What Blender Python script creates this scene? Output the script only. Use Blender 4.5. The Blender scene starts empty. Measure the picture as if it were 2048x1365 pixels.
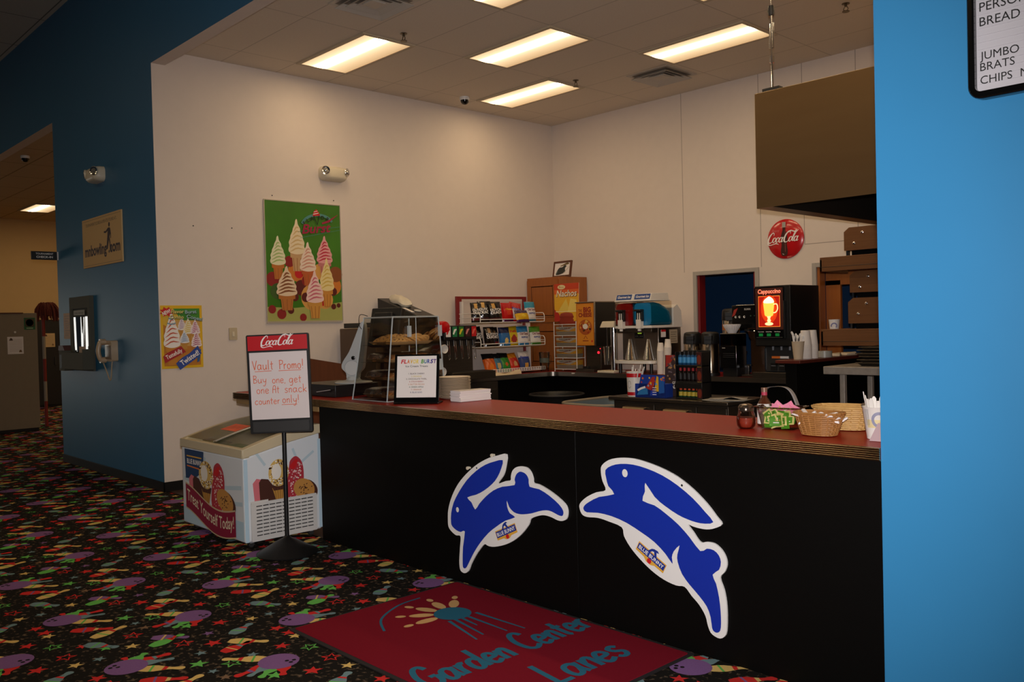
import bpy, math, random
from mathutils import Vector, Matrix
random.seed(11)
SC = bpy.context.scene
COL = SC.collection

# ------------------------------------------------------------------ camera, world, flash, exposure
cam = bpy.data.cameras.new('camera'); camo = bpy.data.objects.new('camera', cam); COL.objects.link(camo)
cam.sensor_width = 36.0; cam.lens = 1753.66 / 2048 * 36.0; cam.clip_start = 0.05; cam.clip_end = 200
YAW, PIT, ROL = math.radians(-46.71), math.radians(-1.08), math.radians(1.45)
fw = Vector((math.sin(YAW)*math.cos(PIT), math.cos(YAW)*math.cos(PIT), math.sin(PIT)))
r0 = Vector((math.cos(YAW), -math.sin(YAW), 0)); d0 = fw.cross(r0)
rr = r0*math.cos(ROL) + d0*math.sin(ROL); dd = -r0*math.sin(ROL) + d0*math.cos(ROL)
mm = Matrix((rr, -dd, -fw)).transposed().to_4x4(); mm.translation = Vector((0, 0, 1.6))
camo.matrix_world = mm; SC.camera = camo
SC.view_settings.view_transform = 'Standard'; SC.view_settings.look = 'None'
SC.view_settings.gamma = 1.0; SC.view_settings.exposure = 0.0
SC.cycles.transparent_max_bounces = 32
try: SC.view_settings.use_curve_mapping = False
except Exception: pass
W = bpy.data.worlds.new('world'); SC.world = W; W.use_nodes = True
W.node_tree.nodes['Background'].inputs[0].default_value = (0.75, 0.85, 1.0, 1)
W.node_tree.nodes['Background'].inputs[1].default_value = 0.010
# the photographer's flash, just above the lens
fl = bpy.data.lights.new('flash', 'SPOT'); fl.energy = 800; fl.spot_size = math.radians(90); fl.spot_blend = 1.0
fl.shadow_soft_size = 0.03; fl.color = (1.0, 0.95, 0.94)
flo = bpy.data.objects.new('flash', fl); COL.objects.link(flo)
mf = mm.copy(); mf.translation = Vector((0, 0, 1.6)) - dd*0.11; flo.matrix_world = mf
LAMP = 31.5          # ceiling panel radiance
DAY = 1.5           # daylight through the entrance glazing

# ------------------------------------------------------------------ materials
def lin(h):
    if isinstance(h, str):
        h = h.lstrip('#'); c = [int(h[i:i+2], 16)/255 for i in (0, 2, 4)]
    else: c = [x/255 for x in h]
    return tuple(x/12.92 if x <= .04045 else ((x+.055)/1.055)**2.4 for x in c)
MATS = {}
def M(name, hexc, rough=.5, metal=0., spec=.5, noise=0., scale=20., emit=0., alpha=None, trans=0., bump=0., coat=0.):
    if name in MATS: return MATS[name]
    m = bpy.data.materials.new(name); m.use_nodes = True; MATS[name] = m
    nt = m.node_tree; b = nt.nodes['Principled BSDF']; c = lin(hexc)
    b.inputs['Base Color'].default_value = (*c, 1); b.inputs['Roughness'].default_value = rough
    b.inputs['Metallic'].default_value = metal; b.inputs['Specular IOR Level'].default_value = spec
    if trans: b.inputs['Transmission Weight'].default_value = trans
    if coat: b.inputs['Coat Weight'].default_value = coat
    if alpha is not None: b.inputs['Alpha'].default_value = alpha
    if emit:
        b.inputs['Emission Color'].default_value = (*c, 1); b.inputs['Emission Strength'].default_value = emit
    if noise or bump:
        tc = nt.nodes.new('ShaderNodeTexCoord'); n = nt.nodes.new('ShaderNodeTexNoise')
        n.inputs['Scale'].default_value = scale; n.inputs['Detail'].default_value = 4
        nt.links.new(tc.outputs['Object'], n.inputs['Vector'])
        if noise:
            mx = nt.nodes.new('ShaderNodeMix'); mx.data_type = 'RGBA'
            mx.inputs[6].default_value = (*[x*(1-noise) for x in c], 1); mx.inputs[7].default_value = (*[min(1, x*(1+noise)) for x in c], 1)
            nt.links.new(n.outputs['Fac'], mx.inputs[0]); nt.links.new(mx.outputs[2], b.inputs['Base Color'])
        if bump:
            bp = nt.nodes.new('ShaderNodeBump'); bp.inputs['Strength'].default_value = bump; bp.inputs['Distance'].default_value = .01
            nt.links.new(n.outputs['Fac'], bp.inputs['Height']); nt.links.new(bp.outputs['Normal'], b.inputs['Normal'])
    return m
def stretch(name, hexc, hexd, rough, metal, vec, det=3, spec=.5):        # brushed or grained surface
    if name in MATS: return MATS[name]
    m = M(name, hexc, rough, metal, spec); nt = m.node_tree; b = nt.nodes['Principled BSDF']
    tc = nt.nodes.new('ShaderNodeTexCoord'); mp = nt.nodes.new('ShaderNodeMapping'); mp.inputs['Scale'].default_value = vec
    n = nt.nodes.new('ShaderNodeTexNoise'); n.inputs['Scale'].default_value = 1; n.inputs['Detail'].default_value = det
    mx = nt.nodes.new('ShaderNodeMix'); mx.data_type = 'RGBA'; mx.inputs[6].default_value = (*lin(hexc), 1); mx.inputs[7].default_value = (*lin(hexd), 1)
    nt.links.new(tc.outputs['Object'], mp.inputs['Vector']); nt.links.new(mp.outputs[0], n.inputs['Vector'])
    nt.links.new(n.outputs['Fac'], mx.inputs[0]); nt.links.new(mx.outputs[2], b.inputs['Base Color'])
    return m
def glassmat(name, hexc, fac=.12, rough=.03, mul=.8):                 # thin clear sheet: see-through plus a mirror sheen
    if name in MATS: return MATS[name]
    m = bpy.data.materials.new(name); m.use_nodes = True; MATS[name] = m; nt = m.node_tree
    for n in list(nt.nodes):
        if n.type != 'OUTPUT_MATERIAL': nt.nodes.remove(n)
    out = [n for n in nt.nodes if n.type == 'OUTPUT_MATERIAL'][0]
    t = nt.nodes.new('ShaderNodeBsdfTransparent'); t.inputs[0].default_value = (*lin(hexc), 1)
    g = nt.nodes.new('ShaderNodeBsdfGlossy'); g.inputs['Roughness'].default_value = rough
    fr = nt.nodes.new('ShaderNodeFresnel'); fr.inputs[0].default_value = 1.45
    ad = nt.nodes.new('ShaderNodeMath'); ad.operation = 'MULTIPLY_ADD'; ad.inputs[1].default_value = mul; ad.inputs[2].default_value = fac*.3
    mx = nt.nodes.new('ShaderNodeMixShader')
    nt.links.new(fr.outputs[0], ad.inputs[0]); nt.links.new(ad.outputs[0], mx.inputs[0])
    nt.links.new(t.outputs[0], mx.inputs[1]); nt.links.new(g.outputs[0], mx.inputs[2]); nt.links.new(mx.outputs[0], out.inputs[0])
    return m
def gridmat(name, hexc, hexl, dx, dy, x0, y0, lw, rough=.9):             # suspended ceiling tiles with their grid
    m = M(name, hexc, rough, 0, .2, noise=.06, scale=60); nt = m.node_tree; b = nt.nodes['Principled BSDF']
    src = b.inputs['Base Color'].links[0].from_socket
    tc = nt.nodes.new('ShaderNodeTexCoord'); sp = nt.nodes.new('ShaderNodeSeparateXYZ'); nt.links.new(tc.outputs['Object'], sp.inputs[0])
    outs = []
    for ax, d, o in ((0, dx, x0), (1, dy, y0)):
        a = nt.nodes.new('ShaderNodeMath'); a.operation = 'SUBTRACT'; a.inputs[1].default_value = o
        w = nt.nodes.new('ShaderNodeMath'); w.operation = 'PINGPONG'; w.inputs[1].default_value = d/2
        c = nt.nodes.new('ShaderNodeMath'); c.operation = 'LESS_THAN'; c.inputs[1].default_value = lw
        nt.links.new(sp.outputs[ax], a.inputs[0]); nt.links.new(a.outputs[0], w.inputs[0]); nt.links.new(w.outputs[0], c.inputs[0]); outs.append(c)
    mx1 = nt.nodes.new('ShaderNodeMath'); mx1.operation = 'MAXIMUM'
    nt.links.new(outs[0].outputs[0], mx1.inputs[0]); nt.links.new(outs[1].outputs[0], mx1.inputs[1])
    mx = nt.nodes.new('ShaderNodeMix'); mx.data_type = 'RGBA'; mx.inputs[7].default_value = (*lin(hexl), 1)
    nt.links.new(mx1.outputs[0], mx.inputs[0]); nt.links.new(src, mx.inputs[6]); nt.links.new(mx.outputs[2], b.inputs['Base Color'])
    return m

# ------------------------------------------------------------------ mesh builder
class Fr:                                    # a flat frame: origin, u and v directions, normal n = u x v
    def __init__(s, o, u, v):
        s.o = Vector(o); s.u = Vector(u).normalized(); s.v = Vector(v).normalized(); s.n = s.u.cross(s.v)
    def __call__(s, a, b, c=0.): return s.o + s.u*a + s.v*b + s.n*c
    def sub(s, a, b, c=0., rot=0.):
        r = math.radians(rot); u = s.u*math.cos(r) + s.v*math.sin(r); v = s.v*math.cos(r) - s.u*math.sin(r)
        return Fr(s(a, b, c), u, v)
FLOOR = Fr((0, 0, 0), (1, 0, 0), (0, 1, 0))
FRONT = Fr((0, 0, 0), (1, 0, 0), (0, 0, 1))   # faces -Y
SIDE = Fr((0, 0, 0), (0, 1, 0), (0, 0, 1))    # faces +X
TXT = {}
def text_geo(s, bold=0.):
    k = (s, bold)
    if k in TXT: return TXT[k]
    cu = bpy.data.curves.new('lettering', 'FONT'); cu.body = s; cu.size = 1; cu.offset = bold; cu.resolution_u = 3
    ob = bpy.data.objects.new('lettering', cu); COL.objects.link(ob)
    dg = bpy.context.evaluated_depsgraph_get(); me = ob.evaluated_get(dg).to_mesh()
    vs = [(v.co.x, v.co.y) for v in me.vertices]; fs = [tuple(p.vertices) for p in me.polygons if p.normal.z > -.5]
    ob.evaluated_get(dg).to_mesh_clear(); bpy.data.objects.remove(ob); bpy.data.curves.remove(cu)
    if not vs: vs = [(0, 0)]
    x0 = min(v[0] for v in vs); x1 = max(v[0] for v in vs); y0 = min(v[1] for v in vs); y1 = max(v[1] for v in vs)
    TXT[k] = (vs, fs, x0, x1, y0, y1); return TXT[k]
def smooth(p, n=6, closed=False):            # Catmull-Rom
    if len(p) < 3: return list(p)
    out = []; N = len(p)
    for i in range(N if closed else N-1):
        a, b, c, d = (p[(i-1) % N], p[i], p[(i+1) % N], p[(i+2) % N]) if closed else (p[max(i-1, 0)], p[i], p[i+1], p[min(i+2, N-1)])
        for j in range(n):
            t = j/n
            out.append(tuple(.5*(2*b[k]+(c[k]-a[k])*t+(2*a[k]-5*b[k]+4*c[k]-d[k])*t*t+(3*b[k]-a[k]-3*c[k]+d[k])*t**3) for k in range(len(b))))
    if not closed: out.append(tuple(p[-1]))
    return out
def circ(x, y, rx, ry=None, n=20, a0=0, a1=360, rot=0):
    ry = rx if ry is None else ry; full = abs(a1-a0) >= 360; r = math.radians(rot); o = []
    for i in range(n if full else n+1):
        a = math.radians(a0+(a1-a0)*i/n); px, py = rx*math.cos(a), ry*math.sin(a)
        o.append((x+px*math.cos(r)-py*math.sin(r), y+px*math.sin(r)+py*math.cos(r)))
    return o
def rect(x0, y0, x1, y1): return [(x0, y0), (x1, y0), (x1, y1), (x0, y1)]
def rrect(x0, y0, x1, y1, r, n=4):
    o = []
    for cx, cy, a in ((x1-r, y0+r, -90), (x1-r, y1-r, 0), (x0+r, y1-r, 90), (x0+r, y0+r, 180)): o += circ(cx, cy, r, n=n, a0=a, a1=a+90)
    return o
class MB:
    def __init__(s): s.v = []; s.f = []; s.m = []; s.mats = []
    def mi(s, m):
        if m not in s.mats: s.mats.append(m)
        return s.mats.index(m)
    def add(s, vs, fs, m):
        k = len(s.v); i = s.mi(m); s.v += [tuple(v) for v in vs]
        for f in fs: s.f.append(tuple(k+j for j in f)); s.m.append(i)
        return s
    def box(s, a, b, m, fr=None):
        x0, x1 = sorted((a[0], b[0])); y0, y1 = sorted((a[1], b[1])); z0, z1 = sorted((a[2], b[2]))
        vs = [(x, y, z) for z in (z0, z1) for x, y in ((x0, y0), (x1, y0), (x1, y1), (x0, y1))]
        if fr: vs = [fr(*v) for v in vs]
        return s.add(vs, [(3, 2, 1, 0), (4, 5, 6, 7), (0, 1, 5, 4), (1, 2, 6, 5), (2, 3, 7, 6), (3, 0, 4, 7)], m)
    def poly(s, fr, pts, m, d=.001):         # a flat printed shape on a surface
        A = sum(pts[i][0]*pts[(i+1) % len(pts)][1]-pts[(i+1) % len(pts)][0]*pts[i][1] for i in range(len(pts)))
        if A < 0: pts = pts[::-1]
        return s.add([fr(p[0], p[1], d) for p in pts], [tuple(range(len(pts)))], m)
    def prism(s, fr, pts, c0, c1, m, mside=None):
        A = sum(pts[i][0]*pts[(i+1) % len(pts)][1]-pts[(i+1) % len(pts)][0]*pts[i][1] for i in range(len(pts)))
        if A < 0: pts = pts[::-1]
        n = len(pts)
        s.add([fr(p[0], p[1], c1) for p in pts], [tuple(range(n))], m)
        s.add([fr(p[0], p[1], c0) for p in pts], [tuple(range(n))[::-1]], mside or m)
        s.add([fr(p[0], p[1], c0) for p in pts]+[fr(p[0], p[1], c1) for p in pts], [(i, (i+1) % n, n+(i+1) % n, n+i) for i in range(n)], mside or m)
        return s
    def loft(s, rings, m, cap0=True, cap1=True):
        n = len(rings[0]); vs = [p for r in rings for p in r]; fs = []
        for k in range(len(rings)-1):
            for i in range(n): fs.append((k*n+i, k*n+(i+1) % n, (k+1)*n+(i+1) % n, (k+1)*n+i))
        if cap0: fs.append(tuple(range(n))[::-1])
        if cap1: fs.append(tuple((len(rings)-1)*n+i for i in range(n)))
        return s.add(vs, fs, m)
    def lathe(s, prof, m, c=(0, 0, 0), n=20, fr=None, cap=True):   # profile (radius, height)
        fr = fr or Fr(c, (1, 0, 0), (0, 1, 0))
        rings = [[fr(max(r, 1e-5)*math.cos(2*math.pi*i/n), max(r, 1e-5)*math.sin(2*math.pi*i/n), h) for i in range(n)] for r, h in prof]
        return s.loft(rings, m, cap, cap)
    def cyl(s, p0, p1, r0, m, r1=None, n=12):
        p0 = Vector(p0); p1 = Vector(p1); d = (p1-p0); L = d.length; d.normalize()
        a = Vector((0, 0, 1)) if abs(d.z) < .9 else Vector((1, 0, 0)); u = a.cross(d).normalized(); v = d.cross(u)
        return s.lathe([(r0, 0), (r0 if r1 is None else r1, L)], m, n=n, fr=Fr(p0, u, v))
    def tube(s, pts, r, m, n=8, closed=False):
        P = [Vector(p) for p in pts]; rings = []; up = None; N = len(P)
        for i in range(N):
            t = (P[(i+1) % N]-P[i-1]) if closed else (P[min(i+1, N-1)]-P[max(i-1, 0)]); t.normalize()
            if up is None: up = Vector((0, 0, 1)) if abs(t.z) < .9 else Vector((1, 0, 0))
            u = up.cross(t); u = u.normalized() if u.length > 1e-6 else Vector((1, 0, 0)); w = t.cross(u); up = w
            rings.append([P[i]+u*(r*math.cos(2*math.pi*k/n))+w*(r*math.sin(2*math.pi*k/n)) for k in range(n)])
        if closed: rings.append(rings[0])
        return s.loft(rings, m, not closed, not closed)
    def ribbon(s, fr, pts, w, m, d=.001):    # a drawn stroke; w a number or one width per point
        n = len(pts); L = []; R = []
        if hasattr(w, '__len__') and len(w) != n: w = [w[min(int(i/(n-1)*(len(w)-1)), len(w)-2)]+(w[min(int(i/(n-1)*(len(w)-1)), len(w)-2)+1]-w[min(int(i/(n-1)*(len(w)-1)), len(w)-2)])*(i/(n-1)*(len(w)-1)-min(int(i/(n-1)*(len(w)-1)), len(w)-2)) for i in range(n)]
        for i in range(n):
            a = pts[max(i-1, 0)]; b = pts[min(i+1, n-1)]; dx, dy = b[0]-a[0], b[1]-a[1]; l = math.hypot(dx, dy) or 1
            ww = (w[i] if hasattr(w, '__len__') else w)/2; L.append((pts[i][0]-dy/l*ww, pts[i][1]+dx/l*ww)); R.append((pts[i][0]+dy/l*ww, pts[i][1]-dx/l*ww))
        return s.add([fr(*p, d+i*2e-5) for i, p in enumerate(R)]+[fr(*p, d+i*2e-5) for i, p in enumerate(L)], [(i, i+1, n+i+1, n+i) for i in range(n-1)], m)
    def text(s, t, fr, x, y, size, m, al='c', d=.001, sx=1., shear=0., w=None, bold=0., warp=None):
        vs, fs, x0, x1, y0, y1 = text_geo(t, bold)
        if w: sx = w/((x1-x0)*size)
        ox = {'l': -x0, 'c': -(x0+x1)/2, 'r': -x1}[al]; out = []
        for a, b in vs:
            px, py = x+((a+ox)+b*shear)*size*sx, y+b*size
            out.append(fr(px, py, d) if warp is None else warp(px, py))
        return s.add(out, fs, m)
    def script(s, t, fr, x, y, h, wd, m, d=.001, slant=0., sx=1., gap=.06, jit=0.):
        cx = x; ns = 0
        for ch in t:
            if ch == ' ': cx += .36*h*sx; continue
            st, adv = GLY[ch]
            for g in st:
                g = [(cx+(a+b*slant)*h*sx, y+b*h) for a, b in g]
                ns += 1; s.ribbon(fr, smooth(g, 4), wd, m, d+ns*.00005)
            cx += (adv+gap)*h*sx
        return cx
    def build(s, name, parent=None, loc=None, rotz=0., smooth_=True, bevel=0., label=None, cat=None, group=None, kind=None, seg=2):
        me = bpy.data.meshes.new(name); me.from_pydata(s.v, [], s.f); me.update()
        for m in s.mats: me.materials.append(m)
        me.polygons.foreach_set('material_index', s.m)
        if smooth_:
            me.polygons.foreach_set('use_smooth', [True]*len(s.f))
            try: me.set_sharp_from_angle(angle=math.radians(38))
            except Exception: pass
        o = bpy.data.objects.new(name, me); COL.objects.link(o)
        if parent: o.parent = parent
        if loc: o.location = loc
        if rotz: o.rotation_euler.z = rotz
        if bevel:
            b = o.modifiers.new('bevel', 'BEVEL'); b.width = bevel; b.segments = seg; b.limit_method = 'ANGLE'; b.angle_limit = math.radians(50)
        tag(o, label, cat, group, kind); return o
def tag(o, label=None, cat=None, group=None, kind=None):
    for k, v in (('label', label), ('category', cat), ('group', group), ('kind', kind)):
        if v: o[k] = v
    return o
def thing(name, label, cat, loc=(0, 0, 0), rotz=0., group=None):
    o = bpy.data.objects.new(name, None); o.empty_display_size = .05; COL.objects.link(o)
    o.location = loc; o.rotation_euler.z = rotz; return tag(o, label, cat, group)
def dup(o, loc, rotz=0., label=None, group=None, tilt=None):             # a thing with copies of its parts and sub-parts
    r = o.copy(); COL.objects.link(r); r.location = loc; r.rotation_euler = (tilt[0] if tilt else 0, tilt[1] if tilt else 0, rotz)
    if label: r['label'] = label
    if group: r['group'] = group
    for ch in list(o.children):
        c = ch.copy(); COL.objects.link(c); c.parent = r
        for g in list(ch.children):
            q = g.copy(); COL.objects.link(q); q.parent = c
    return r
def struct(m, name, bevel=0., **k): return m.build(name, kind='structure', bevel=bevel, **k)
_a = [(.38, .38), (.28, .5), (.1, .45), (.04, .22), (.12, .02), (.28, .06), (.38, .3)]
GLY = {'a': ([_a, [(.4, .5), (.38, .2), (.46, 0)]], .5), 'c': ([[(.36, .4), (.25, .5), (.1, .42), (.04, .22), (.12, .03), (.26, 0), (.38, .1)]], .42),
 'd': ([_a, [(.42, .95), (.4, .3), (.46, 0)]], .5), 'e': ([[(.06, .26), (.34, .3), (.3, .46), (.16, .5), (.05, .34), (.06, .12), (.18, 0), (.38, .1)]], .42),
 'g': ([_a, [(.4, .5), (.38, -.1), (.28, -.34), (.08, -.3)]], .5), 'k': ([[(.06, .95), (.06, 0)], [(.36, .48), (.08, .2)], [(.14, .26), (.4, 0)]], .42),
 'l': ([[(.08, .95), (.08, .1), (.14, 0)]], .2), 'm': ([[(.05, .5), (.06, 0)], [(.06, .3), (.16, .48), (.25, .42), (.26, 0)], [(.26, .3), (.37, .48), (.46, .42), (.48, 0)]], .54),
 'n': ([[(.05, .5), (.06, 0)], [(.06, .3), (.18, .48), (.3, .42), (.32, 0)]], .38), 'o': ([[(.2, .5), (.06, .38), (.06, .12), (.2, 0), (.34, .12), (.34, .38), (.2, .5)]], .4),
 'r': ([[(.05, .5), (.06, 0)], [(.06, .3), (.16, .48), (.28, .46)]], .3), 's': ([[(.32, .42), (.2, .5), (.07, .42), (.14, .28), (.3, .18), (.26, .03), (.12, 0), (.03, .08)]], .36),
 't': ([[(.16, .8), (.15, .12), (.24, 0)], [(.02, .52), (.32, .54)]], .34), 'u': ([[(.05, .5), (.06, .15), (.16, 0), (.3, .08), (.36, .25)], [(.37, .5), (.37, .15), (.44, 0)]], .46),
 'y': ([[(.04, .5), (.08, .22), (.2, .14), (.34, .25)], [(.38, .5), (.32, -.05), (.2, -.34), (.04, -.28)]], .42),
 'p': ([[(.06, .5), (.04, -.35)], [(.06, .4), (.2, .5), (.34, .38), (.3, .08), (.16, 0), (.06, .1)]], .4), 'i': ([[(.08, .5), (.08, .1), (.14, 0)], [(.09, .72), (.1, .66)]], .2),
 'A': ([[(.02, 0), (.05, .6), (.16, .9), (.34, .88), (.38, .5), (.38, 0)], [(.04, .45), (.38, .45)]], .44), 'B': ([[(.06, .9), (.06, 0)], [(.0, .88), (.3, .85), (.32, .6), (.08, .48)], [(.08, .48), (.36, .36), (.36, .1), (.06, 0)]], .44),
 'C': ([[(.5, .75), (.4, .92), (.2, .85), (.05, .5), (.1, .12), (.3, 0), (.52, .12)]], .54), 'G': ([[(.5, .75), (.4, .92), (.2, .85), (.05, .5), (.1, .12), (.3, 0), (.5, .12), (.54, .4)], [(.54, .4), (.34, .4)]], .6),
 'L': ([[(.06, .95), (.05, .02)], [(.05, .02), (.42, .02)]], .44), 'P': ([[(.06, .92), (.06, 0)], [(.0, .88), (.34, .85), (.34, .55), (.06, .46)]], .4),
 'V': ([[(0, .9), (.22, 0)], [(.22, 0), (.44, .92)]], .44), '!': ([[(.1, .95), (.1, .25)], [(.1, .06), (.1, 0)]], .2), ',': ([[(.08, .06), (.02, -.12)]], .12)}
def cola(m, fr, x, y, w, mat, d=.001):       # flowing two-word soft-drink wordmark, width w
    k = w/4.25; cnt = [0]
    def S(pts, ws):
        cnt[0] += 1; m.ribbon(fr, [(x+a*k, y+b*k) for a, b in smooth(pts, 5)], [q[0]*k for q in smooth([(v,) for v in ws], 5)], mat, d+cnt[0]*.00006)
    sh = .3
    def L(pts, ox, ws, sc=1.): S([(ox+(a+b*sh)*sc, b*sc) for a, b in pts], ws)
    big = [(.62, .85), (.56, 1.12), (.36, 1.16), (.1, .82), (.0, .35), (.12, .02), (.42, .0), (.62, .2)]
    bw = [.05, .09, .1, .17, .2, .17, .09, .04]
    lo = [(.26, .56), (.08, .46), (.02, .2), (.14, 0), (.32, .14), (.36, .42), (.26, .56)]; lw = [.06, .12, .15, .09, .08, .13, .06]
    lc = [(.34, .42), (.26, .56), (.1, .46), (.03, .2), (.14, 0), (.36, .16)]; cw = [.1, .06, .12, .15, .09, .04]
    S([(.1, .3), (.05, -.12), (.3, -.28), (.8, -.2), (1.15, -.13), (1.5, -.3)], [.16, .15, .1, .08, .13, .02])   # swash under the first word
    L(big, 0, bw); L(lo, .6, lw, 1.05); L(lc, 1.04, cw, 1.05); L(lo, 1.44, lw, 1.05); L([(.44, .56), (.36, .14), (.44, .02), (.56, .16)], 1.44, [.12, .13, .09, .03], 1.05)
    L([(.02, .5), (.12, .5)], 1.98, [.1, .1])
    L(big, 2.12, bw, 1.08); L(lo, 2.76, lw, 1.05); L([(.02, .1), (.28, .9), (.34, 1.2), (.22, 1.2), (.1, .6), (.1, .08), (.28, .1)], 3.16, [.05, .08, .07, .1, .14, .12, .04], 1.05)
    L(lo, 3.44, lw, 1.05); L([(.44, .56), (.36, .14), (.44, .02), (.56, .16)], 3.44, [.12, .13, .09, .03], 1.05)
    S([(2.85, 1.05), (3.1, 1.3), (3.5, 1.18), (3.85, 1.12), (4.15, 1.34)], [.03, .12, .13, .1, .03])
def cone(m, fr, x, y, w, h, cream, stripe, shell, d=.001, sh2=None):     # a soft-serve cone printed on a poster; x,y base centre
    ch = h*.36
    m.poly(fr, [(x-w*.24, y), (x+w*.24, y), (x+w*.3, y+ch*.7), (x+w*.4, y+ch*.72), (x+w*.4, y+ch*1.05), (x-w*.4, y+ch*1.05), (x-w*.4, y+ch*.72), (x-w*.3, y+ch*.7)], shell, d)
    if sh2:
        for q in (-.16, 0, .16): m.ribbon(fr, [(x+w*q, y), (x+w*q*1.4, y+ch*.7)], w*.03, sh2, d+.0003)
    sw = [(-.42, .0), (-.5, .1), (-.44, .2), (-.47, .3), (-.38, .42), (-.36, .5), (-.25, .62), (-.2, .72), (-.09, .84), (-.05, .95), (.03, 1.), (.07, .93), (.1, .84), (.22, .72), (.24, .62), (.36, .5), (.38, .42), (.47, .3), (.44, .2), (.5, .1), (.42, 0), (0, -.05)]
    hh = h-ch*.98; y0 = y+ch*.98
    m.poly(fr, [(x+a*w, y0+b*hh) for a, b in smooth(sw, 3, True)], cream, d+.0004)
    for k, (b, r) in enumerate(((.1, .44), (.22, .4), (.34, .38), (.47, .31), (.6, .22), (.72, .15))):
        m.ribbon(fr, [(x+q*r*w, y0+(b+.05*q+.035*math.cos(q*3))*hh) for q in (-1, -.6, -.2, .2, .6, 1)], [w*.02, w*.06, w*.085, w*.085, w*.06, w*.015], stripe, d+.0008)
# ------------------------------------------------------------------ common materials
WHITE = M('painted_wall', '#dccfc4', .75, noise=.03, scale=9)
BLUE = M('blue_paint', '#388dc4', .42, spec=.45, noise=.04, scale=3); BLUE2 = M('darker_blue', '#2c6a92', .45, spec=.4, noise=.04, scale=3)  # BLUE2: darker blue for the left pier and the header
NAVY = M('navy_paint', '#0d3a63', .6)
BLACK = M('black_laminate', '#070605', .55, spec=.12, noise=.15, scale=40)
BLK = M('black_plastic', '#141414', .4)
BLKG = M('glossy_black', '#0b0b0b', .15)
DGREY = M('dark_grey_plastic', '#2b2a29', .5)
GREY = M('grey_plastic', '#84868a', .5)
LGREY = M('light_grey', '#b8b8b6', .5)
PAPER = M('white_paper', '#ece6e2', .8)
WPL = M('white_plastic', '#e6e2dc', .35)
FILM = glassmat('plastic_wrap', '#f2e8dc', .3, .15)
CREAM = M('cream_plastic', '#d9cdb4', .4)
BEIGE = M('beige_plastic', '#c0b092', .45)
CHROME = M('chrome', '#d8d8d8', .12, 1.)
STEEL = stretch('brushed_steel', '#a29a90', '#8b847b', .3, 1., (2, 2, 140))
STEELH = stretch('hood_steel', '#8f7350', '#866a48', .36, .8, (1., 1., 8))
BRSTEEL = stretch('brown_reflection_steel', '#8a5f3c', '#744a2b', .4, .3, (3, 3, 60))  # stainless steel with its brown reflections put into the base colour
BROWNM = stretch('brown_tinted_steel', '#4f3420', '#402a1a', .35, .4, (3, 3, 60))  # darker brown tint; on the coffee brewer it stands for reflections in the steel
DSTEEL = stretch('dark_steel', '#5d554b', '#48413a', .35, .8, (3, 3, 80))
WIRE = M('white_wire', '#e4e0da', .35)
RED = M('red_plastic', '#c8141c', .3)
REDP = M('red_print', '#c40f1b', .4)
DRED = M('dark_red', '#7d1a1d', .4)
LAM = M('red_laminate', '#a02614', .36, spec=.12, noise=.12, scale=55)
WOOD = stretch('oak_wood', '#a9652c', '#8a4a1c', .4, 0, (30, 30, 2))
DWOOD = stretch('dark_wood', '#6a3a20', '#4d2814', .45, 0, (30, 30, 2))
CLEAR = glassmat('clear_acrylic', '#f4f6f4', .1)
EDGE = M('acrylic_edge', '#c4cccb', .25, spec=.6, alpha=.55)
GLASS = glassmat('freezer_glass', '#dcdccf', .1, .2, .2)
GLS = glassmat('jar_glass', '#efe9e0', .15)
def ink(h): return M('ink_'+h.lstrip('#'), h, .55)
W_INK = ink('#f2eeea'); K_INK = ink('#141414'); R_INK = ink('#c8161d'); B_INK = ink('#16308c'); Y_INK = ink('#f0c020'); G_INK = ink('#2f8a2c'); O_INK = ink('#e8782a')

# ------------------------------------------------------------------ the setting
Y0 = 3.46; XS = -8.82; YB = 9.2; ZC = 4.45; ZH = 4.30; XR = -1.54
carp = M('carpet_ground', '#15120e', .95, spec=.1, noise=.55, scale=120)
nt = carp.node_tree; bb = nt.nodes['Principled BSDF']                      # tan flecks in the black pile
tc = nt.nodes.new('ShaderNodeTexCoord'); n1 = nt.nodes.new('ShaderNodeTexNoise'); n1.inputs['Scale'].default_value = 34; n1.inputs['Detail'].default_value = 6
cr = nt.nodes.new('ShaderNodeValToRGB'); cr.color_ramp.elements[0].position = .56; cr.color_ramp.elements[0].color = (*lin('#1b1813'), 1)
cr.color_ramp.elements[1].position = .68; cr.color_ramp.elements[1].color = (*lin('#6f5c48'), 1)
nt.links.new(tc.outputs['Object'], n1.inputs['Vector']); nt.links.new(n1.outputs['Fac'], cr.inputs[0]); nt.links.new(cr.outputs[0], bb.inputs['Base Color'])
def pile(n, h): return M('carpet_'+n, h, .95, spec=.05, noise=.12, scale=150)
cR, cY, cG, cP, cT = pile('red', '#d43430'), pile('yellow', '#e2be70'), pile('green', '#6cbc58'), pile('purple', '#855f90'), pile('teal', '#758f92')
cO = pile('tan', '#86694f')
fm = MB()
fm.poly(FLOOR, rect(-24.5, -4.5, 4, 11), carp, 0)
PIN = [(0, .5), (.04, .66), (.14, .86), (.27, 1.), (.4, .96), (.52, .72), (.62, .46), (.7, .36), (.77, .36), (.84, .46), (.91, .52), (.97, .42), (1., .15)]
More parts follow.
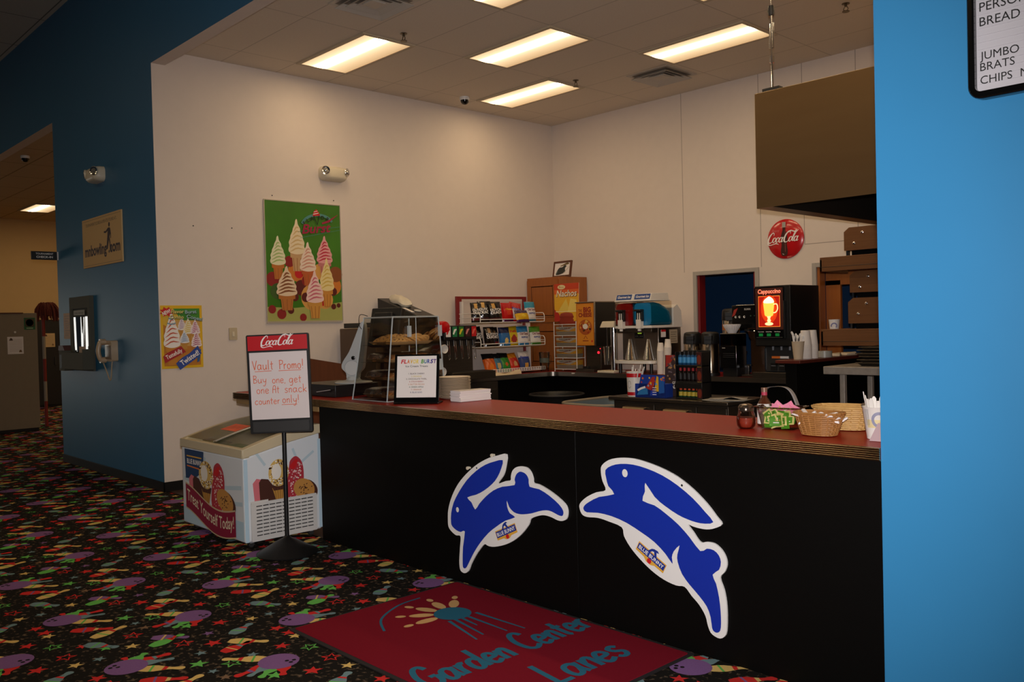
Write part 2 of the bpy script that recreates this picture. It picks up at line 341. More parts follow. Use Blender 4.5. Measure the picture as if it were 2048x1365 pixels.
def pin(a, b, w, mat, s1=None, s2=None, d=.001):
    w *= 1.18
    L = math.hypot(b[0]-a[0], b[1]-a[1]); f = FLOOR.sub(a[0], a[1], 0, math.degrees(math.atan2(b[1]-a[1], b[0]-a[0])))
    fm.poly(f, [(t*L, q*w) for t, q in PIN]+[(t*L, -q*w) for t, q in PIN[::-1]], mat, d)
    if s1: fm.poly(f, [(.55*L, .6*w), (.64*L, .42*w), (.64*L, -.42*w), (.55*L, -.6*w)], s1, d+.0004)
    if s2: fm.poly(f, [(.27*L, w), (.32*L, w), (.36*L, -.97*w), (.31*L, -w)], s2, d+.0004)
def star(x, y, r, mat, rot, hollow=False):
    P = [(x+(r if i % 2 == 0 else r*.42)*math.cos(math.radians(rot+36*i)), y+(r if i % 2 == 0 else r*.42)*math.sin(math.radians(rot+36*i))) for i in range(10)]
    if not hollow: fm.poly(FLOOR, P, mat, .001)
    else: fm.ribbon(FLOOR, P+[P[0], P[1]], r*.2, mat, .001)
def cluster(x, y, s):
    def q(a, b): return (x+s*a, y+s*b)
    pin(q(-.02, .04), q(-.14, .035+.0), .028, cR, None, None, .001); pin(q(-.03, .03), q(-.02, .225), .034, cR, cT, None, .0012)
    pin(q(.0, .04), q(.06, .21), .03, cT, None, None, .0014); pin(q(-.05, .04), q(-.12, .14), .032, cG, None, None, .0016)
    pin(q(.06, .025), q(.22, .195), .033, cY, cR, cG, .0018)
    fm.poly(FLOOR, circ(x, y, .098, n=24), cP, .0024)
    for a, b in ((-.055, -.035), (-.04, -.06), (-.025, -.03)): fm.poly(FLOOR, circ(*q(a, b), .011, n=8), carp, .003)
def tile(ox, oy):
    cluster(ox, oy, 1)
    cx, cy = ox+.48, oy+.545
    def q(a, b): return (cx+a, cy+b)
    pin(q(0, -.03), q(.02, -.235), .034, cR, cP, None, .001); pin(q(.03, -.02), q(.12, -.16), .032, cG, None, None, .0012); pin(q(.0, -.03), q(.065, -.19), .028, cT, None, None, .0013)
    pin(q(.05, 0), q(.17, -.07), .03, cR, None, None, .0014); pin(q(-.07, -.02), q(-.23, -.18), .033, cY, cR, cG, .0018)
    fm.poly(FLOOR, circ(cx, cy, .098, n=24), cP, .0024)
    for a, b in ((.055, .035), (.04, .06), (.025, .03)): fm.poly(FLOOR, circ(*q(a, b), .011, n=8), carp, .003)
    for a, b, c, s1, s2 in (((.22, -.02), (.35, .155), cR, cY, cP), ((.43, .02), (.36, .22), cY, cR, cG), ((.79, .19), (.73, .385), cG, cR, None),
        ((.66, .245), (.80, .385), cP, cR, cY), ((.50, -.035), (.67, .07), cT, cR, cG), ((.93, .56), (.84, .715), cT, cR, cG), ((.03, .505), (.19, .645), cY, cR, cG), ((.16, .41), (.12, .585), cR, cT, cY)):
        pin((ox+a[0], oy+a[1]), (ox+b[0], oy+b[1]), .034, c, s1, s2)
    for x, y, r, c, h in ((.22, .26, .05, cG, 0), (.15, -.13, .048, cR, 0), (.55, .185, .05, cR, 1), (.87, .325, .05, cR, 1), (.98, .435, .05, cR, 0), (.71, .125, .042, cY, 0),
        (.64, .02, .038, cG, 0), (.09, .33, .034, cT, 0), (.33, .38, .05, cG, 1), (.3, .5, .035, cT, 0), (.3, .66, .045, cR, 0), (.62, .45, .045, cG, 0), (.7, .6, .05, cR, 0), (.62, .75, .048, cR, 1),
        (.42, .75, .045, cG, 1), (.22, .78, .04, cY, 0), (.77, .75, .04, cY, 0), (.82, .48, .035, cP, 0), (.47, .28, .035, cO, 0), (.36, .27, .03, cT, 0), (.9, .08, .036, cP, 1), (.77, .86, .035, cT, 0), (.04, .77, .045, cR, 0), (.52, .86, .036, cR, 0)):
        star(ox+x, oy+y, r, c, 17+x*900, h)
for i in range(-20, 6):
    for j in range(-4, 9):
        x, y = -5.32+.98*i, 1.49+.915*j
        if y > 6.5 or x > 1: continue
        if y < -.9 and x > -3: continue
        tile(x, y)
fm.poly(FLOOR, rect(-8.82, 3.5, .6, 9.2), M('quarry_tile', '#3a2620', .5, noise=.2, scale=12), .004)
struct(fm, 'floor', smooth_=False)

# front wall of the snack bar: two piers and the header over both openings
def wallbox(m, a, b, face, side):
    x0, x1 = a[0], b[0]; y0, y1 = a[1], b[1]; z0, z1 = a[2], b[2]
    m.box(a, b, side); i = m.mi(face); m.m[-4] = i      # the face looking to -Y
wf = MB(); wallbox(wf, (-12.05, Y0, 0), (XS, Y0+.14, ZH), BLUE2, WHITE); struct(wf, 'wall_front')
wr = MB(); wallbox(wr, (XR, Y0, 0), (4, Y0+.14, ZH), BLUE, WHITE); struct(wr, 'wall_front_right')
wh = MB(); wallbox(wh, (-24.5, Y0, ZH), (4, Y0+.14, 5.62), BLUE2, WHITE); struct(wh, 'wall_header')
ws = MB(); ws.box((XS-.14, Y0+.14, 0), (XS, YB+.14, ZC), WHITE); struct(ws, 'wall_side')
wb = MB(); S1 = M('panel_joint', '#a09488', .8)
for a, b in (((XS-.14, 0), (-6.42, ZC)), ((-6.42, 2.2), (-5.5, ZC)), ((-5.5, 0), (-4.83, ZC)), ((-4.83, 2.2), (-3.2, ZC)), ((-3.2, 0), (.74, ZC))):
    wb.box((a[0], YB, a[1]), (b[0], YB+.12, b[1]), WHITE)
FB = Fr((0, YB, 0), (1, 0, 0), (0, 0, 1))
for x, z0, z1 in ((-6.56, 2.2, ZC), (-5.47, 2.2, ZC), (-4.92, 2.42, ZC), (-4.3, 2.4, ZC)): wb.poly(FB, rect(x-.004, z0, x+.004, z1), S1, .001)
wb.poly(FB, rect(-4.92, 2.416, -3.2, 2.424), S1, .001)
struct(wb, 'wall_back')
wr2 = MB(); wr2.box((.6, Y0+.14, 0), (.74, YB, ZC), WHITE); struct(wr2, 'wall_right')
rr_ = MB(); rr_.box((-9, 11.2, 0), (.8, 11.3, 4), NAVY); struct(rr_, 'wall_rear')
TILE = gridmat('ceiling_tile', '#d6cab9', '#b3a797', 1.27, .635, -8.375, 4.83, .005)
c1 = MB(); c1.box((XS-.14, Y0+.14, ZC), (.74, YB+.12, ZC+.08), TILE); struct(c1, 'ceiling')
TILE2 = gridmat('hall_ceiling_tile', '#b9b2a6', '#6f6a62', 1.27, 1.27, -8.375, 3.4, .008)
c2 = MB(); c2.box((-24.5, -4.5, 5.62), (4, Y0+.14, 5.7), TILE2); struct(c2, 'ceiling_hall')
c3 = MB(); c3.box((-22.6, Y0+.14, 4.32), (-12.05, 9, 4.4), gridmat('side_room_tile', '#c9b28e', '#8f7d60', 1.27, .635, -20.35, 5.29, .01)); struct(c3, 'ceiling_side_room')
TAN = M('tan_wall', '#d2b07a', .8, noise=.03, scale=6)
w5 = MB(); w5.box((-22.75, Y0-2, 0), (-22.6, 9.1, 4.32), TAN); w5.box((-22.6, 9, 0), (-12.05, 9.1, 4.32), TAN); w5.box((-12.2, Y0+.14, 0), (-12.05, 9, 4.32), TAN); struct(w5, 'wall_side_room')
w6 = MB(); w6.box((-24.6, -4.5, 0), (-24.5, Y0-2, .25), TAN); w6.box((-24.6, -4.5, 2.7), (-24.5, Y0, 5.62), TAN); struct(w6, 'wall_entrance')
wd = MB(); FE = Fr((-24.5, 0, 0), (0, 1, 0), (0, 0, 1)); SKY = M('daylit_glazing', '#f6f4ea', .3, emit=DAY)
wd.poly(FE, rect(-3.6, .25, 1.4, 2.7), SKY, 0)
fw1 = struct(wd, 'window_1'); fwm = MB()
for y in (-3.6, -2.6, -1.6, -.6, .4, 1.4): fwm.box((-24.5, y-.04, .25), (-24.44, y+.04, 2.7), DGREY)
fwm.box((-24.5, -3.6, .2), (-24.44, 1.4, .3), DGREY); fwm.box((-24.5, -3.6, 2.65), (-24.44, 1.4, 2.75), DGREY); fwm.build('window_frame', fw1)
# baseboards, door frames, the tan rail over the side room
VIN = M('black_vinyl', '#100e0d', .5, spec=.3)
b1 = MB(); b1.box((-12.05, Y0-.012, 0), (XS+.012, Y0, .1), VIN); b1.box((XS, Y0-.012, 0), (XS+.012, YB, .1), VIN); struct(b1, 'baseboard_left', .003)
b2 = MB(); b2.box((XR, Y0-.012, 0), (4, Y0, .1), VIN); struct(b2, 'baseboard_right', .003)
ALU = M('frame_paint', '#a8a29a', .45)
def doorframe(n, x0, x1, zt, m1, m2):
    m = MB(); t = .05
    m.box((x0-.0, YB-.025, 0), (x0+t, YB+.12, zt), m1); m.box((x1-t, YB-.025, 0), (x1, YB+.119, zt), m1); m.box((x0+t, YB-.025, zt-t), (x1-t, YB+.119, zt), m1)
    m.box((x0+t, YB+.0, 0), (x0+t+.03, YB+.13, zt-t), m2); m.box((x1-t-.03, YB+.0, 0), (x1-t, YB+.13, zt-t), m2)
    return struct(m, n, .004)
doorframe('door_1', -6.42, -5.5, 2.2, ALU, DRED)
doorframe('door_2', -4.83, -3.2, 2.2, ALU, WOOD)
m = MB(); m.box((-4.75, YB+.14, 0), (-4.58, YB+.18, 2.0), WOOD); m.box((-4.75, YB+.14, 1.95), (-3.3, YB+.18, 2.1), WOOD); struct(m, 'trim_1')

# ------------------------------------------------------------------ ceiling fixtures
def lampmat():
    m = bpy.data.materials.new('lit_diffuser'); m.use_nodes = True; nt = m.node_tree; b = nt.nodes['Principled BSDF']
    b.inputs['Base Color'].default_value = (*lin('#e8dcc8'), 1); b.inputs['Roughness'].default_value = .4
    tc = nt.nodes.new('ShaderNodeTexCoord'); sp = nt.nodes.new('ShaderNodeSeparateXYZ'); nt.links.new(tc.outputs['Object'], sp.inputs[0])
    a = nt.nodes.new('ShaderNodeMath'); a.operation = 'ABSOLUTE'; s = nt.nodes.new('ShaderNodeMath'); s.operation = 'ADD'; s.inputs[1].default_value = .06
    nt.links.new(sp.outputs[1], s.inputs[0]); nt.links.new(s.outputs[0], a.inputs[0])
    cr = nt.nodes.new('ShaderNodeValToRGB'); e = cr.color_ramp.elements; e[0].position = 0.; e[0].color = (1, .74, .43, 1); e[1].position = .34; e[1].color = (.0165, .0098, .0043, 1)
    for p_, c_ in ((.035, (.78, .57, .33)), (.06, (.12, .09, .055)), (.1, (.036, .0275, .0165)), (.19, (.0265, .0185, .0098))):
        q = cr.color_ramp.elements.new(p_); q.color = (*c_, 1)
    nt.links.new(a.outputs[0], cr.inputs[0]); nt.links.new(cr.outputs[0], b.inputs['Emission Color']); b.inputs['Emission Strength'].default_value = LAMP
    return m
LIT = lampmat(); LFR = M('lamp_frame', '#b9a98f', .5)
def ceiling_light(label, x, y, z=ZC):
    t = thing('ceiling_light', label, 'ceiling light', (x, y, z-.012), 0, 'recessed ceiling lights')
    m = MB(); m.poly(Fr((0, 0, 0), (1, 0, 0), (0, -1, 0)), rect(-.6, -.275, .6, .275), LIT, .002); m.build('diffuser', t)
    m = MB()
    for a, b in (((-.635, -.317), (.635, -.275)), ((-.635, .275), (.635, .317)), ((-.635, -.275), (-.6, .275)), ((.6, -.275), (.635, .275))): m.box((a[0], a[1], -.006), (b[0], b[1], .0119), LFR)
    m.build('frame', t, bevel=.002); return t
L0 = ceiling_light('lit ceiling light directly above the white soft-serve wall poster, leftmost of the snack bar lights', -7.735, 5.142)
def cl(label, x, y, z=ZC): return dup(L0, (x, y, z-.012), 0, label)
cl('lit ceiling light in the middle of the snack bar ceiling, above the oak corner cabinet', -6.465, 6.412)
cl('smallest lit ceiling light, nearest the wall corner beside the dome camera', -7.735, 7.682)
cl('lit ceiling light beside the square air vent, rightmost of the snack bar lights', -5.2, 7.747)
cl('lit ceiling light cut off by the top edge of the photo', -5.17, 5.142)
for x, y in ((-3.9, 6.412), (-2.65, 5.142), (-2.65, 7.682), (-1.35, 6.412), (-.2, 5.142)): cl('lit ceiling light over the kitchen, out of the photo to the right', x, y)
cl('bright ceiling light in the side room seen past the blue wall', -20.32, 5.58, 4.32)
for x, y in ((-17.8, 7.5), (-14.2, 7.5), (-20.3, 8), (-19, 6.7), (-16, 6.2)): cl('added ceiling light brightening the side room, hidden behind the blue wall', x, y, 4.32)  # unseen lights added to brighten the side room

for x, y in ((-5.2, -.3), (-9.4, -.3), (-2.4, -3.2), (-13.6, -.3), (-7.3, -2.4), (-11.5, -2.4), (-9.4, -3.8), (-15.7, -2.4)): cl('unseen ceiling light of the bowling hall, behind the photographer', x, y, 5.62)  # hall lighting out of view, with extra fixtures added to make it stronger

def vent(label, x, y, s):
    t = thing('ceiling_vent', label, 'air vent', (x, y, ZC), 0)
    VM = M('vent_metal', '#b5aca0', .4); m = MB()
    m.box((-s, -s, -.008), (s, s, 0), VM); m.build('face_plate', t, bevel=.003)
    m = MB()
    for k, q in enumerate((.86, .62, .38)):
        a = s*q; b = a-.06*s/.3; z0, z1 = -.01, -.05+.01*k
        ro = [(a, a), (-a, a), (-a, -a), (a, -a)]; ri = [(b, b), (-b, b), (-b, -b), (b, -b)]
        m.loft([[(p[0], p[1], z0) for p in ri], [(p[0], p[1], z1) for p in ro], [(p[0], p[1], z1+.004) for p in ro], [(p[0], p[1], z0+.006) for p in ri]], VM, False, False)
    m.box((-s*.25, -s*.25, -.012), (s*.25, s*.25, -.03), VM); m.build('louver', t, smooth_=False)
    m = MB(); m.poly(Fr((0, 0, -.0085), (1, 0, 0), (0, -1, 0)), rect(-s*.84, -s*.84, s*.84, s*.84), M('vent_dark', '#7a7065', .7), .0005); m.build('opening', t)
vent('square white ceiling air vent with stepped louvers beside the rightmost light', -6.2, 8.33, .29)
vent('square ceiling air vent cut off by the top edge of the photo', -6.38, 4.46, .29)
BRASS = M('sprinkler_metal', '#6b5f4c', .35, .9)
def sprinkler(label, x, y):
    t = thing('sprinkler_head', label, 'sprinkler', (x, y, ZC), 0, 'ceiling sprinklers')
    m = MB(); m.lathe([(.035, 0), (.035, -.006), (.012, -.01), (.012, -.03)], BRASS, n=14); m.tube([(-.012, 0, -.03), (-.022, 0, -.05), (-.01, 0, -.07)], .004, BRASS, 6); m.tube([(.012, 0, -.03), (.022, 0, -.05), (.01, 0, -.07)], .004, BRASS, 6); m.build('body', t)
    m = MB(); m.lathe([(.001, -.068), (.032, -.07), (.034, -.075), (.001, -.077)], BRASS, n=12); m.build('deflector', t)
sprinkler('brass ceiling sprinkler beside the leftmost snack bar light', -6.9, 5.16); sprinkler('brass ceiling sprinkler beside the smallest ceiling light', -6.97, 7.7); sprinkler('brass ceiling sprinkler right of the hood chain near the blue wall', -3.72, 7.79)
def dome(label, x, y, z):
    t = thing('security_camera', label, 'security camera', (x, y, z), 0)
    m = MB(); m.lathe([(.062, 0), (.064, -.025), (.055, -.04)], WPL, n=20); m.build('base', t)
    m = MB(); m.lathe([(.054, -.038)]+[(.052*math.cos(a), -.045-.05*math.sin(a)) for a in [i*math.pi/12 for i in range(7)]], BLKG, n=20); m.build('dome', t)
dome('black dome security camera on the snack bar ceiling near the side wall', -8.35, 7.16, ZC)
dome('black dome security camera on the side room ceiling', -14.6, 3.8, 4.32)
# ------------------------------------------------------------------ front counter
t = thing('service_counter', 'long black-fronted snack counter with a red top and ribbed metal edge', 'counter', (-3.7, 3.82, 0))
o = Vector((-3.7, 3.82, 0)); L = lambda x, y, z: (x-o.x, y-o.y, z-o.z)
m = MB(); m.box(L(-5.84, 3.475, 0), L(-3.212, 4.06, 1.02), BLACK); m.box(L(-3.208, 3.475, 0), L(XR, 4.06, 1.02), BLACK); m.build('base_cabinet', t, bevel=.003)
m = MB(); m.prism(Fr(L(0, 0, 0), (1, 0, 0), (0, 1, 0)), [(XR, 3.452), (XR, 4.17), (-7.2, 4.17), (-7.24, 4.15), (-7.252, 4.1), (-7.252, 3.51), (-7.235, 3.465), (-7.2, 3.452)], 1.022, 1.068, LAM); m.build('countertop', t, bevel=.002)
m = MB(); NOS = stretch('ribbed_metal_edge', '#aa9076', '#8c755e', .24, 1., (3, 3, 3))
prof = []
for k in range(6):
    z = 1.02+k*.0085; prof += [(3.452, z), (3.444, z+.001), (3.4425, z+.004), (3.444, z+.0068), (3.452, z+.0078)]
prof = [(3.452, 1.016)]+prof+[(3.452, 1.0705), (3.458, 1.0705), (3.458, 1.016)]
def sweep(x0, x1):
    m.loft([[L(x, a, b) for a, b in prof] for x in (x0, x1)], NOS)
sweep(-5.84, -5.78); sweep(-5.775, XR); m.build('edge_trim', t, smooth_=False)
m = MB(); sweep(-7.21, -5.845)
m.box(L(-7.258, 3.5, 1.018), L(-7.25, 4.12, 1.07), NOS); m.build('edge_trim', t, smooth_=False)
m = MB(); m.box(L(-7.2, 3.47, .975), L(-5.845, 3.52, 1.02), M('tan_ply', '#9c7b4d', .6)); m.box(L(-7.2, 4.05, .975), L(-5.845, 4.1, 1.02), M('tan_ply', '', 1)); m.build('support_rail', t, bevel=.002)
m = MB(); m.box(L(-7.22, 3.9, 0), L(-7.17, 4.08, .975), M('tan_ply', '', 1)); m.box(L(-5.84, 3.48, .6), L(-5.845, 4.05, 1.0), BLACK); m.build('end_post', t)

# ------------------------------------------------------------------ the two cut-out rabbit signs
LW = [(-3.749,0.842),(-3.764,0.758),(-3.787,0.71),(-3.832,0.662),(-3.764,0.684),(-3.721,0.694),(-3.717,0.718),(-3.703,0.751),(-3.67,0.775),(-3.624,0.785),(-3.58,0.781),(-3.55,0.758),(-3.535,0.725),(-3.531,0.701),(-3.484,0.696),(-3.413,0.674),(-3.343,0.644),(-3.291,0.613),(-3.273,0.586),(-3.272,0.557),(-3.283,0.53),(-3.312,0.516),(-3.347,0.514),(-3.394,0.524),(-3.442,0.528),(-3.49,0.52),(-3.559,0.492),(-3.579,0.456),(-3.632,0.399),(-3.698,0.349),(-3.779,0.308),(-3.874,0.279),(-3.929,0.274),(-3.966,0.279),(-4.015,0.236),(-4.059,0.186),(-4.098,0.132),(-4.121,0.09),(-4.151,0.069),(-4.181,0.068),(-4.203,0.084),(-4.208,0.136),(-4.197,0.224),(-4.19,0.291),(-4.232,0.291),(-4.276,0.308),(-4.306,0.335),(-4.31,0.381),(-4.304,0.44),(-4.275,0.512),(-4.227,0.585),(-4.172,0.644),(-4.096,0.705),(-4.008,0.761),(-3.908,0.806),(-3.826,0.829)]
LB = [(-3.782,0.806),(-3.795,0.759),(-3.831,0.701),(-3.88,0.654),(-3.958,0.604),(-4.03,0.571),(-4.113,0.544),(-4.075,0.519),(-4.042,0.479),(-4.003,0.519),(-3.945,0.568),(-3.875,0.614),(-3.792,0.648),(-3.686,0.67),(-3.685,0.702),(-3.671,0.732),(-3.645,0.751),(-3.619,0.753),(-3.588,0.743),(-3.568,0.717),(-3.562,0.675),(-3.485,0.67),(-3.402,0.641),(-3.332,0.603),(-3.303,0.573),(-3.304,0.552),(-3.317,0.542),(-3.346,0.545),(-3.393,0.557),(-3.435,0.558),(-3.49,0.545),(-3.552,0.524),(-3.615,0.51),(-3.654,0.506),(-3.699,0.511),(-3.737,0.536),(-3.755,0.571),(-3.754,0.534),(-3.732,0.499),(-3.689,0.482),(-3.773,0.45),(-3.856,0.401),(-3.926,0.353),(-3.999,0.286),(-4.058,0.219),(-4.104,0.155),(-4.135,0.111),(-4.153,0.098),(-4.172,0.102),(-4.174,0.142),(-4.167,0.229),(-4.145,0.33),(-4.185,0.319),(-4.23,0.325),(-4.267,0.343),(-4.278,0.366),(-4.274,0.425),(-4.246,0.496),(-4.19,0.571),(-4.113,0.651),(-4.024,0.717),(-3.938,0.763),(-3.854,0.791)]
RW = [(-3.019,0.849),(-2.971,0.883),(-2.898,0.902),(-2.807,0.907),(-2.72,0.896),(-2.626,0.875),(-2.535,0.843),(-2.448,0.794),(-2.372,0.735),(-2.322,0.684),(-2.292,0.65),(-2.332,0.625),(-2.375,0.613),(-2.418,0.612),(-2.452,0.615),(-2.483,0.62),(-2.453,0.588),(-2.428,0.559),(-2.406,0.546),(-2.376,0.554),(-2.334,0.553),(-2.297,0.53),(-2.275,0.498),(-2.27,0.464),(-2.283,0.429),(-2.308,0.397),(-2.289,0.345),(-2.278,0.291),(-2.275,0.227),(-2.279,0.154),(-2.29,0.127),(-2.311,0.112),(-2.336,0.112),(-2.366,0.126),(-2.382,0.159),(-2.394,0.2),(-2.427,0.244),(-2.47,0.279),(-2.509,0.314),(-2.559,0.311),(-2.632,0.325),(-2.707,0.356),(-2.783,0.404),(-2.841,0.453),(-2.879,0.502),(-2.893,0.545),(-2.98,0.562),(-3.054,0.57),(-3.13,0.564),(-3.168,0.575),(-3.184,0.611),(-3.172,0.637),(-3.127,0.672),(-3.061,0.704),(-2.996,0.724),(-3.016,0.77),(-3.025,0.814)]
RB = [(-2.993,0.829),(-2.951,0.856),(-2.889,0.872),(-2.808,0.876),(-2.721,0.865),(-2.627,0.841),(-2.536,0.802),(-2.449,0.75),(-2.381,0.694),(-2.338,0.653),(-2.383,0.639),(-2.434,0.638),(-2.487,0.646),(-2.54,0.66),(-2.613,0.691),(-2.677,0.729),(-2.733,0.792),(-2.736,0.748),(-2.753,0.7),(-2.678,0.686),(-2.604,0.651),(-2.533,0.609),(-2.472,0.559),(-2.414,0.504),(-2.377,0.522),(-2.339,0.521),(-2.312,0.502),(-2.301,0.472),(-2.312,0.434),(-2.348,0.404),(-2.33,0.366),(-2.315,0.304),(-2.308,0.241),(-2.307,0.184),(-2.312,0.15),(-2.326,0.136),(-2.344,0.135),(-2.357,0.15),(-2.364,0.2),(-2.384,0.246),(-2.426,0.288),(-2.477,0.329),(-2.521,0.373),(-2.546,0.428),(-2.547,0.465),(-2.533,0.511),(-2.568,0.476),(-2.58,0.444),(-2.577,0.413),(-2.619,0.456),(-2.683,0.502),(-2.759,0.536),(-2.857,0.572),(-2.959,0.593),(-3.053,0.597),(-3.129,0.589),(-3.153,0.602),(-3.148,0.62),(-3.117,0.644),(-3.04,0.683),(-2.937,0.71),(-2.975,0.747),(-2.989,0.789)]
EYES = [(-4.21,0.455),(-4.189,0.458),(-2.862,0.827),(-2.844,0.821)]
BADGE_L = [(-3.845,0.334),(-3.679,0.408),(-3.684,0.442),(-3.857,0.369)]
BADGE_R = [(-2.794,0.457),(-2.634,0.368),(-2.616,0.396),(-2.78,0.486)]
HOLES = [(-4.019,0.735),(-3.866,0.827),(-4.091,0.728),(-2.512,0.805)]
PF = Fr((0, 3.475, 0), (1, 0, 0), (0, 0, 1)); SIGNW = M('sign_white', '#e9e6e2', .35); SIGNB = M('sign_blue', '#15309f', .35); GOLD = ink('#e0a83c')
def bunny(white, blue, eye, er, badge, holes, label):
    t = thing('rabbit_sign', label, 'sign', (white[0][0], 3.475, white[0][1]), 0, 'leaping rabbit signs')
    f = Fr((-white[0][0], 0, -white[0][1]), (1, 0, 0), (0, 0, 1))
    m = MB(); m.prism(f, smooth(white, 3, True), .001, .010, SIGNW)
    for h in holes: m.poly(f, circ(h[0], h[1], .006, n=10), K_INK, .0105)
    m.build('board', t)
    m = MB(); m.poly(f, smooth(blue, 2, True), SIGNB, .0112); m.build('blue_figure', t, smooth_=False)
    m = MB(); m.poly(f, circ(eye[0], eye[1], er, er*1.15), SIGNW, .0119); m.build('eye', t, smooth_=False)
    a, b, c = Vector(badge[0]), Vector(badge[1]), Vector(badge[3]); u = (b-a); w = u.length; v = (c-a); hh = abs(u.normalized().cross(v)) if False else abs((u.x*v.y-u.y*v.x)/w)
    bf = f.sub(a.x, a.y, 0, math.degrees(math.atan2(u.y, u.x))); m = MB(); d = .0112
    m.poly(bf, [(-.004, -.012), (w*.3, -.014), (w*.42, -.026), (w*.58, -.026), (w*.7, -.014), (w+.004, -.012), (w+.004, hh+.006), (-.004, hh+.006)], GOLD, d)
    m.poly(bf, circ(w*.5, -.012, .014, n=14), R_INK, d+.0004); m.poly(bf, rect(0, 0, w, hh), B_INK, d+.0007)
    m.text('BLUE BUNNY', bf, w/2, hh*.2, hh*.86, W_INK, w=w*.92, bold=.015, d=d+.0012)
    m.poly(bf, [(w*.34, hh), (w*.42, hh+.022), (w*.5, hh+.03), (w*.62, hh+.034), (w*.68, hh+.026), (w*.6, hh+.022), (w*.66, hh), (w*.58, hh), (w*.52, hh+.016), (w*.46, hh+.012), (w*.42, hh)], B_INK, d+.0007)
    m.build('brand_badge', t, smooth_=False); return t
bunny(LW, LB, EYES[0], .014, BADGE_L, HOLES[:1], 'smaller white-edged blue rabbit sign with its head down, left on the black counter front')
bunny(RW, RB, EYES[2], .018, BADGE_R, HOLES[3:], 'larger white-edged blue rabbit sign leaping up to the left, right on the black counter front')
for h in HOLES[1:3]:
    m = MB(); m.cyl((0, 0, 0), (0, -.02, .004), .007, CREAM, n=8); m.lathe([(.011, 0), (.01, .006)], CREAM, n=10, fr=Fr((0, -.02, 0), (1, 0, 0), (0, 0, 1)))
    m.build('peg', None, (h[0], 3.475, h[1]), label='small pale peg in the black counter at the smaller rabbit sign'+("'s ear" if h is HOLES[1] else ", left of its ear"), cat='peg', group='pegs above the smaller rabbit sign')

# ------------------------------------------------------------------ chest freezer
FX0, FX1, FY0, FY1 = -7.1, -6.0, 2.93, 3.57
t = thing('ice_cream_freezer', 'small white ice cream chest freezer with glass sliding lids and printed treats', 'freezer', (-6.55, 3.25, 0)); o = Vector((-6.55, 3.25, 0))
FWH = M('freezer_white', '#dfe3e6', .35); FBL = ink('#b9d3e2'); FBG = ink('#bccfd8')
m = MB(); prof = [(FY0, .045), (FY1, .045), (FY1, .80), (3.3, .755), (FY0, .675)]
m.loft([[L(x, a, b) for a, b in prof] for x in (FX0, FX1)], FWH); m.build('body', t, bevel=.018, seg=3)
RIM = M('freezer_rim', '#cdbd9c', .4)
top = smooth([(FY0-.008, .733), (3.03, .765), (3.18, .806), (3.35, .842), (3.5, .862), (FY1+.005, .866)], 4); bot = [(FY1+.005, .795), (3.3, .75), (FY0-.008, .668)]
m = MB()
for x0, x1 in ((FX0-.006, FX0+.06), (FX1-.06, FX1+.006)): m.loft([[L(x, a, b) for a, b in top+bot] for x in (x0, x1)], RIM)
m.box(L(FX0, FY0-.01, .668), L(FX1, FY0+.05, .737), RIM); m.box(L(FX0, FY1-.04, .79), L(FX1, FY1+.005, .866), RIM); m.build('rim', t, bevel=.006)
mid = [(FX0+.05, -6.53, .0), (-6.57, FX1-.05, -.008)]
for x0, x1, dz in mid:
    m = MB(); seg = [q for q in top if FY0+.02 < q[0] < FY1-.02]
    m.loft([[L(x0, a, b+dz-.001), L(x1, a, b+dz-.001), L(x1, a, b+dz+.002), L(x0, a, b+dz+.002)] for a, b in seg], GLASS); lid = m.build('glass_lid', t)
    m = MB(); m.tube([L(x1 if dz == 0 else x0, a, b+dz+.005) for a, b in seg], .008, M('aluminium', '#c9c9c6', .3, .9), 6); m.build('lid_rail', lid)
m = MB(); m.box(L(FX0+.06, FY0+.06, .2), L(FX1-.06, FY1-.06, .21), M('freezer_inside', '#b4a284', .6)); m.box(L(FX0+.05, FY1-.05, .2), L(FX1-.05, FY1-.04, .79), M('freezer_inside', '', 1)); m.box(L(FX0+.05, FY0+.04, .2), L(FX0+.06, FY1-.05, .68), M('freezer_inside', '', 1))
m.box(L(FX0+.05, FY0+.05, .66), L(FX1-.05, FY1-.05, .668), M('freezer_inside', '', 1)); m.build('liner', t)
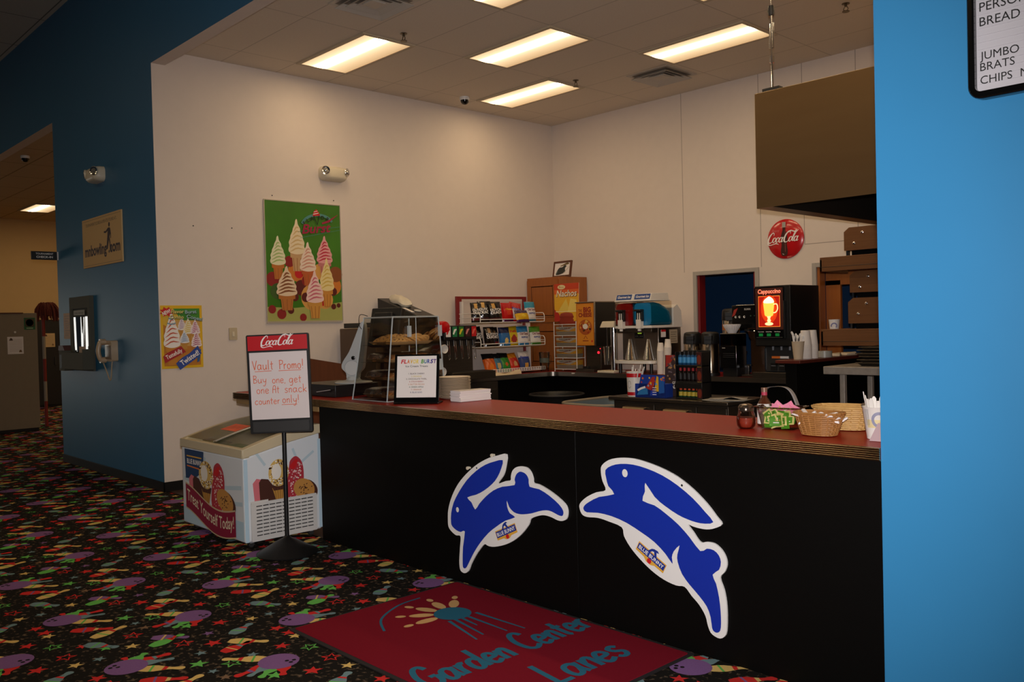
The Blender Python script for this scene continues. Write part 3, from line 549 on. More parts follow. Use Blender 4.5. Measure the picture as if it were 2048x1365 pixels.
# front print
f = Fr(L(FX0, FY0-.001, 0), (1, 0, 0), (0, 0, 1)); m = MB(); w = FX1-FX0
def fpoly(p, mat, d): m.poly(f, p, mat, d)
def wave(x): return .30+.012*math.sin((x-.15)/.75*2*math.pi+.6)
CH = ink('#c8b08c'); CHOC = ink('#4a2418'); PINK = ink('#d8737c'); NUT = ink('#d8b260'); NUT2 = ink('#6b431c'); COOK = ink('#c48a42'); VAN = ink('#efe8dc'); WAF = ink('#c08a3c'); STRAW = ink('#b3303c'); STRAW2 = ink('#e7b4b2'); MAR = ink('#8e1238')
def treats(f, x, y, s, m, d=.0015, sy=None):          # sandwich, nut cone, strawberry bar, cookie
    rnd = random.Random(3); sy = sy or s; P = lambda p: [(x+a*s, y+b*sy) for a, b in p]
    m.poly(f, P([(.0, .02), (.09, -.03), (.13, .2), (.09, .34), (.03, .36), (-.02, .3)]), PINK, d)
    m.poly(f, P([(.07, .0), (.3, -.03), (.28, .18), (.18, .33), (.09, .35), (.06, .3)]), CHOC, d+.0003)
    m.poly(f, P([(.23, .2), (.41, .2), (.36, -.02), (.29, -.02)]), WAF, d+.0006)
    for q in range(4): m.ribbon(f, P([(.26+q*.04, .2), (.29+q*.02, 0)]), .005*s, NUT2, d+.0008)
    m.poly(f, P([(.22, .24), (.42, .24), (.4, .16), (.25, .16)]), CHOC, d+.0008)
    m.poly(f, P(circ(.32, .4, .135, .19, 24)), NUT, d+.001)
    for q in range(90):
        a, r = rnd.uniform(0, 6.28), math.sqrt(rnd.uniform(.25, 1)); cx, cy = .32+.13*r*math.cos(a), .4+.185*r*math.sin(a)
        m.poly(f, P(circ(cx, cy, rnd.uniform(.008, .015), n=5, rot=rnd.uniform(0, 90))), NUT2 if q % 2 else VAN, d+.0012+(q % 3)*.0001)
    m.poly(f, P(circ(.29, .42, .065, .11, 20)), VAN, d+.0016)
    m.poly(f, P(smooth([(.42, -.02), (.62, .0), (.66, .3), (.64, .5), (.56, .6), (.48, .55), (.46, .46), (.44, .36)], 3, True)), STRAW, d+.0009)
    for q in range(80):
        cx, cy = rnd.uniform(.45, .64), rnd.uniform(.02, .52); m.poly(f, P(circ(cx, cy, rnd.uniform(.006, .014), n=5)), STRAW2 if q % 3 else VAN, d+.0011+(q % 3)*.0001)
    m.poly(f, P(smooth([(.47, .46), (.52, .42), (.56, .46), (.58, .55), (.53, .54)], 3, True)), R_INK, d+.0016)
    m.poly(f, P(circ(.7, .1, .17, .13, 24, rot=-50)), CHOC, d+.0016); m.poly(f, P(circ(.66, .12, .165, .13, 24, rot=-50)), COOK, d+.0019)
    for q in range(22):
        a, r = rnd.uniform(0, 6.28), math.sqrt(rnd.uniform(0, .7)); m.poly(f, P(circ(.66+.13*r*math.cos(a), .12+.13*r*math.sin(a), .012, .007, 6, rot=40)), CHOC, d+.0022)
fpoly(rect(.02, .06, w-.02, .2), FBL, .0008)
for p in ([(.3, .66), (.34, .5)], [(.45, .62), (.42, .5)], [(.6, .4), (1.06, .45)], [(.05, .42), (.25, .4)], [(.7, .3), (1.07, .33)]): m.ribbon(f, p, .03, FBG, .001)
fpoly([(.07, .66), (.43, .66), (.42, .56), (.36, .48), (.25, .43), (.08, .42)], ink('#143a66'), .0012)
m.text('BLUE BUNNY', f, .25, .545, .055, W_INK, w=.27, d=.0018, bold=.02); m.ribbon(f, [(.11, .605), (.39, .605)], .01, GOLD, .0018); m.ribbon(f, [(.11, .525), (.37, .515)], .01, O_INK, .0018)
treats(f, .16, .25, .95, m, .0016, .58)
ww = lambda a, off: off+.055*math.cos((a-.1)/.78*math.pi*1.25+.35)-.06*(a/.9)
tp = [(a, ww(a, .335)) for a in [.08+.055*i for i in range(17)]]; bt = [(a, ww(a, .135)) for a in [.08+.055*i for i in range(17)]]
fpoly(tp+bt[::-1], MAR, .0045); m.ribbon(f, tp, .012, CH, .005); m.ribbon(f, bt, .01, CH, .005)
m.text('Treat Yourself Today!', f, .52, .0, .13, ink('#e9dcbc'), w=.82, d=.0052, bold=.008, warp=lambda px, py: f(px, ww(px, .205)+py*1.0, .0052))
m.build('front_print', t, smooth_=False)
# side print and vent grille
f = Fr(L(FX1+.001, FY0, 0), (0, 1, 0), (0, 0, 1)); m = MB(); m.poly(f, rect(.0, .05, .03, .66), FBL, .0008); m.poly(f, rect(.615, .06, .64, .75), FBL, .0008)
for p in ([(.1, .7), (.17, .6)], [(.46, .58), (.58, .66)], [(.4, .7), (.44, .6)]): m.ribbon(f, p, .02, FBG, .001)
treats(f, .08, .315, .62, m, .0012, .54); m.build('side_print', t, smooth_=False)
GRL = M('grille_white', '#d8d4cf', .45); m = MB(); gf = f.sub(.045, .05, 0); m.prism(gf, rrect(0, 0, .545, .285, .01), .0, .012, GRL)
for r in range(9):
    for q in range(9):
        m.poly(gf, rect(.04+q*.053, .038+r*.027, .04+q*.053+.046, .038+r*.027+.007), K_INK, .0125)
        m.box((.04+q*.053, .046+r*.027, .012), (.04+q*.053+.046, .052+r*.027, .015), GRL, gf)
m.box((.0, .285, .002), (.14, .297, .008), GRL, gf); m.build('vent_grille', t)
for x, y in ((FX0+.08, FY0+.08), (FX1-.06, FY0+.07), (FX1-.06, FY1-.07), (FX0+.08, FY1-.07)):
    m = MB(); m.cyl(L(x-.012, y, .024), L(x+.012, y, .024), .0235, DGREY, n=14); m.box(L(x-.016, y-.012, .03), L(x+.016, y+.012, .05), GREY); m.build('caster', t)
m = MB(); sf = Fr(L(-6.86, 3.16, .8035), (1, 0, 0), (0, .975, .23)); m.poly(sf, rect(0, 0, .27, .14), ink('#f0663c'), .0)
for k in range(3): m.ribbon(sf, [(.03+.075*k, .03+.01*k), (.09+.075*k, .1)], .012, ink('#b8452a'), .0006)
m.build('price_sticker', t, smooth_=False)
for i, (x, y, c, n) in enumerate(((-6.4, 3.1, '#5f9a5a', 'green'), (-6.15, 3.12, '#b09468', 'beige'), (-6.2, 3.36, '#4a3a2c', 'dark brown'), (-6.42, 3.4, '#7a5a3a', 'reddish brown'), (-6.7, 3.36, '#8d7448', 'tan'), (-6.68, 3.1, '#6a7a58', 'olive'), (-6.92, 3.14, '#a5946a', 'pale yellow'), (-6.94, 3.38, '#5a4c3a', 'grey brown'))):
    m = MB(); m.box((-.1, -.07, 0), (.1, .07, .05), M('carton_'+n, c, .7)); m.box((-.085, -.055, .05), (.085, .055, .052), M('carton_lid_'+n, c, .5))
    m.build('ice_cream_carton', None, (x, y, .6685), .1*(i % 3)-.1, bevel=.004, label=n+' ice cream carton seen through the freezer glass', cat='carton')

# ------------------------------------------------------------------ red floor mat
t = thing('floor_mat', 'dark red entrance mat with a teal bowling emblem and lettering, in front of the counter', 'mat', (-3.35, 2.87, 0)); o = Vector((-3.35, 2.87, 0))
MATR = M('mat_pile', '#7c1725', .95, spec=.05, noise=.12, scale=90); RUB = M('mat_rubber', '#1a1414', .8)
m = MB(); f = Fr((0, 0, 0), (0, 1, 0), (-1, 0, 0)); m.prism(f, rrect(-.585, -.9, .585, .865, .01), .0042, .009, RUB); m.prism(f, rrect(-.56, -.88, .56, .845, .01), .009, .0125, MATR)
TL = M('mat_teal', '#2f6a80', .95, spec=.05); SA = M('mat_sand', '#d0a56c', .95, spec=.05); d = .0132
P = lambda x, y: (y-2.87, -(x+3.35))         # world to mat coordinates
a, b = P(-3.75, 3.03); m.poly(f, circ(a, b, .105, .105, 26), TL, d+.0015)
for ang, l, rr2 in ((176, .2, .04), (143, .21, .04), (110, .18, .036), (78, .2, .038), (48, .19, .04)):
    q = f.sub(a, b, 0, ang); m.poly(q, circ(.17, 0, .07, .03, 14), SA, d+.0006); m.poly(q, circ(.285, 0, .03, .018, 12), SA, d+.0006)
for x0, x1, l in ((-.09, -.17, .3), (-.05, -.1, .27), (-.01, -.03, .14), (.03, .02, .32), (.1, .11, .36)): m.ribbon(f, [(a+x0, b-.08), (a+x1, b-.1-l)], [.02, .01], TL, d)
m.ribbon(f, smooth([(a-.42, b+.05), (a-.32, b+.22), (a-.12, b+.34), (a+.05, b+.36)], 5), .014, TL, d)
m.script('Garden Center', f, -.545, -.3, .25, .03, TL, d, .16, .755, gap=.03); m.script('Lanes', f, -.12, -.68, .25, .03, TL, d, .16, .9, gap=.03)
m.build('mat_body', t, smooth_=False); 

# ------------------------------------------------------------------ sign stand
t = thing('sign_stand', 'black pedestal sign stand with a red header and handwritten white board', 'sign stand', (-5.68, 3.09, 0))
m = MB(); m.lathe([(.215, 0.0045), (.217, .012), (.2, .022), (.14, .055), (.08, .09), (.03, .115), (.018, .13)], BLK, n=40); m.build('base', t)
m = MB(); m.cyl((0, 0, .12), (0, 0, .95), .0155, BLK, n=14); m.build('pole', t)
ang = math.atan2(.728, .686); u = Vector((math.cos(ang), math.sin(ang), .021)); f0 = Fr((0, 0, 0), u, (u.x*-.021, u.y*-.021, 1)); f0 = Fr(f0(.008, .87, .0), f0.u, f0.v)
m = MB(); m.prism(f0, rrect(-.222, .0, .222, .705, .012), -.012, .018, BLK); m.prism(f0, rrect(-.2, .012, .2, .085, .006), .018, .026, DGREY); m.build('frame', t, bevel=.003)
m = MB(); m.poly(f0, rect(-.212, .592, .212, .695), REDP, .0186); cola(m, f0, -.118, .628, .24, W_INK, .0192); m.build('header', t, smooth_=False)
m = MB(); WB = M('whiteboard', '#e8dcda', .25, noise=.02, scale=8); m.poly(f0, rect(-.205, .1, .205, .578), WB, .0186); PEN = ink('#e2683c'); d = .0192
m.script('Vault', f0, -.185, .455, .072, .0052, PEN, d, 0, .95); m.script('Promo!', f0, .005, .453, .072, .0052, PEN, d, 0, .95)
m.ribbon(f0, [(-.17, .443), (-.05, .445)], .004, PEN, d); m.ribbon(f0, [(-.0, .443), (.16, .443)], .004, PEN, d)
m.script('Buy', f0, -.185, .36, .06, .0045, PEN, d, 0, 1.1); m.script('one, get', f0, -.05, .355, .06, .0045, PEN, d, 0, 1.05)
m.script('one', f0, -.165, .285, .062, .0045, PEN, d, 0, 1.1); m.script('At', f0, -.05, .285, .058, .0045, PEN, d); m.script('snack', f0, .035, .285, .062, .0045, PEN, d, 0, 1.1)
m.script('counter', f0, -.18, .208, .055, .0045, PEN, d, 0, 1.05); m.script('only!', f0, .015, .212, .06, .0045, PEN, d, 0, 1.1); m.ribbon(f0, [(.01, .2), (.12, .2)], .004, PEN, d)
m.build('whiteboard', t, smooth_=False)

# ------------------------------------------------------------------ posters on the side wall
t = thing('wall_poster', 'large green soft-serve cone poster with a silver frame on the side wall', 'poster', (XS, 5.11, 2.365)); f = Fr((0, 0, 0), (0, 1, 0), (0, 0, 1))
PW, PH = .475, .665; m = MB(); GRN = M('poster_green', '#3f7a22', .3, noise=.35, scale=2.2, coat=.3)
m.prism(f, rect(-PW, -PH, PW, PH), .004, .016, GRN, WPL); X = lambda a: -PW+a*2*PW; Yv = lambda b: -PH+b*2*PH
m.poly(f, [(X(0), Yv(0)), (X(1), Yv(0)), (X(1), Yv(.16)), (X(.7), Yv(.13)), (X(.35), Yv(.11)), (X(0), Yv(.12))], ink('#a9aa5c'), .0165)
FR = ink('#8e1b1c'); FR2 = ink('#5c1512'); OR = ink('#d07a2c'); WAF2 = ink('#b86a24'); PCH = ink('#dba050')
for i, (x, y, r, c) in enumerate(((.4, .42, .13, OR), (.3, .5, .07, FR), (.08, .35, .09, FR), (.14, .25, .1, ink('#3d5c22')), (.45, .28, .1, FR2), (.52, .34, .07, FR), (.6, .2, .17, PCH), (.76, .18, .12, PCH), (.88, .3, .12, OR), (.92, .4, .1, ink('#8a4b22')), (.7, .42, .1, PCH), (.88, .25, .055, FR2), (.88, .12, .05, FR2), (.95, .13, .04, FR2), (.73, .16, .05, R_INK),
    (.06, .1, .07, FR), (.18, .06, .085, FR), (.3, .09, .06, FR2), (.46, .03, .065, FR), (.42, .4, .06, R_INK), (.36, .2, .05, FR2), (.5, .2, .06, FR2))):
    m.poly(f, circ(X(x), Yv(y), r*PW*(1.9 if y > .15 else 1.4), r*PW*(1.9 if y > .15 else 1.4), 18), c, .017+.0001*i)
cr_ = ink('#e6d5a8')
for i, (x, y, w, h, a, b, s) in enumerate(((.4, .42, .22, .44, '#ecd9b4', '#d8b87c', '#c9a070'), (.15, .35, .2, .36, '#e6e2bc', '#a8bf72', '#c0702c'), (.77, .38, .22, .35, '#e8a4a4', '#c42a44', '#c87878'), (.54, .3, .22, .37, '#efd8c4', '#d79a84', '#bf5c2a'), (.79, .12, .2, .42, '#ecd898', '#d8b858', '#cf8c38'), (.25, .09, .27, .37, '#e8cfae', '#8a5430', '#b87030'), (.62, .02, .24, .41, '#efccc4', '#cf6a7c', '#cf9440'))):
    cone(m, f, X(x), Yv(y), w*2*PW, h*2*PH, ink(a), ink(b), ink(s), .0195+.0012*i, ink('#9a5a24'))
lf = f.sub(X(.68), Yv(.83), 0, 6); dl = .0285; TEA = ink('#4c8a86')
m.ribbon(lf, circ(0, -.02, .2, .12, 16, 15, 165), .03, TEA, dl); m.ribbon(lf, [(-.26, -.075), (.3, -.05)], .004, TEA, dl); m.ribbon(lf, [(-.24, -.145), (.3, -.085)], .004, TEA, dl)
for ch, ax, ay, rt in (('F', -.155, .03, 35), ('L', -.11, .055, 22), ('A', -.06, .07, 10), ('O', .07, .075, -12), ('R', .135, .055, -25)): m.text(ch, lf.sub(ax, ay-.03, 0, rt), 0, 0, .06, K_INK, bold=.03, d=dl+.0005)
m.ribbon(lf, [(-.035, .09), (.0, -.01), (.035, .09)], .015, K_INK, dl+.0006)
m.poly(lf, [(-.05, .09), (.05, .09), (.035, .13), (.01, .165), (-.02, .15), (-.04, .12)], R_INK, dl+.0005); m.ribbon(lf, [(-.04, .11), (.03, .12)], .008, W_INK, dl+.0008); m.ribbon(lf, [(-.03, .135), (.02, .145)], .006, W_INK, dl+.0008)
CRI = ink('#9e1440'); m.text('Burst', lf, -.03, -.1, .145, CRI, w=.36, shear=.3, bold=.025, d=dl+.001); m.ribbon(lf, [(.06, -.0), (.15, .02), (.28, .09)], [.02, .025, .004], CRI, dl+.001)
m.build('print', t, smooth_=False)
m = MB()
for a, b in ((rect(-PW-.006, PH, PW+.006, PH+.01), 0), (rect(-PW-.006, -PH-.02, PW+.006, -PH), 0), (rect(PW, -PH, PW+.008, PH), 0), (rect(-PW-.008, -PH, -PW, PH), 0)): m.prism(f, a, .002, .022, M('poster_frame', '#cfc5b4', .25, .4))
m.build('frame', t, bevel=.002)
t = thing('wall_poster', 'small yellow-edged ice cream cone poster low on the side wall near the blue corner', 'poster', (XS, 3.685, 1.56)); PW, PH = .215, .32; X = lambda a: -PW+a*2*PW; Yv = lambda b: -PH+b*2*PH
m = MB(); m.prism(f, rect(-PW, -PH, PW, PH), .002, .005, ink('#e2b416'), PAPER); d = .0055
m.poly(f, rect(X(.06), Yv(.04), X(.94), Yv(.95)), ink('#c07c2a'), d); m.poly(f, [(X(.3), Yv(.95)), (X(.94), Yv(.95)), (X(.94), Yv(.7)), (X(.3), Yv(.72)), (X(.1), Yv(.8))], ink('#3f8a2e'), d+.0003); m.poly(f, [(X(.06), Yv(.9)), (X(.3), Yv(.95)), (X(.5), Yv(.76)), (X(.3), Yv(.6)), (X(.06), Yv(.7))], ink('#d9b13a'), d+.0006)
m.poly(f, rect(X(.35), Yv(.35), X(.94), Yv(.76)), ink('#cfa25a'), d+.0008)
for i, (x, y, w, h, a, b, s) in enumerate(((.5, .5, .2, .32, '#e8e0dc', '#a58ab4', '#c08a3c'), (.65, .42, .26, .38, '#ece2c8', '#d8c060', '#c08a3c'), (.82, .42, .24, .36, '#ece0e4', '#b04a70', '#c08a3c'), (.55, .3, .24, .3, '#e6e6ea', '#7a9ac0', '#c08a3c'), (.84, .2, .26, .4, '#eee0e0', '#a5386a', '#b87430'), (.25, .05, .4, .86, '#eeeae6', '#c4604a', '#c4822c'))):
    cone(m, f, X(x), Yv(y), w*2*PW, h*2*PH, ink(a), ink(b), ink(s), d+.001+.001*i)
for q in ((.25, .8, .14), (.25, .72, .2)): m.ribbon(f, [(X(q[0]-q[2]/2), Yv(q[1])), (X(q[0]), Yv(q[1]-.02)), (X(q[0]+q[2]/2), Yv(q[1]))], .012, ink('#6f9bb0'), d+.0075)
sp = []
for i in range(16):
    r = .085 if i % 2 else .05; sp.append((X(.14)+r*math.cos(i*math.pi/8)*.9, Yv(.9)+r*.62*math.sin(i*math.pi/8)))
dd2 = .0145; m.poly(f, sp, R_INK, dd2); m.text('NEW!', f.sub(X(.15), Yv(.865), 0, 22), 0, 0, .052, W_INK, w=.085, bold=.03, d=dd2+.0006)
YT = ink('#ded37a'); CY = ink('#9fc4c6')
for tx, x, y, w, c, r in (('Flavor', .4, .875, .13, YT, 0), ('Burst', .72, .87, .12, CY, 2), ('Combo', .38, .79, .14, YT, -1), ('Cones!', .8, .775, .17, CY, -12)):
    q = f.sub(X(x), Yv(y), 0, r); m.text(tx, q, .003, -.004, .05, K_INK, w=w, bold=.05, d=dd2); m.text(tx, q, 0, 0, .05, c, w=w, bold=.02, d=dd2+.0008)
q = f.sub(X(.3), Yv(.21), 0, 24); m.poly(q, [(-.12, -.03), (.12, -.02), (.1, .055), (-.06, .055), (-.11, .04)], ink('#a5202c'), dd2); m.text('Tastefully', q, 0, -.005, .06, W_INK, w=.18, bold=.015, d=dd2+.0006)
q = f.sub(X(.66), Yv(.16), 0, 31); m.poly(q, [(-.15, -.05), (.03, -.045), (.13, -.03), (.14, .06), (.02, .04), (-.06, .045), (-.15, .03)], ink('#2c4a9c'), dd2+.0002); m.text('Twisted!', q, 0, -.025, .075, W_INK, w=.22, bold=.02, d=dd2+.001)
m.poly(f, [(X(.84), Yv(.08)), (X(.9), Yv(.1)), (X(.95), Yv(.3)), (X(.85), Yv(.25))], ink('#245a94'), dd2)
m.build('print', t, smooth_=False)
NAIL = M('nail_head', '#1c1814', .5)
for y, z, l in ((3.84, 2.7, 'left one of two tiny dark nail holes between the blue corner and the green poster'), (4.26, 2.7, 'right one of two tiny dark nail holes between the blue corner and the green poster'), (4.74, 3.085, 'tiny dark nail above the top left corner of the green poster'), (5.52, 3.09, 'tiny dark nail above the top right corner of the green poster')):
    m = MB(); m.lathe([(.007, 0), (.007, .004), (.003, .006)], NAIL, n=8, fr=Fr((0, 0, 0), (0, 1, 0), (0, 0, 1))); m.build('nail', None, (XS, y, z), label=l, cat='nail')
t = thing('wall_switch', 'small beige switch plate on the side wall between the two posters', 'switch', (XS, 4.235, 1.575)); m = MB(); m.prism(f, rrect(-.045, -.065, .045, .065, .008), .0, .012, BEIGE); m.build('plate', t, bevel=.003); m = MB(); m.prism(f, rect(-.012, -.025, .012, .025), .012, .018, CREAM); m.build('toggle', t)

# ------------------------------------------------------------------ emergency lights
def emergency(label, loc, rotz):             # built facing -Y
    t = thing('emergency_light', label, 'emergency light', loc, rotz, 'twin-head emergency lights'); f = FRONT
    m = MB(); R = []
    for c, sx, sz in ((0, 1., 1.), (.05, .99, .98), (.09, .93, .88), (.115, .8, .68), (.122, .6, .45)): R.append([f(a*sx, b*sz, c) for a, b in rrect(-.17, -.085, .17, .085, .06, 6)])
    m.loft(R, CREAM); m.build('body', t)
    for s in (-1, 1):
        m = MB(); hf = Fr((s*.125, -.085, .02), (1, s*.6, 0), (0, 0, 1)); m.lathe([(.02, 0), (.05, .018), (.052, .034)], CREAM, n=18, fr=hf); hd = m.build('lamp_head', t)
        m = MB(); m.lathe([(.05, .034), (.047, .04), (.03, .034), (.016, .033), (.012, .044), (.0, .047)], CHROME, n=18, fr=hf); m.build('reflector', hd)
    return t
E1 = emergency('white twin-lamp emergency light high on the dark blue wall at left', (-10.38, Y0, 3.4), 0)
dup(E1, (XS, 5.5, 3.39), math.pi/2, 'white twin-lamp emergency light on the pale side wall above the green poster')

# ------------------------------------------------------------------ on the blue wall at left
t = thing('wall_sign', 'tan bowling website sign with a bowler figure on the dark blue wall', 'sign', (-10.36, Y0, 2.665)); f = FRONT; m = MB()
TANB = M('sign_tan', '#dcb883', .8, spec=.15); m.prism(f, rect(-.635, -.28, .635, .28), .002, .016, TANB); BR = ink('#3a2320'); m.build('board', t, bevel=.002)
m = MB(); d = .0166
for a in (rect(-.615, .255, .615, .261), rect(-.615, -.261, .615, -.255)): m.poly(f, a, ink('#a98a5c'), d)
m.text('TOURNAMENT SCORES & UPDATES FOUND AT...', f, -.0, .19, .05, ink('#6b5a44'), w=1.02, d=d); m.text('mnbowling', f, -.2, -.15, .17, BR, w=.72, bold=.035, d=d); m.text('.com', f, .4, -.15, .17, BR, w=.36, bold=.035, d=d)
g = f.sub(.2, -.05, 0); m.poly(g, circ(.06, .205, .026, n=12), BR, d); m.poly(g, [(.02, .17), (.07, .175), (.09, .1), (.05, .05), (.0, -.06), (-.05, -.07), (-.02, .03), (.0, .1)], BR, d); m.ribbon(g, [(.03, .16), (-.05, .13), (-.11, .135)], [.03, .022, .02], BR, d); m.ribbon(g, [(.05, .06), (.07, -.0), (.075, -.09)], [.035, .03, .02], BR, d); m.ribbon(g, [(.08, .165), (.1, .1), (.1, .05)], .02, BR, d)
m.poly(g, circ(.105, -.06, .02, n=12), BR, d); m.build('lettering', t, smooth_=False)
t = thing('blade_sign', 'small black hanging check-in sign projecting from the blue wall edge', 'sign', (-12.0, 3.32, 2.61)); m = MB(); m.box((-.012, -.17, -.052), (.012, .125, .052), BLK); m.build('board', t, bevel=.002)
m = MB(); m.box((-.014, .125, -.052), (.014, .14, .052), PAPER); m.build('mount', t); q = Fr((.0125, -.02, 0), (0, 1, 0), (0, 0, 1)); m = MB(); m.text('TOURNAMENT', q, 0, .012, .03, W_INK, w=.2, bold=.02); m.text('CHECK-IN', q, 0, -.03, .036, W_INK, w=.19, bold=.03); m.build('lettering', t, smooth_=False)
t = thing('brochure_holder', 'grey wall panel with a shiny mirror face and literature bin, on the blue wall', 'wall panel', (-11.1, Y0, 1.2)); f = FRONT
HG = M('holder_grey', '#57564c', .7, spec=.2); m = MB(); m.prism(f, rect(-.36, -.02, .36, .86), .0, .03, HG); m.prism(f, rect(-.36, .72, .36, .86), .03, .05, HG); m.prism(f, rect(-.36, .2, -.29, .72), .03, .05, HG); m.prism(f, rect(.29, .2, .36, .72), .03, .05, HG); m.build('frame', t, bevel=.004)
m = MB(); n = 24; vs = []; 
for i in range(n+1):
    a = -.28+.56*i/n; c = .04+.008*math.sin(i/n*9); vs += [f(a, .16, c), f(a, .62, c+.006*math.sin(i/n*7))]
m.add(vs, [(2*i, 2*i+2, 2*i+3, 2*i+1) for i in range(n)], M('wavy_mirror', '#d7d9de', .06, 1.)); m.build('mirror_face', t)
m = MB(); m.poly(f, rect(-.2, .64, .2, .7), ink('#8d8774'), .052); m.text('PUBLIC NOTICES', f, 0, .655, .03, K_INK, w=.3, d=.0525); m.build('label_plate', t, smooth_=False)
m = MB()
for b in (((-.36, 0, .03), (.4, .012, .15)), ((-.36, 0, .145), (.4, .2, .155)), ((-.37, 0, .03), (-.355, .22, .155)), ((.39, 0, .03), (.405, .24, .155))): m.box(*b, HG, f)
m.build('bin', t, bevel=.004)
m = MB(); m.box((.14, .012, .1), (.34, .27, .106), M('leaflet', '#c5ab96', .8), f); m.box((.18, .012, .115), (.36, .23, .12), M('leaflet', '', 1), f); m.build('leaflet', t)
m = MB(); m.box((-.66, -.03, .0), (-.46, .22, .1), HG, f); m.box((-.63, .0, .1), (-.49, .17, .102), K_INK, f); m.prism(f, [(-.68, .22), (-.44, .22), (-.5, .28), (-.66, .28)], .0, .1, ink('#5a3836')); m.build('side_pocket', t, bevel=.004)
m = MB(); m.prism(FRONT, rect(-.14, -.16, .14, .16), .001, .003, M('notice_paper', '#cfb6a4', .8))
for k in range(9): m.poly(FRONT, rect(-.1, .12-.03*k, .1-.03*(k % 3), .128-.03*k), ink('#9a8274'), .0035)
m.build('notice', None, (-11.72, Y0, 1.72), label='narrow pale printed notice taped left of the grey wall panel', cat='notice', smooth_=False)
t = thing('wall_telephone', 'beige wall telephone with a hanging cord on the dark blue wall', 'telephone', (-10.1, Y0, 1.42)); PH_ = M('phone_beige', '#b9a183', .3, coat=.4)
m = MB(); m.prism(FRONT, rrect(-.1, -.115, .1, .115, .02), 0, .07, PH_); m.prism(FRONT, rect(-.06, -.09, .09, .06), .07, .082, M('phone_dark', '#6f5e4b', .3)); m.build('body', t, bevel=.006)
m = MB(); h = smooth([(-.09, .12, .1), (-.09, .08, .13), (-.09, .0, .145), (-.09, -.08, .13), (-.09, -.115, .1)], 5); m.tube([FRONT(*p) for p in h], .026, PH_, 12)
for z in (.1, -.1): m.cyl(FRONT(-.09, z, .13), FRONT(-.09, z, .07), .034, PH_, n=16)
m.build('handset', t); m = MB(); m.tube([FRONT(*p) for p in smooth([(-.09, -.12, .1), (-.075, -.22, .07), (-.04, -.32, .05), (-.01, -.3, .045), (.02, -.18, .045), (.03, -.1, .04)], 6)], .007, PH_, 6); m.build('cord', t)

# ------------------------------------------------------------------ side room
LK = M('locker_grey', '#8c7f68', .55, noise=.06, scale=12); t = thing('display_partition', 'tall grey partition panel with two notices in the side room', 'partition', (-16.4, 3.6, 0)); m = MB(); m.box((-.08, -.8, .05), (0, .76, 2.0), LK); m.box((-.07, -.78, 0), (-.01, .74, .05), BLK); m.build('panel', t, bevel=.004)
m = MB(); m.box((-.09, -.81, 1.99), (.01, .55, 2.01), DWOOD); m.build('top_trim', t)
def note(n, label, x, y, z, w, h, bg, lines):
    q = Fr((0, 0, 0), (0, 1, 0), (0, 0, 1)); m = MB(); m.prism(q, rect(-w/2, -h/2, w/2, h/2), .0005, .003, bg)
    for r in lines: m.poly(q, [(a*w, b*h) for a, b in r[0]], r[1], .0036)
    m.build(n, None, (x, y, z), label=label, cat='notice', smooth_=False)
NL = [(rect(-.38, .3-.09*k, .4, .315-.09*k), ink('#a48f72')) for k in range(8)]+[([(-.4, .28), (-.15, .28), (-.2, .4), (-.3, .44)], ink('#5a4634')), ([(.2, -.4), (.4, -.4), (.36, -.28), (.26, -.26)], ink('#8a6a3c'))]
note('notice', 'white printed notice pinned to the grey partition', -16.4, 4.02, 1.46, .24, .29, PAPER, NL)
note('notice', 'small green poster at the top right corner of the grey partition', -16.4, 4.245, 1.82, .17, .2, ink('#24663c'), [(rect(-.4, -.25, .4, .42), ink('#4a3a20')), (circ(0, .08, .34, .3, 14), ink('#7a5a2c')), (rect(-.3, -.42, .3, -.34), ink('#9fb08c'))])
m = MB(); m.lathe([(.018, 0), (.016, .008)], WPL, n=10, fr=SIDE); m.build('door_bell', None, (-16.4, 4.02, 1.68), label='small round white button above the notice on the grey partition', cat='button')
t = thing('storage_locker', 'tall black cabinet with a notice behind the grey partition in the side room', 'cabinet', (-21.6, 6.1, 0)); m = MB(); m.box((-.45, -.5, .05), (0, .5, 1.975), M('locker_black', '#1c1714', .5)); m.box((-.44, -.48, 0), (-.02, .48, .05), BLK); m.build('body', t, bevel=.005); m = MB(); m.box((0, -.02, .95), (.03, .0, 1.12), DGREY); m.build('handle', t)
note('notice', 'pale notice with small pictures on the black cabinet in the side room', -21.598, 5.98, 1.51, .24, .31, M('notice_tan', '#cfae7c', .8), NL)
t = thing('feather_mop', 'reddish brown shaggy duster with a red and white striped pole beside the grey partition', 'duster', (-17.0, 4.62, 0)); m = MB(); P2 = [.0, .45, .8, 1.2, 1.6, 1.97]
for i in range(5): m.cyl((0, 0, P2[i]), (0, 0, P2[i+1]), .028, ink('#8e2a1c') if i % 2 == 0 else ink('#a59a86'), n=10)
m.build('pole', t); m = MB(); HAIR = M('rust_hair', '#6b2a18', .8, noise=.4, scale=40); rnd = random.Random(5)
for k in range(150):
    a = rnd.uniform(0, 6.28); r = rnd.uniform(.08, .17); h = rnd.uniform(-.12, .1); m.tube(smooth([(0, .05, 2.08), (r*.6*math.cos(a), .06+r*.6*math.sin(a), 2.17+rnd.uniform(-.03, .03)), (r*math.cos(a), .07+r*math.sin(a)*1.1, 2.08), (r*1.05*math.cos(a), .08+r*1.2*math.sin(a), 1.98+h)], 3), .011, HAIR, 4)
m.lathe([(.02, 1.95), (.1, 1.99), (.14, 2.08), (.1, 2.16), (.02, 2.2)], HAIR, (0, .06, 0), n=12); o2 = m.build('bristles', t); o2['kind'] = 'stuff'

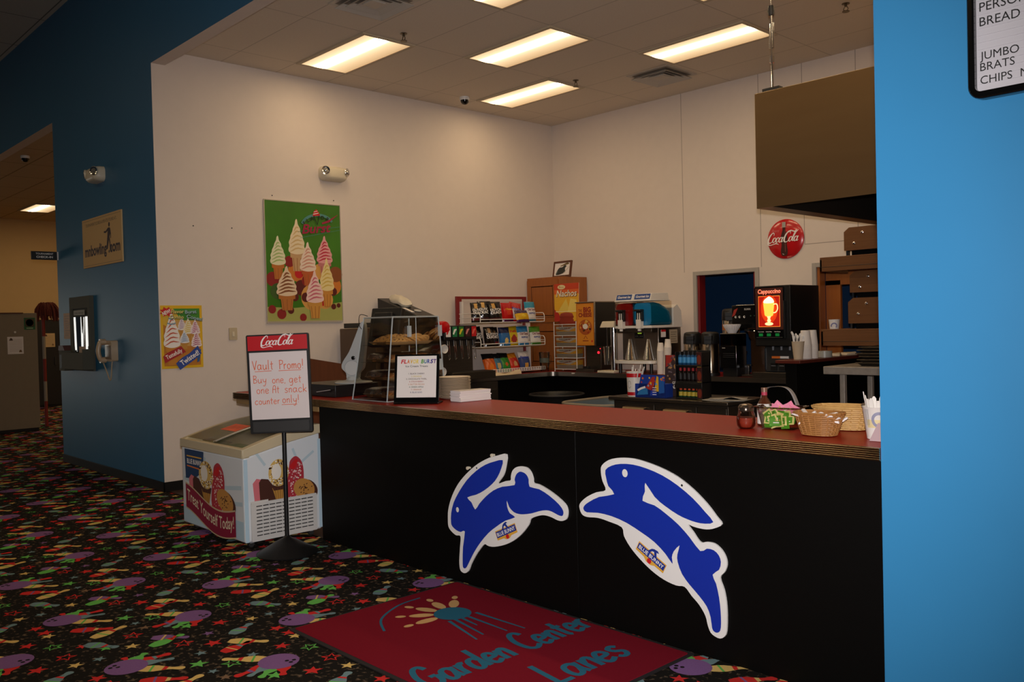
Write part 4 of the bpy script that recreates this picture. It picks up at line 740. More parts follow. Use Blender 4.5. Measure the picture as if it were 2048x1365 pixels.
# ------------------------------------------------------------------ menu board on the right blue wall
t = thing('menu_board', 'black-framed letter board menu on the bright blue wall at top right', 'menu board', (-.2, Y0, 3.185)); f = FRONT
m = MB(); wo = rrect(-.98, -.815, .98, .8, .05, 6); wi = rrect(-.955, -.788, .955, .772, .02, 6)
m.loft([[f(a, b, c) for a, b in q] for q, c in ((wo, 0), (wo, .045), (wi, .05), (wi, .02))], BLKG, True, False); m.build('frame', t, bevel=.006)
m = MB(); FELT = M('letter_felt', '#cfcbd0', .8); m.poly(f, wi, FELT, .02)
for k in range(60): m.box((-.95, -.76+.025*k, .02), (.95, -.757+.025*k, .023), FELT, f)
m.build('letter_panel', t, smooth_=False); ox = -.978+.02+.035
def row(s, z, sz=.03):
    m = MB(); m.text(s, f, -.942, z-3.185, sz*1.38, K_INK, 'l', d=.026, sx=.98); m.build('lettering', t, smooth_=False)
row('CHIPS  N  CHEESE', 2.425); row('BRATS', 2.472); row('JUMBO  HOT DOG', 2.512); row('BREAD  STICKS', 2.633, .033); row('PERSONAL  PIZZA', 2.686, .033)
# ------------------------------------------------------------------ back counters
CX, CY, ZB = -8.12, 8.38, .96            # inner edges and height of the L-shaped back counter
t = thing('back_counter', 'L-shaped back counter with red top and shiny steel edge along the pale walls', 'counter', (-8.4, 8.6, 0)); o = Vector((-8.4, 8.6, 0)); L = lambda x, y, z: (x-o.x, y-o.y, z-o.z)
fil = [(CX+.12*(1-math.cos(a)), CY-.12*(1-math.sin(a))) for a in [i*math.pi/12 for i in range(7)]]
out = [(XS+.015, 6.42), (CX, 6.42)]+[(CX, 6.5)]+fil+[(-4.2, CY), (-4.2, YB-.015), (XS+.015, YB-.015)]
m = MB(); m.prism(Fr(L(0, 0, 0), (1, 0, 0), (0, 1, 0)), out, .918, .958, LAM); m.build('countertop', t, bevel=.002)
m = MB(); e = [(CX, 6.42)]+fil+[(-4.2, CY)]; P = [Vector(q) for q in e]; rings = []
for i, p in enumerate(P):
    d = (P[min(i+1, len(P)-1)]-P[max(i-1, 0)]).normalized(); n = Vector((d.y, -d.x)); rings.append([L(p.x+n.x*a, p.y+n.y*a, z) for a, z in ((.0, .905), (.006, .905), (.006, .961), (.0, .961))])
m.loft(rings, STEEL); m.build('edge_strip', t)
m = MB(); m.prism(Fr(L(0, 0, 0), (1, 0, 0), (0, 1, 0)), [(XS+.02, 7.42), (CX-.1, 7.42), (CX-.1, CY+.12), (-4.2, CY+.12), (-4.2, YB-.01), (XS+.02, YB-.01)], .01, .915, BLACK); m.build('base_cabinet', t)
t = thing('ice_bin', 'dark steel ice bin cabinet under the soda fountain', 'cabinet', (-8.45, 6.9, 0)); m = MB(); m.box((-.36, -.46, .01), (.33, .49, .9), DSTEEL); m.box((.33, -.43, .1), (.345, .46, .8), DSTEEL); m.build('body', t, bevel=.006); m = MB(); m.box((.345, -.2, .74), (.37, .2, .77), CHROME); m.build('handle', t)
# half wall with ledge
t = thing('half_wall', 'black half wall with a narrow dark red ledge right of the cappuccino machine', 'half wall', (-4.13, 8.3, 0)); m = MB(); m.box((-.06, -.87, 0), (.05, .89, 1.175), BLACK); m.build('panel', t, bevel=.002)
m = MB(); m.box((-.13, -.93, 1.175), (.12, .89, 1.205), M('ledge_laminate', '#5a2219', .35)); m.build('ledge', t, bevel=.004)

# ------------------------------------------------------------------ soft-serve machine, soda fountain, cups
t = thing('soft_serve_machine', 'tall dark soft-serve machine with a sloping black top behind the pastry case', 'ice cream machine', (-8.38, 5.86, 0))
m = MB(); m.box((-.36, -.36, .08), (.36, .42, 1.6), M('machine_brown', '#5c4634', .45, .2, noise=.1, scale=3)); m.box((.36, -.3, .95), (.43, .3, 1.25), BROWNM); m.build('body', t, bevel=.01)
m = MB(); m.loft([[(-.36, y, 1.605), (.43, y, 1.605), (.43, y, 1.72), (-.36, y, 1.955)] for y in (.18, .44)], BLK); m.build('hopper_cover', t, bevel=.004)
m = MB(); m.box((-.3, -.34, 1.605), (.4, .16, 1.66), BLK); m.build('hopper_tray', t, bevel=.006)
m = MB()
for y in (-.2, .1): m.lathe([(.05, .0), (.05, .06), (.025, .1), (.02, .15)], CHROME, n=14, fr=Fr((.36, y, 1.4), (0, 1, 0), (0, 0, 1)))
m.box((.36, -.28, 1.02), (.5, .2, 1.05), CHROME); m.build('spigot', t)
for x, y in ((-.3, -.3), (.3, -.3), (-.3, .35), (.3, .35)):
    m = MB(); m.cyl((x, y, 0.004), (x, y, .08), .03, BLK, n=10); m.build('leg', t)
slope = Fr((-8.38-.36, 5.86+.18, 1.956), (.79, 0, -.235), (0, 1, 0))
BAG = M('milky_bag', '#d9cfba', .35, noise=.1, scale=30); m = MB(); R = []
for h, s in ((0, .9), (.03, 1.), (.06, .85), (.085, .5), (.09, .15)): R.append([slope(.26+(.19+.02*math.sin(3*a))*s*math.cos(a), .14+(.1+.02*math.cos(2*a))*s*math.sin(a), h+.002+.01*math.sin(4*a)*s) for a in [i*math.pi/10 for i in range(20)]])
m.loft(R, BAG); m.build('bag', None, label='white plastic bag lying on the sloping top of the dark soft-serve machine', cat='bag')
m = MB(); m.box((.47, .03, .001), (.66, .07, .006), PAPER, slope); m.build('paper_strip', None, label='white paper strip on the sloping black machine top in front of the white bag', cat='paper')
m = MB(); m.lathe([(.045, .002), (.045, .006), (.03, .012), (.0, .013)], LGREY, n=18, fr=slope.sub(.6, .16)); m.build('small_round_lid', None, label='small round pale lid on the sloping black machine top, beside the paper strip', cat='dish')  # a loose round lid lying on the slope
t = thing('storage_cabinet', 'low dark brown cabinet by the side wall, behind the cash drawer', 'cabinet', (-8.4, 4.62, 0)); m = MB(); m.box((-.4, -.1, .02), (.38, .48, 1.22), DWOOD); m.build('body', t, bevel=.006); m = MB(); m.loft([[(.39, y, .02), (.41, y, .02), (.41, y, z), (.39, y, z)] for y, z in ((-.1, 1.33), (.48, 1.22))], DWOOD); m.build('front_panel', t)

t = thing('soda_fountain', 'dark steel soda fountain with a row of five lit brand panels', 'soda dispenser', (-8.4, 6.72, ZB)); f = SIDE
m = MB(); m.box((-.38, -.22, .08), (.3, .25, .47), DSTEEL); m.box((-.38, -.22, .0), (.3, .25, .08), DSTEEL); m.build('body', t, bevel=.008)
m = MB(); m.box((-.38, -.24, .47), (.36, .27, .645), BLK); m.build('head', t, bevel=.01)
m = MB(); m.box((.3, -.26, .0), (.52, .42, .09), DSTEEL); m.box((.32, -.24, .09), (.5, .4, .096), BLK); m.build('drip_tray', t, bevel=.004)
for i, (c, c2) in enumerate((('#e6e2de', '#c81e28'), ('#1f7a4a', '#e9efe6'), ('#2f7a2a', '#e2d23a'), ('#3a1518', '#d88a84'), ('#c3141c', '#e86a5a'))):
    y = -.18+i*.1; m = MB(); q = Fr((.362, y, .48), (0, 1, 0), (0, 0, 1)); m.prism(q, rect(-.035, .03, .035, .15), 0, .006, ink(c)); m.ribbon(q, [(-.025, .06), (.0, .11), (.025, .12)], [.02, .03, .012], ink(c2), .0066); m.build('brand_panel', t, smooth_=False)
    m = MB(); m.cyl((.34, y, .4), (.34, y, .475), .017, BLK, n=12); m.tube([(.36, y-.012, .46), (.375, y-.012, .34), (.38, y-.012, .25), (.372, y, .24), (.38, y+.012, .26), (.375, y+.012, .34), (.36, y+.012, .46)], .0035, CHROME, 6); m.build('valve', t)
t = thing('cup_dispenser', 'three-tube horizontal cup dispenser beside the soda fountain', 'cup dispenser', (-8.4, 6.40, ZB)); m = MB(); m.box((-.36, -.06, .0), (-.0, .05, .72), DSTEEL); m.build('frame', t, bevel=.004)
for z in (.11, .375, .63):
    m = MB(); m.lathe([(.062, -.02), (.062, .2), (.057, .2), (.057, -.02)], BLK, n=20, fr=Fr((.0, -.01, z), (0, 1, 0), (0, 0, 1))); m.build('tube', t)
CF = Fr((0, 0, 0), (0, 1, 0), (0, 0, 1))       # axis +X
t = thing('paper_cup', 'red and white paper cup on its side in the middle dispenser tube', 'cup', (-8.2, 6.39, ZB+.375), 0); m = MB(); m.lathe([(.036, 0), (.05, .27), (.053, .275), (.05, .28), (.046, .275), (.034, .02), (.001, .02)], WPL, n=24, fr=CF, cap=False); m.lathe([(.0405, .07), (.0495, .245)], REDP, n=24, fr=CF, cap=False); m.ribbon(Fr((0, -.052, 0), (1, 0, 0), (0, 0, 1)), smooth([(.1, -.02), (.15, .0), (.2, -.01), (.24, .02)], 4), .012, W_INK, .0); m.build('cup_body', t)
dup(t, (-8.24, 6.39, ZB+.11), 0, 'red and white paper cup on its side in the lowest dispenser tube')
t = thing('tumbler', 'glossy red plastic tumbler on its side in the top dispenser tube', 'cup', (-8.22, 6.39, ZB+.63)); m = MB(); m.lathe([(.04, 0), (.052, .02), (.056, .2), (.07, .215), (.072, .3), (.062, .325), (.03, .335), (.0, .336)], M('red_gloss', '#c01018', .12, coat=.6), n=24, fr=CF); m.build('cup_body', t)

# ------------------------------------------------------------------ snack rack with bags
t = thing('snack_rack', 'white wire snack rack with a red back panel holding chip bags', 'rack', (-8.3, 7.8, ZB)); RX = -8.3
m = MB(); m.box((-.44, -.56, .0), (-.41, -.47, 1.02), DRED); m.box((-.44, .64, .0), (-.41, .70, 1.02), DRED); m.box((-.44, -.47, .985), (-.41, .64, 1.02), DRED); m.build('back_frame', t, bevel=.003)
for s in (-.5, .7):
    m = MB(); m.box((-.41, s-.03+.02*(s < 0), 0), (-.37, s+.02, .95), WIRE); m.build('upright', t)
SH = ((.66, 0), (.35, 1), (.02, 2))
for z, k in SH:
    m = MB(); y0, y1 = -.56, .58
    m.box((-.4, y0+.01, z-.004), (.02, y1-.01, z), M('shelf_board', '#a5855e', .7) if k < 2 else DWOOD)
    for dz in (.012, .05): m.tube([(.045, y0, z+dz), (.045, y1, z+dz)], .0055, WIRE, 6)
    for q in ((y0, y0+.38, y0+.76, y1) if k < 2 else [y0+(y1-y0)*i/26 for i in range(27)]): m.tube([(.045, q, z+.012), (.045, q, z+.05)], .0045, WIRE, 6)
    if k == 2: m.tube([(.047, y0, z+.031), (.047, y1, z+.031)], .0045, WIRE, 6)
    for q in (y0, y1):
        m.tube(smooth([(-.36, q, z+.01), (.0, q, z+.01), (.045, q, z+.015)], 3), .0055, WIRE, 6)
        if k < 2:
            m.tube(smooth([(-.36, q, z+.13), (-.02, q, z+.13), (.03, q, z+.12), (.048, q, z+.08), (.045, q, z+.02)], 4), .0055, WIRE, 6); m.tube([(-.36, q, z+.075), (.03, q, z+.075)], .0045, WIRE, 6); m.tube([(-.34, q, z+.01), (-.34, q, z+.13)], .005, WIRE, 6)
    m.build('wire_shelf', t)
def bag(label, x, y, z, w, h, fn, rz=0., tilt=0., lean=.15, words=(), group='chip bags on the wire snack rack', th=.045):
    fr = Fr((0, 0, 0), (0, 1, 0), (0, 0, 1)); NU, NV = 12, 16
    def bul(u, v): return th*(max(0, 1-u*u)**.45)*(max(0, math.sin(math.pi*min(1, max(0, v))))**.5)*(1+.06*math.sin(9*u+14*v))
    def sp(u, v, d=0): a = u*w/2*(1-.05*math.sin(math.pi*v)); return fr(a, v*h, bul(u, v)+d)
    m = MB(); vs = []; bk = []
    for j in range(NV+1):
        for i in range(NU+1):
            u, v = -1+2*i/NU, j/NV; vs.append(sp(u, v)); p = sp(u, v); bk.append(fr(p.y, p.z, -bul(u, v)))
    for j in range(NV):
        for i in range(NU):
            u, v = -1+2*(i+.5)/NU, (j+.5)/NV; k = j*(NU+1)+i; mt = fn(u, v)
            m.add([vs[k], vs[k+1], vs[k+NU+2], vs[k+NU+1]], [(0, 1, 2, 3)], mt); m.add([bk[k], bk[k+1], bk[k+NU+2], bk[k+NU+1]], [(3, 2, 1, 0)], mt)
    for s, py, ww, sz, c in words: m.text(s, fr, 0, py*h, sz, c, w=ww*w, bold=.03, warp=lambda px, py2: sp(px/(w/2), py2/h, .0025))
    ob = m.build('chip_bag', None, (x, y, z), label=label, cat='chip bag', group=group); ob.rotation_euler = (tilt, -lean, rz)
    mm_ = ob.data; return ob
FO = lambda h: M('foil_'+h.lstrip('#'), h, .22, spec=.6)
def dutch(band, tip='#c99a52'):
    def fn(u, v):
        if .68 < v < .92 and (u+.25)**2+((v-.8)*1.6)**2 < .06: return FO(tip)
        if .12 < v < .24: return FO(band)
        return FO('#100c0c')
    return fn
def panel(top, mid, bot, blob=None, br=.3, by=.3):
    def fn(u, v):
        if blob and u*u*.8+((v-by)*2.2)**2 < br*br*2: return FO(blob)
        return FO(top) if v > .68 else FO(mid) if v > .2 else FO(bot)
    return fn
DC = (('DUTCH', .56, .8, .045, W_INK), ('CRUNCH', .42, .8, .045, W_INK)); OD = (('Old Dutch', .55, .8, .045, ink('#7a1c22')), ('RIPPLES', .38, .6, .03, B_INK)); RP = (('Ripples', .6, .85, .055, ink('#2a3a9c')),)
gx = -8.42; z1, z2, z3 = ZB+.664, ZB+.354, ZB+.024
dk = 'black white-lettered chip bag, '
bag(dk+'leftmost on the top shelf of the snack rack', gx, 7.34, z1, .17, .27, dutch('#5a1a1e'), words=DC, rz=-.35)
bag(dk+'second from left on the top shelf of the snack rack', gx+.05, 7.42, z1, .18, .285, dutch('#3a1a1e'), words=DC, rz=-.4)
bag(dk+'third from left on the top shelf of the rack', gx+.12, 7.55, z1, .2, .27, dutch('#3e1518'), words=DC, rz=-.15, tilt=.06)
bag(dk+'green-striped, beside the red bag on the top shelf', gx+.02, 7.66, z1, .18, .28, dutch('#3a5a24', '#d8b04a'), words=DC)
bag('shiny red chip bag in the middle of the top shelf of the snack rack', gx+.06, 7.82, z1, .2, .265, panel('#b81c1c', '#c41a18', '#4a1a4a', '#d84020', .22, .5), words=(('Cheese', .62, .6, .03, Y_INK),))
bag('white and red rippled chip bag right of the red bag on the top shelf', gx+.02, 7.98, z1, .21, .27, panel('#c8423c', '#e4dcdc', '#c01c2c'), words=RP, tilt=-.15)
bag('yellow chip bag slumped low in front on the top shelf', gx+.18, 7.98, z1+.0, .26, .17, panel('#3a2a50', '#d9ab1e', '#46205a', '#e2c53a', .2, .5), rz=.1, lean=.35)
bag('white chip bag with a teal top, rightmost on the top shelf of the snack rack', gx+.1, 8.2, z1, .19, .275, panel('#2f8fae', '#e0dcd8', '#2a6a84'), words=OD)
bag(dk+'leftmost on the middle shelf, half hidden by the soda fountain', gx+.02, 7.33, z2, .18, .27, dutch('#2a2018', '#8a6a4a'), words=DC, tilt=.1)
bag(dk+'second from left on the middle shelf of the snack rack', gx+.1, 7.46, z2, .18, .265, dutch('#2a1a14', '#b8946a'), words=DC)
bag(dk+'red-striped, left of the blue bag on the middle shelf', gx+.05, 7.57, z2, .17, .26, dutch('#7a1a1e'), words=DC)
bag('blue chip bag with pale yellow chips pictured, on the middle shelf', gx+.1, 7.72, z2, .19, .255, panel('#16224a', '#2c6aa8', '#2f7ab0', '#e3c878', .22, .27))
bag('yellow chip bag with a red label in the middle of the middle shelf', gx+.06, 7.9, z2, .22, .265, panel('#d2b416', '#d8bc1c', '#c8a81a', '#a5342a', .3, .36), words=(('Puffs', .68, .5, .04, R_INK),), tilt=.05)
bag('white chip bag with a bright blue top on the middle shelf', gx+.09, 8.06, z2, .2, .26, panel('#2580bc', '#e4e0dc', '#2a78b0'), words=OD)
bag('white chip bag tucked behind between the blue-topped and green-topped bags, middle shelf', gx-.02, 8.17, z2, .18, .275, panel('#d8d4ce', '#dcd8d2', '#3a8a34'), words=OD)
bag('white chip bag with a green top, rightmost on the middle shelf', gx+.1, 8.28, z2, .2, .255, panel('#4f8f2a', '#e2ded8', '#3f7a26'), words=OD)
ln = .42; g3 = gx-.03
bag('black-topped chip bag with bright orange chips pictured, leftmost on the bottom shelf', g3+.1, 7.5, z3, .19, .27, panel('#10141a', '#d8601e', '#e06a20', '#e88028', .25, .25), lean=ln, rz=-.1)
bag('black-topped chip bag with a blue and cream middle, second on the bottom shelf', g3+.1, 7.63, z3, .18, .265, panel('#0e161e', '#3f7a96', '#2c5a74', '#d8b878', .24, .3), lean=ln)
bag('black-topped chip bag with a bright green middle on the bottom shelf', g3+.1, 7.76, z3, .18, .27, panel('#0c1416', '#2c8a2c', '#2a7a2a', '#c8622a', .16, .35), lean=ln, tilt=-.05)
bag('orange and red chip bag between the green and the blue-white bags, bottom shelf', g3+.1, 7.93, z3, .19, .26, panel('#e08a24', '#cc3022', '#c42420', '#d8a068', .2, .35), lean=ln, tilt=.08)
bag('blue and white rippled chip bag, rightmost on the bottom shelf of the snack rack', g3+.14, 8.07, z3, .19, .265, panel('#d8d2d0', '#37487a', '#2a3a6a', '#d09a44', .25, .22), words=RP, lean=.25)
t = thing('clear_pitcher', 'empty clear plastic pitcher on the counter right of the snack rack', 'pitcher', (-8.25, 8.36, ZB)); m = MB(); m.lathe([(.055, .002), (.06, .05), (.075, .26), (.078, .262), (.071, .255), (.056, .05), (.05, .008), (.0, .008)], CLEAR, n=24, cap=False); m.lathe([(.0665, .12), (.0705, .18)], M('clear_band', '#6c7a70', .3, alpha=.5), n=24, cap=False); m.build('jug', t); m = MB(); m.tube(smooth([(.0, .075, .22), (.0, .12, .2), (.0, .125, .12), (.0, .065, .08)], 5), .007, CLEAR, 8); m.build('handle', t)
m = MB(); R = []
for i in range(13):
    x = i/12; R.append([(.06*math.cos(a)*(1+.3*math.sin(5*x)), -.24+.48*x, .002+max(0, .022+.014*math.sin(7*x+1)+.02*x)*max(0, math.sin(a))) for a in [k*math.pi/6 for k in range(7)]])
m.loft(R, M('cloth_towel', '#d8c4a4', .9, noise=.08, scale=60)); m.build('dish_towel', None, (-8.2, 7.6, ZB), label='crumpled cream towel lying on the counter below the snack rack', cat='towel')

# ------------------------------------------------------------------ oak cabinet and framed photo in the corner
t = thing('oak_cabinet', 'orange oak corner cabinet standing on the back counter', 'cabinet', (-8.5, 8.9, ZB)); m = MB(); m.box((-.31, -.28, .0), (.31, .28, 1.275), WOOD); m.build('body', t, bevel=.004); f = FRONT
for z0, z1_ in ((.03, .62), (.66, 1.24)):
    m = MB(); q = Fr((0, -.28, 0), (1, 0, 0), (0, 0, 1)); m.prism(q, rect(-.295, z0, .295, z1_), 0, .02, WOOD); m.prism(q, rect(-.225, z0+.07, .225, z1_-.07), .02, .008, DWOOD); m.box((-.225, z0+.07, .02), (.225, z0+.085, .027), WOOD, q); m.box((-.225, z1_-.085, .02), (.225, z1_-.07, .027), WOOD, q)
    for s in (-1, 1): m.box((s*.225, z0+.07, .02), (s*.21, z1_-.07, .027), WOOD, q)
    m.prism(q, rect(-.2, z0+.095, .2, z1_-.095), .02, .024, WOOD); m.build('door', t, bevel=.003)
t = thing('photo_frame', 'small wooden framed motorcycle photo leaning on top of the oak cabinet', 'picture frame', (-8.36, 8.85, 2.236), -.12); m = MB(); q = Fr((0, 0, .002), (1, 0, 0), (0, .16, 1)); wo, wi = rect(-.19, 0, .19, .225), rect(-.165, .025, .165, .2)
m.loft([[q(a, b, c) for a, b in w_] for w_, c in ((wo, -.012), (wo, .012), (wi, .012), (wi, .004))], DWOOD); m.build('frame', t)
m = MB(); m.poly(q, wi, PAPER, .005); KB = ink('#2a302e'); m.poly(q, smooth([(-.13, .04), (-.06, .035), (.02, .05), (.07, .07), (.06, .12), (.09, .15), (.05, .165), (-.0, .14), (-.06, .135), (-.1, .1)], 3, True), KB, .0056); m.ribbon(q, smooth([(-.04, .155), (.03, .17), (.1, .185), (.14, .18)], 4), [.012, .02, .03, .01], ink('#6e5a30'), .006); m.ribbon(q, [(.03, .05), (.1, .1), (.15, .14)], .008, ink('#b9b5aa'), .006); m.ribbon(q, [(-.12, .05), (-.09, .09)], .02, ink('#5a6a62'), .006); m.build('photograph', t, smooth_=False)
m = MB(); m.box((-.03, .03, .0), (.03, .06, .12), BLK); m.build('easel_back', t)

# ------------------------------------------------------------------ nacho rack
NX, NY = -7.955, 8.48; t = thing('nacho_rack', 'narrow white wire tower holding nacho trays under a yellow header card', 'rack', (NX, NY, ZB)); m = MB()
for x in (-.2, .2):
    for y in (-.02, .14): m.tube([(x, y, .0), (x, y, .66)], .0055, WIRE, 6)
for k in range(5):
    z = .03+.148*k
    m.tube([(-.2, -.02, z), (.2, -.02, z)], .005, WIRE, 6); m.tube([(-.2, .14, z), (.2, .14, z)], .005, WIRE, 6)
    for x in (-.2, .2): m.tube([(x, -.02, z), (x, .14, z)], .005, WIRE, 6)
    for x in (-.1, 0, .1): m.tube([(x, -.02, z), (x, .14, z)], .004, WIRE, 6)
m.build('wire_frame', t)
m = MB(); q = Fr((.0, .02, .665), (1, 0, 0), (0, 0, 1)); card = [(-.215, .0), (.215, -.0), (.235, .5), (-.215, .5)]; m.prism(q, card, .0, .004, ink('#e8b02c'), PAPER)
m.poly(q, [(-.215, .36), (.229, .36), (.235, .5), (-.215, .5)], ink('#e0682a'), .0046); m.poly(q, [(-.215, .42), (.231, .42), (.235, .5), (-.215, .5)], ink('#c8401e'), .005); m.poly(q, circ(-.08, .455, .07, .03), ink('#e6d9a0'), .0056); m.text('Ricos', q, -.08, .442, .04, ink('#a5201c'), d=.0062)
m.text('Nachos', q, .012, .325, .12, ink('#7a2c14'), w=.37, bold=.03, shear=.2, d=.0062); m.text('Nachos', q, .006, .33, .12, ink('#efe8d0'), w=.36, bold=.015, shear=.2, d=.007)
m.poly(q, [(-.14, .14), (.0, .3), (.06, .14)], ink('#e6c95a'), .0052); m.poly(q, [(.02, .12), (.08, .3), (.19, .28), (.18, .12)], ink('#efd26a'), .0056); m.ribbon(q, [(-.2, .13), (.2, .13)], .012, ink('#f4e2a0'), .006); m.poly(q, [(-.215, .0), (-.1, .0), (-.13, .1), (-.215, .16)], ink('#b52a1e'), .006); m.build('header_card', t, smooth_=False)
for k in range(4):
    z = ZB+.036+.148*k; lab = ('lowest', 'second from bottom', 'third from bottom', 'topmost')[k]
    m = MB(); m.loft([[(-.17, .0, 0), (.17, .0, 0), (.17, .12, 0), (-.17, .12, 0)], [(-.185, -.012, .05), (.185, -.012, .05), (.185, .13, .05), (-.185, .13, .05)]], M('tray_silver', '#8f8778', .35, .3)); m.box((-.18, -.0, .05), (.18, .12, .112), M('chip_gold', '#b98528', .35, noise=.5, scale=45))
    q = Fr((0, -.0, 0), (1, 0, 0), (0, 0, 1)); m.poly(q, [(-.18, .085), (.05, .055), (.18, .1), (.18, .112), (-.18, .112)], ink('#a19b90'), .0008); m.text('NACHOS', q, -.03, .086, .024, ink('#1c2438'), w=.2, bold=.03, d=.0014); m.ribbon(q, smooth([(-.18, .06), (-.05, .075), (.1, .1)], 4), .008, ink('#6a2c1c'), .0014); m.build('nacho_tray', None, (NX, NY, z), label=lab+' nacho chip tray in the white wire tower', cat='snack tray', group='nacho trays in the wire tower', bevel=.004)
m = MB(); MB_ = M('maroon_bag', '#8e2f1e', .45)
m.loft([[(a*s, .06+b*.07*s, h) for a, b in circ(0, 0, .19, .9, 20)] for h, s in ((0, .9), (.05, 1.), (.07, .93), (.09, 1.), (.14, .9), (.155, .7))], MB_); m.build('snack_bag', None, (NX, NY, ZB+.628), label='folded reddish brown bag on top of the nacho wire tower', cat='bag')

# ------------------------------------------------------------------ cheese dispenser
t = thing('cheese_dispenser', 'tall dark steel cheese dispenser with an orange printed front panel', 'dispenser', (-7.59, 8.45, ZB)); m = MB(); m.box((-.16, .02, .34), (.17, .42, .905), BLK); m.box((-.17, .0, .895), (.18, .43, .91), STEEL); m.box((.155, -.004, .34), (.172, .02, .9), STEEL); m.build('body', t, bevel=.004)
m = MB(); q = Fr((0, .018, 0), (1, 0, 0), (0, 0, 1)); m.prism(q, rect(-.155, .345, .15, .89), 0, .01, ink('#cf7a1e'), BLK); m.poly(q, rect(-.135, .36, .13, .875), ink('#d98a24'), .0106); MA = ink('#8e2418'); m.text('THE', q, -.085, .78, .05, MA, w=.06, bold=.02, d=.0112); m.text('BIG', q, .035, .775, .09, MA, w=.13, bold=.05, d=.0112); m.text('CHEESE', q, 0, .715, .07, MA, w=.23, bold=.05, d=.0112)
m.poly(q, circ(0, .58, .115, .1, 24), ink('#b0561e'), .0112); rnd = random.Random(8)
for k in range(30): a, r = rnd.uniform(0, 6.28), rnd.uniform(.04, .1); m.poly(q, circ(r*math.cos(a), .58+r*.85*math.sin(a), .018, .012, 6, rot=rnd.uniform(0, 180)), ink(('#e0b050', '#5a2c18', '#d88a30', '#a02c1c')[k % 4]), .0117+.0001*(k % 4))
m.poly(q, circ(-.0, .59, .045, .035, 12), ink('#e6ded0'), .0125); m.ribbon(q, [(-.03, .43), (0, .47), (.03, .43)], .008, MA, .0112); m.ribbon(q, [(-.05, .405), (.05, .405)], .01, MA, .0112); m.poly(q, circ(.11, .4, .014, n=12), R_INK, .0112); m.build('front_panel', t, smooth_=False)
m = MB(); m.box((-.1, .12, .03), (.16, .4, .34), DSTEEL); m.build('column', t, bevel=.004)
m = MB(); m.box((-.16, -.02, .0), (.15, .4, .04), DSTEEL); m.box((-.15, -.015, .04), (.14, .11, .044), BLK); m.box((-.05, .0, .044), (.03, .05, .075), BLK); m.build('base', t, bevel=.004)
m = MB(); q = Fr((.12, .119, .25), (1, 0, 0), (0, 0, 1)); m.lathe([(.016, 0), (.016, .008), (.0, .01)], M('led_red', '#ff2030', .4, emit=2.), n=12, fr=q); m.lathe([(.006, 0), (.006, .006)], M('led_red', '', 1), n=8, fr=q.sub(.03, .05)); m.build('indicator_light', t); m = MB(); m.box((-.08, -.012, .25), (-.06, .0, .29), WPL, Fr((0, .1, 0), (1, 0, 0), (0, 0, 1))); m.build('button', t)

# ------------------------------------------------------------------ drink mixer
t = thing('drink_mixer', 'chrome drink mixer with a cream head between the cheese and slush machines', 'mixer', (-7.19, 8.42, ZB)); m = MB(); m.loft([[(-.13, .0, .57), (.1, .0, .57), (.1, .2, .57), (-.13, .2, .57)], [(-.1, .02, .65), (.09, .02, .65), (.09, .18, .65), (-.1, .18, .65)]], CREAM); m.poly(Fr((0, .006, 0), (1, 0, 0), (0, .2, 1)), rect(.0, .612, .06, .628), ink('#6b5c3e'), .008); m.build('head', t, bevel=.008)
m = MB(); m.cyl((.02, .1, .03), (.02, .1, .57), .045, CHROME, n=18); m.build('column', t); m = MB(); m.lathe([(.04, .1), (.05, .3), (.055, .33), (.05, .33), (.036, .11)], CHROME, (-.07, .07, 0), n=18); m.build('mixing_cup', t); m = MB(); m.cyl((-.07, .07, .3), (-.07, .07, .57), .006, CHROME, n=8); m.build('spindle', t); m = MB(); m.box((-.15, -.04, 0), (.12, .2, .03), CREAM); m.build('base', t, bevel=.008)

# ------------------------------------------------------------------ slush machine
t = thing('slush_machine', 'two-bowl slush machine with red and bright blue drink in clear bowls', 'slush machine', (-6.79, 8.45, ZB)); f = FRONT
m = MB(); m.box((-.28, .12, .12), (.28, .58, .56), STEEL); m.box((-.27, .0, .5), (.27, .12, .56), DSTEEL); m.build('body', t, bevel=.008)
m = MB(); m.box((-.285, -.02, .555), (.285, .58, .585), WPL); m.prism(Fr((.285, 0, 0), (0, 1, 0), (0, 0, 1)), smooth([(.42, .585), (.42, .8), (.5, .84), (.58, .76), (.6, .56), (.42, .56)], 1), -.57, .003, WPL); m.build('deck', t, bevel=.006)
m = MB(); m.prism(Fr((0, -.06, .125), (1, 0, 0), (0, 1, 0)), smooth([(-.29, .18), (-.29, .04), (-.16, -.02), (0, -.035), (.16, -.02), (.29, .04), (.29, .18)], 4), 0, .035, WPL); m.build('drip_tray', t, bevel=.006)
for x, y in ((-.24, .02), (.24, .02), (-.24, .5), (.24, .5)):
    m = MB(); m.cyl((x, y, 0), (x, y, .125), .022, BLK, n=10); m.build('leg', t)
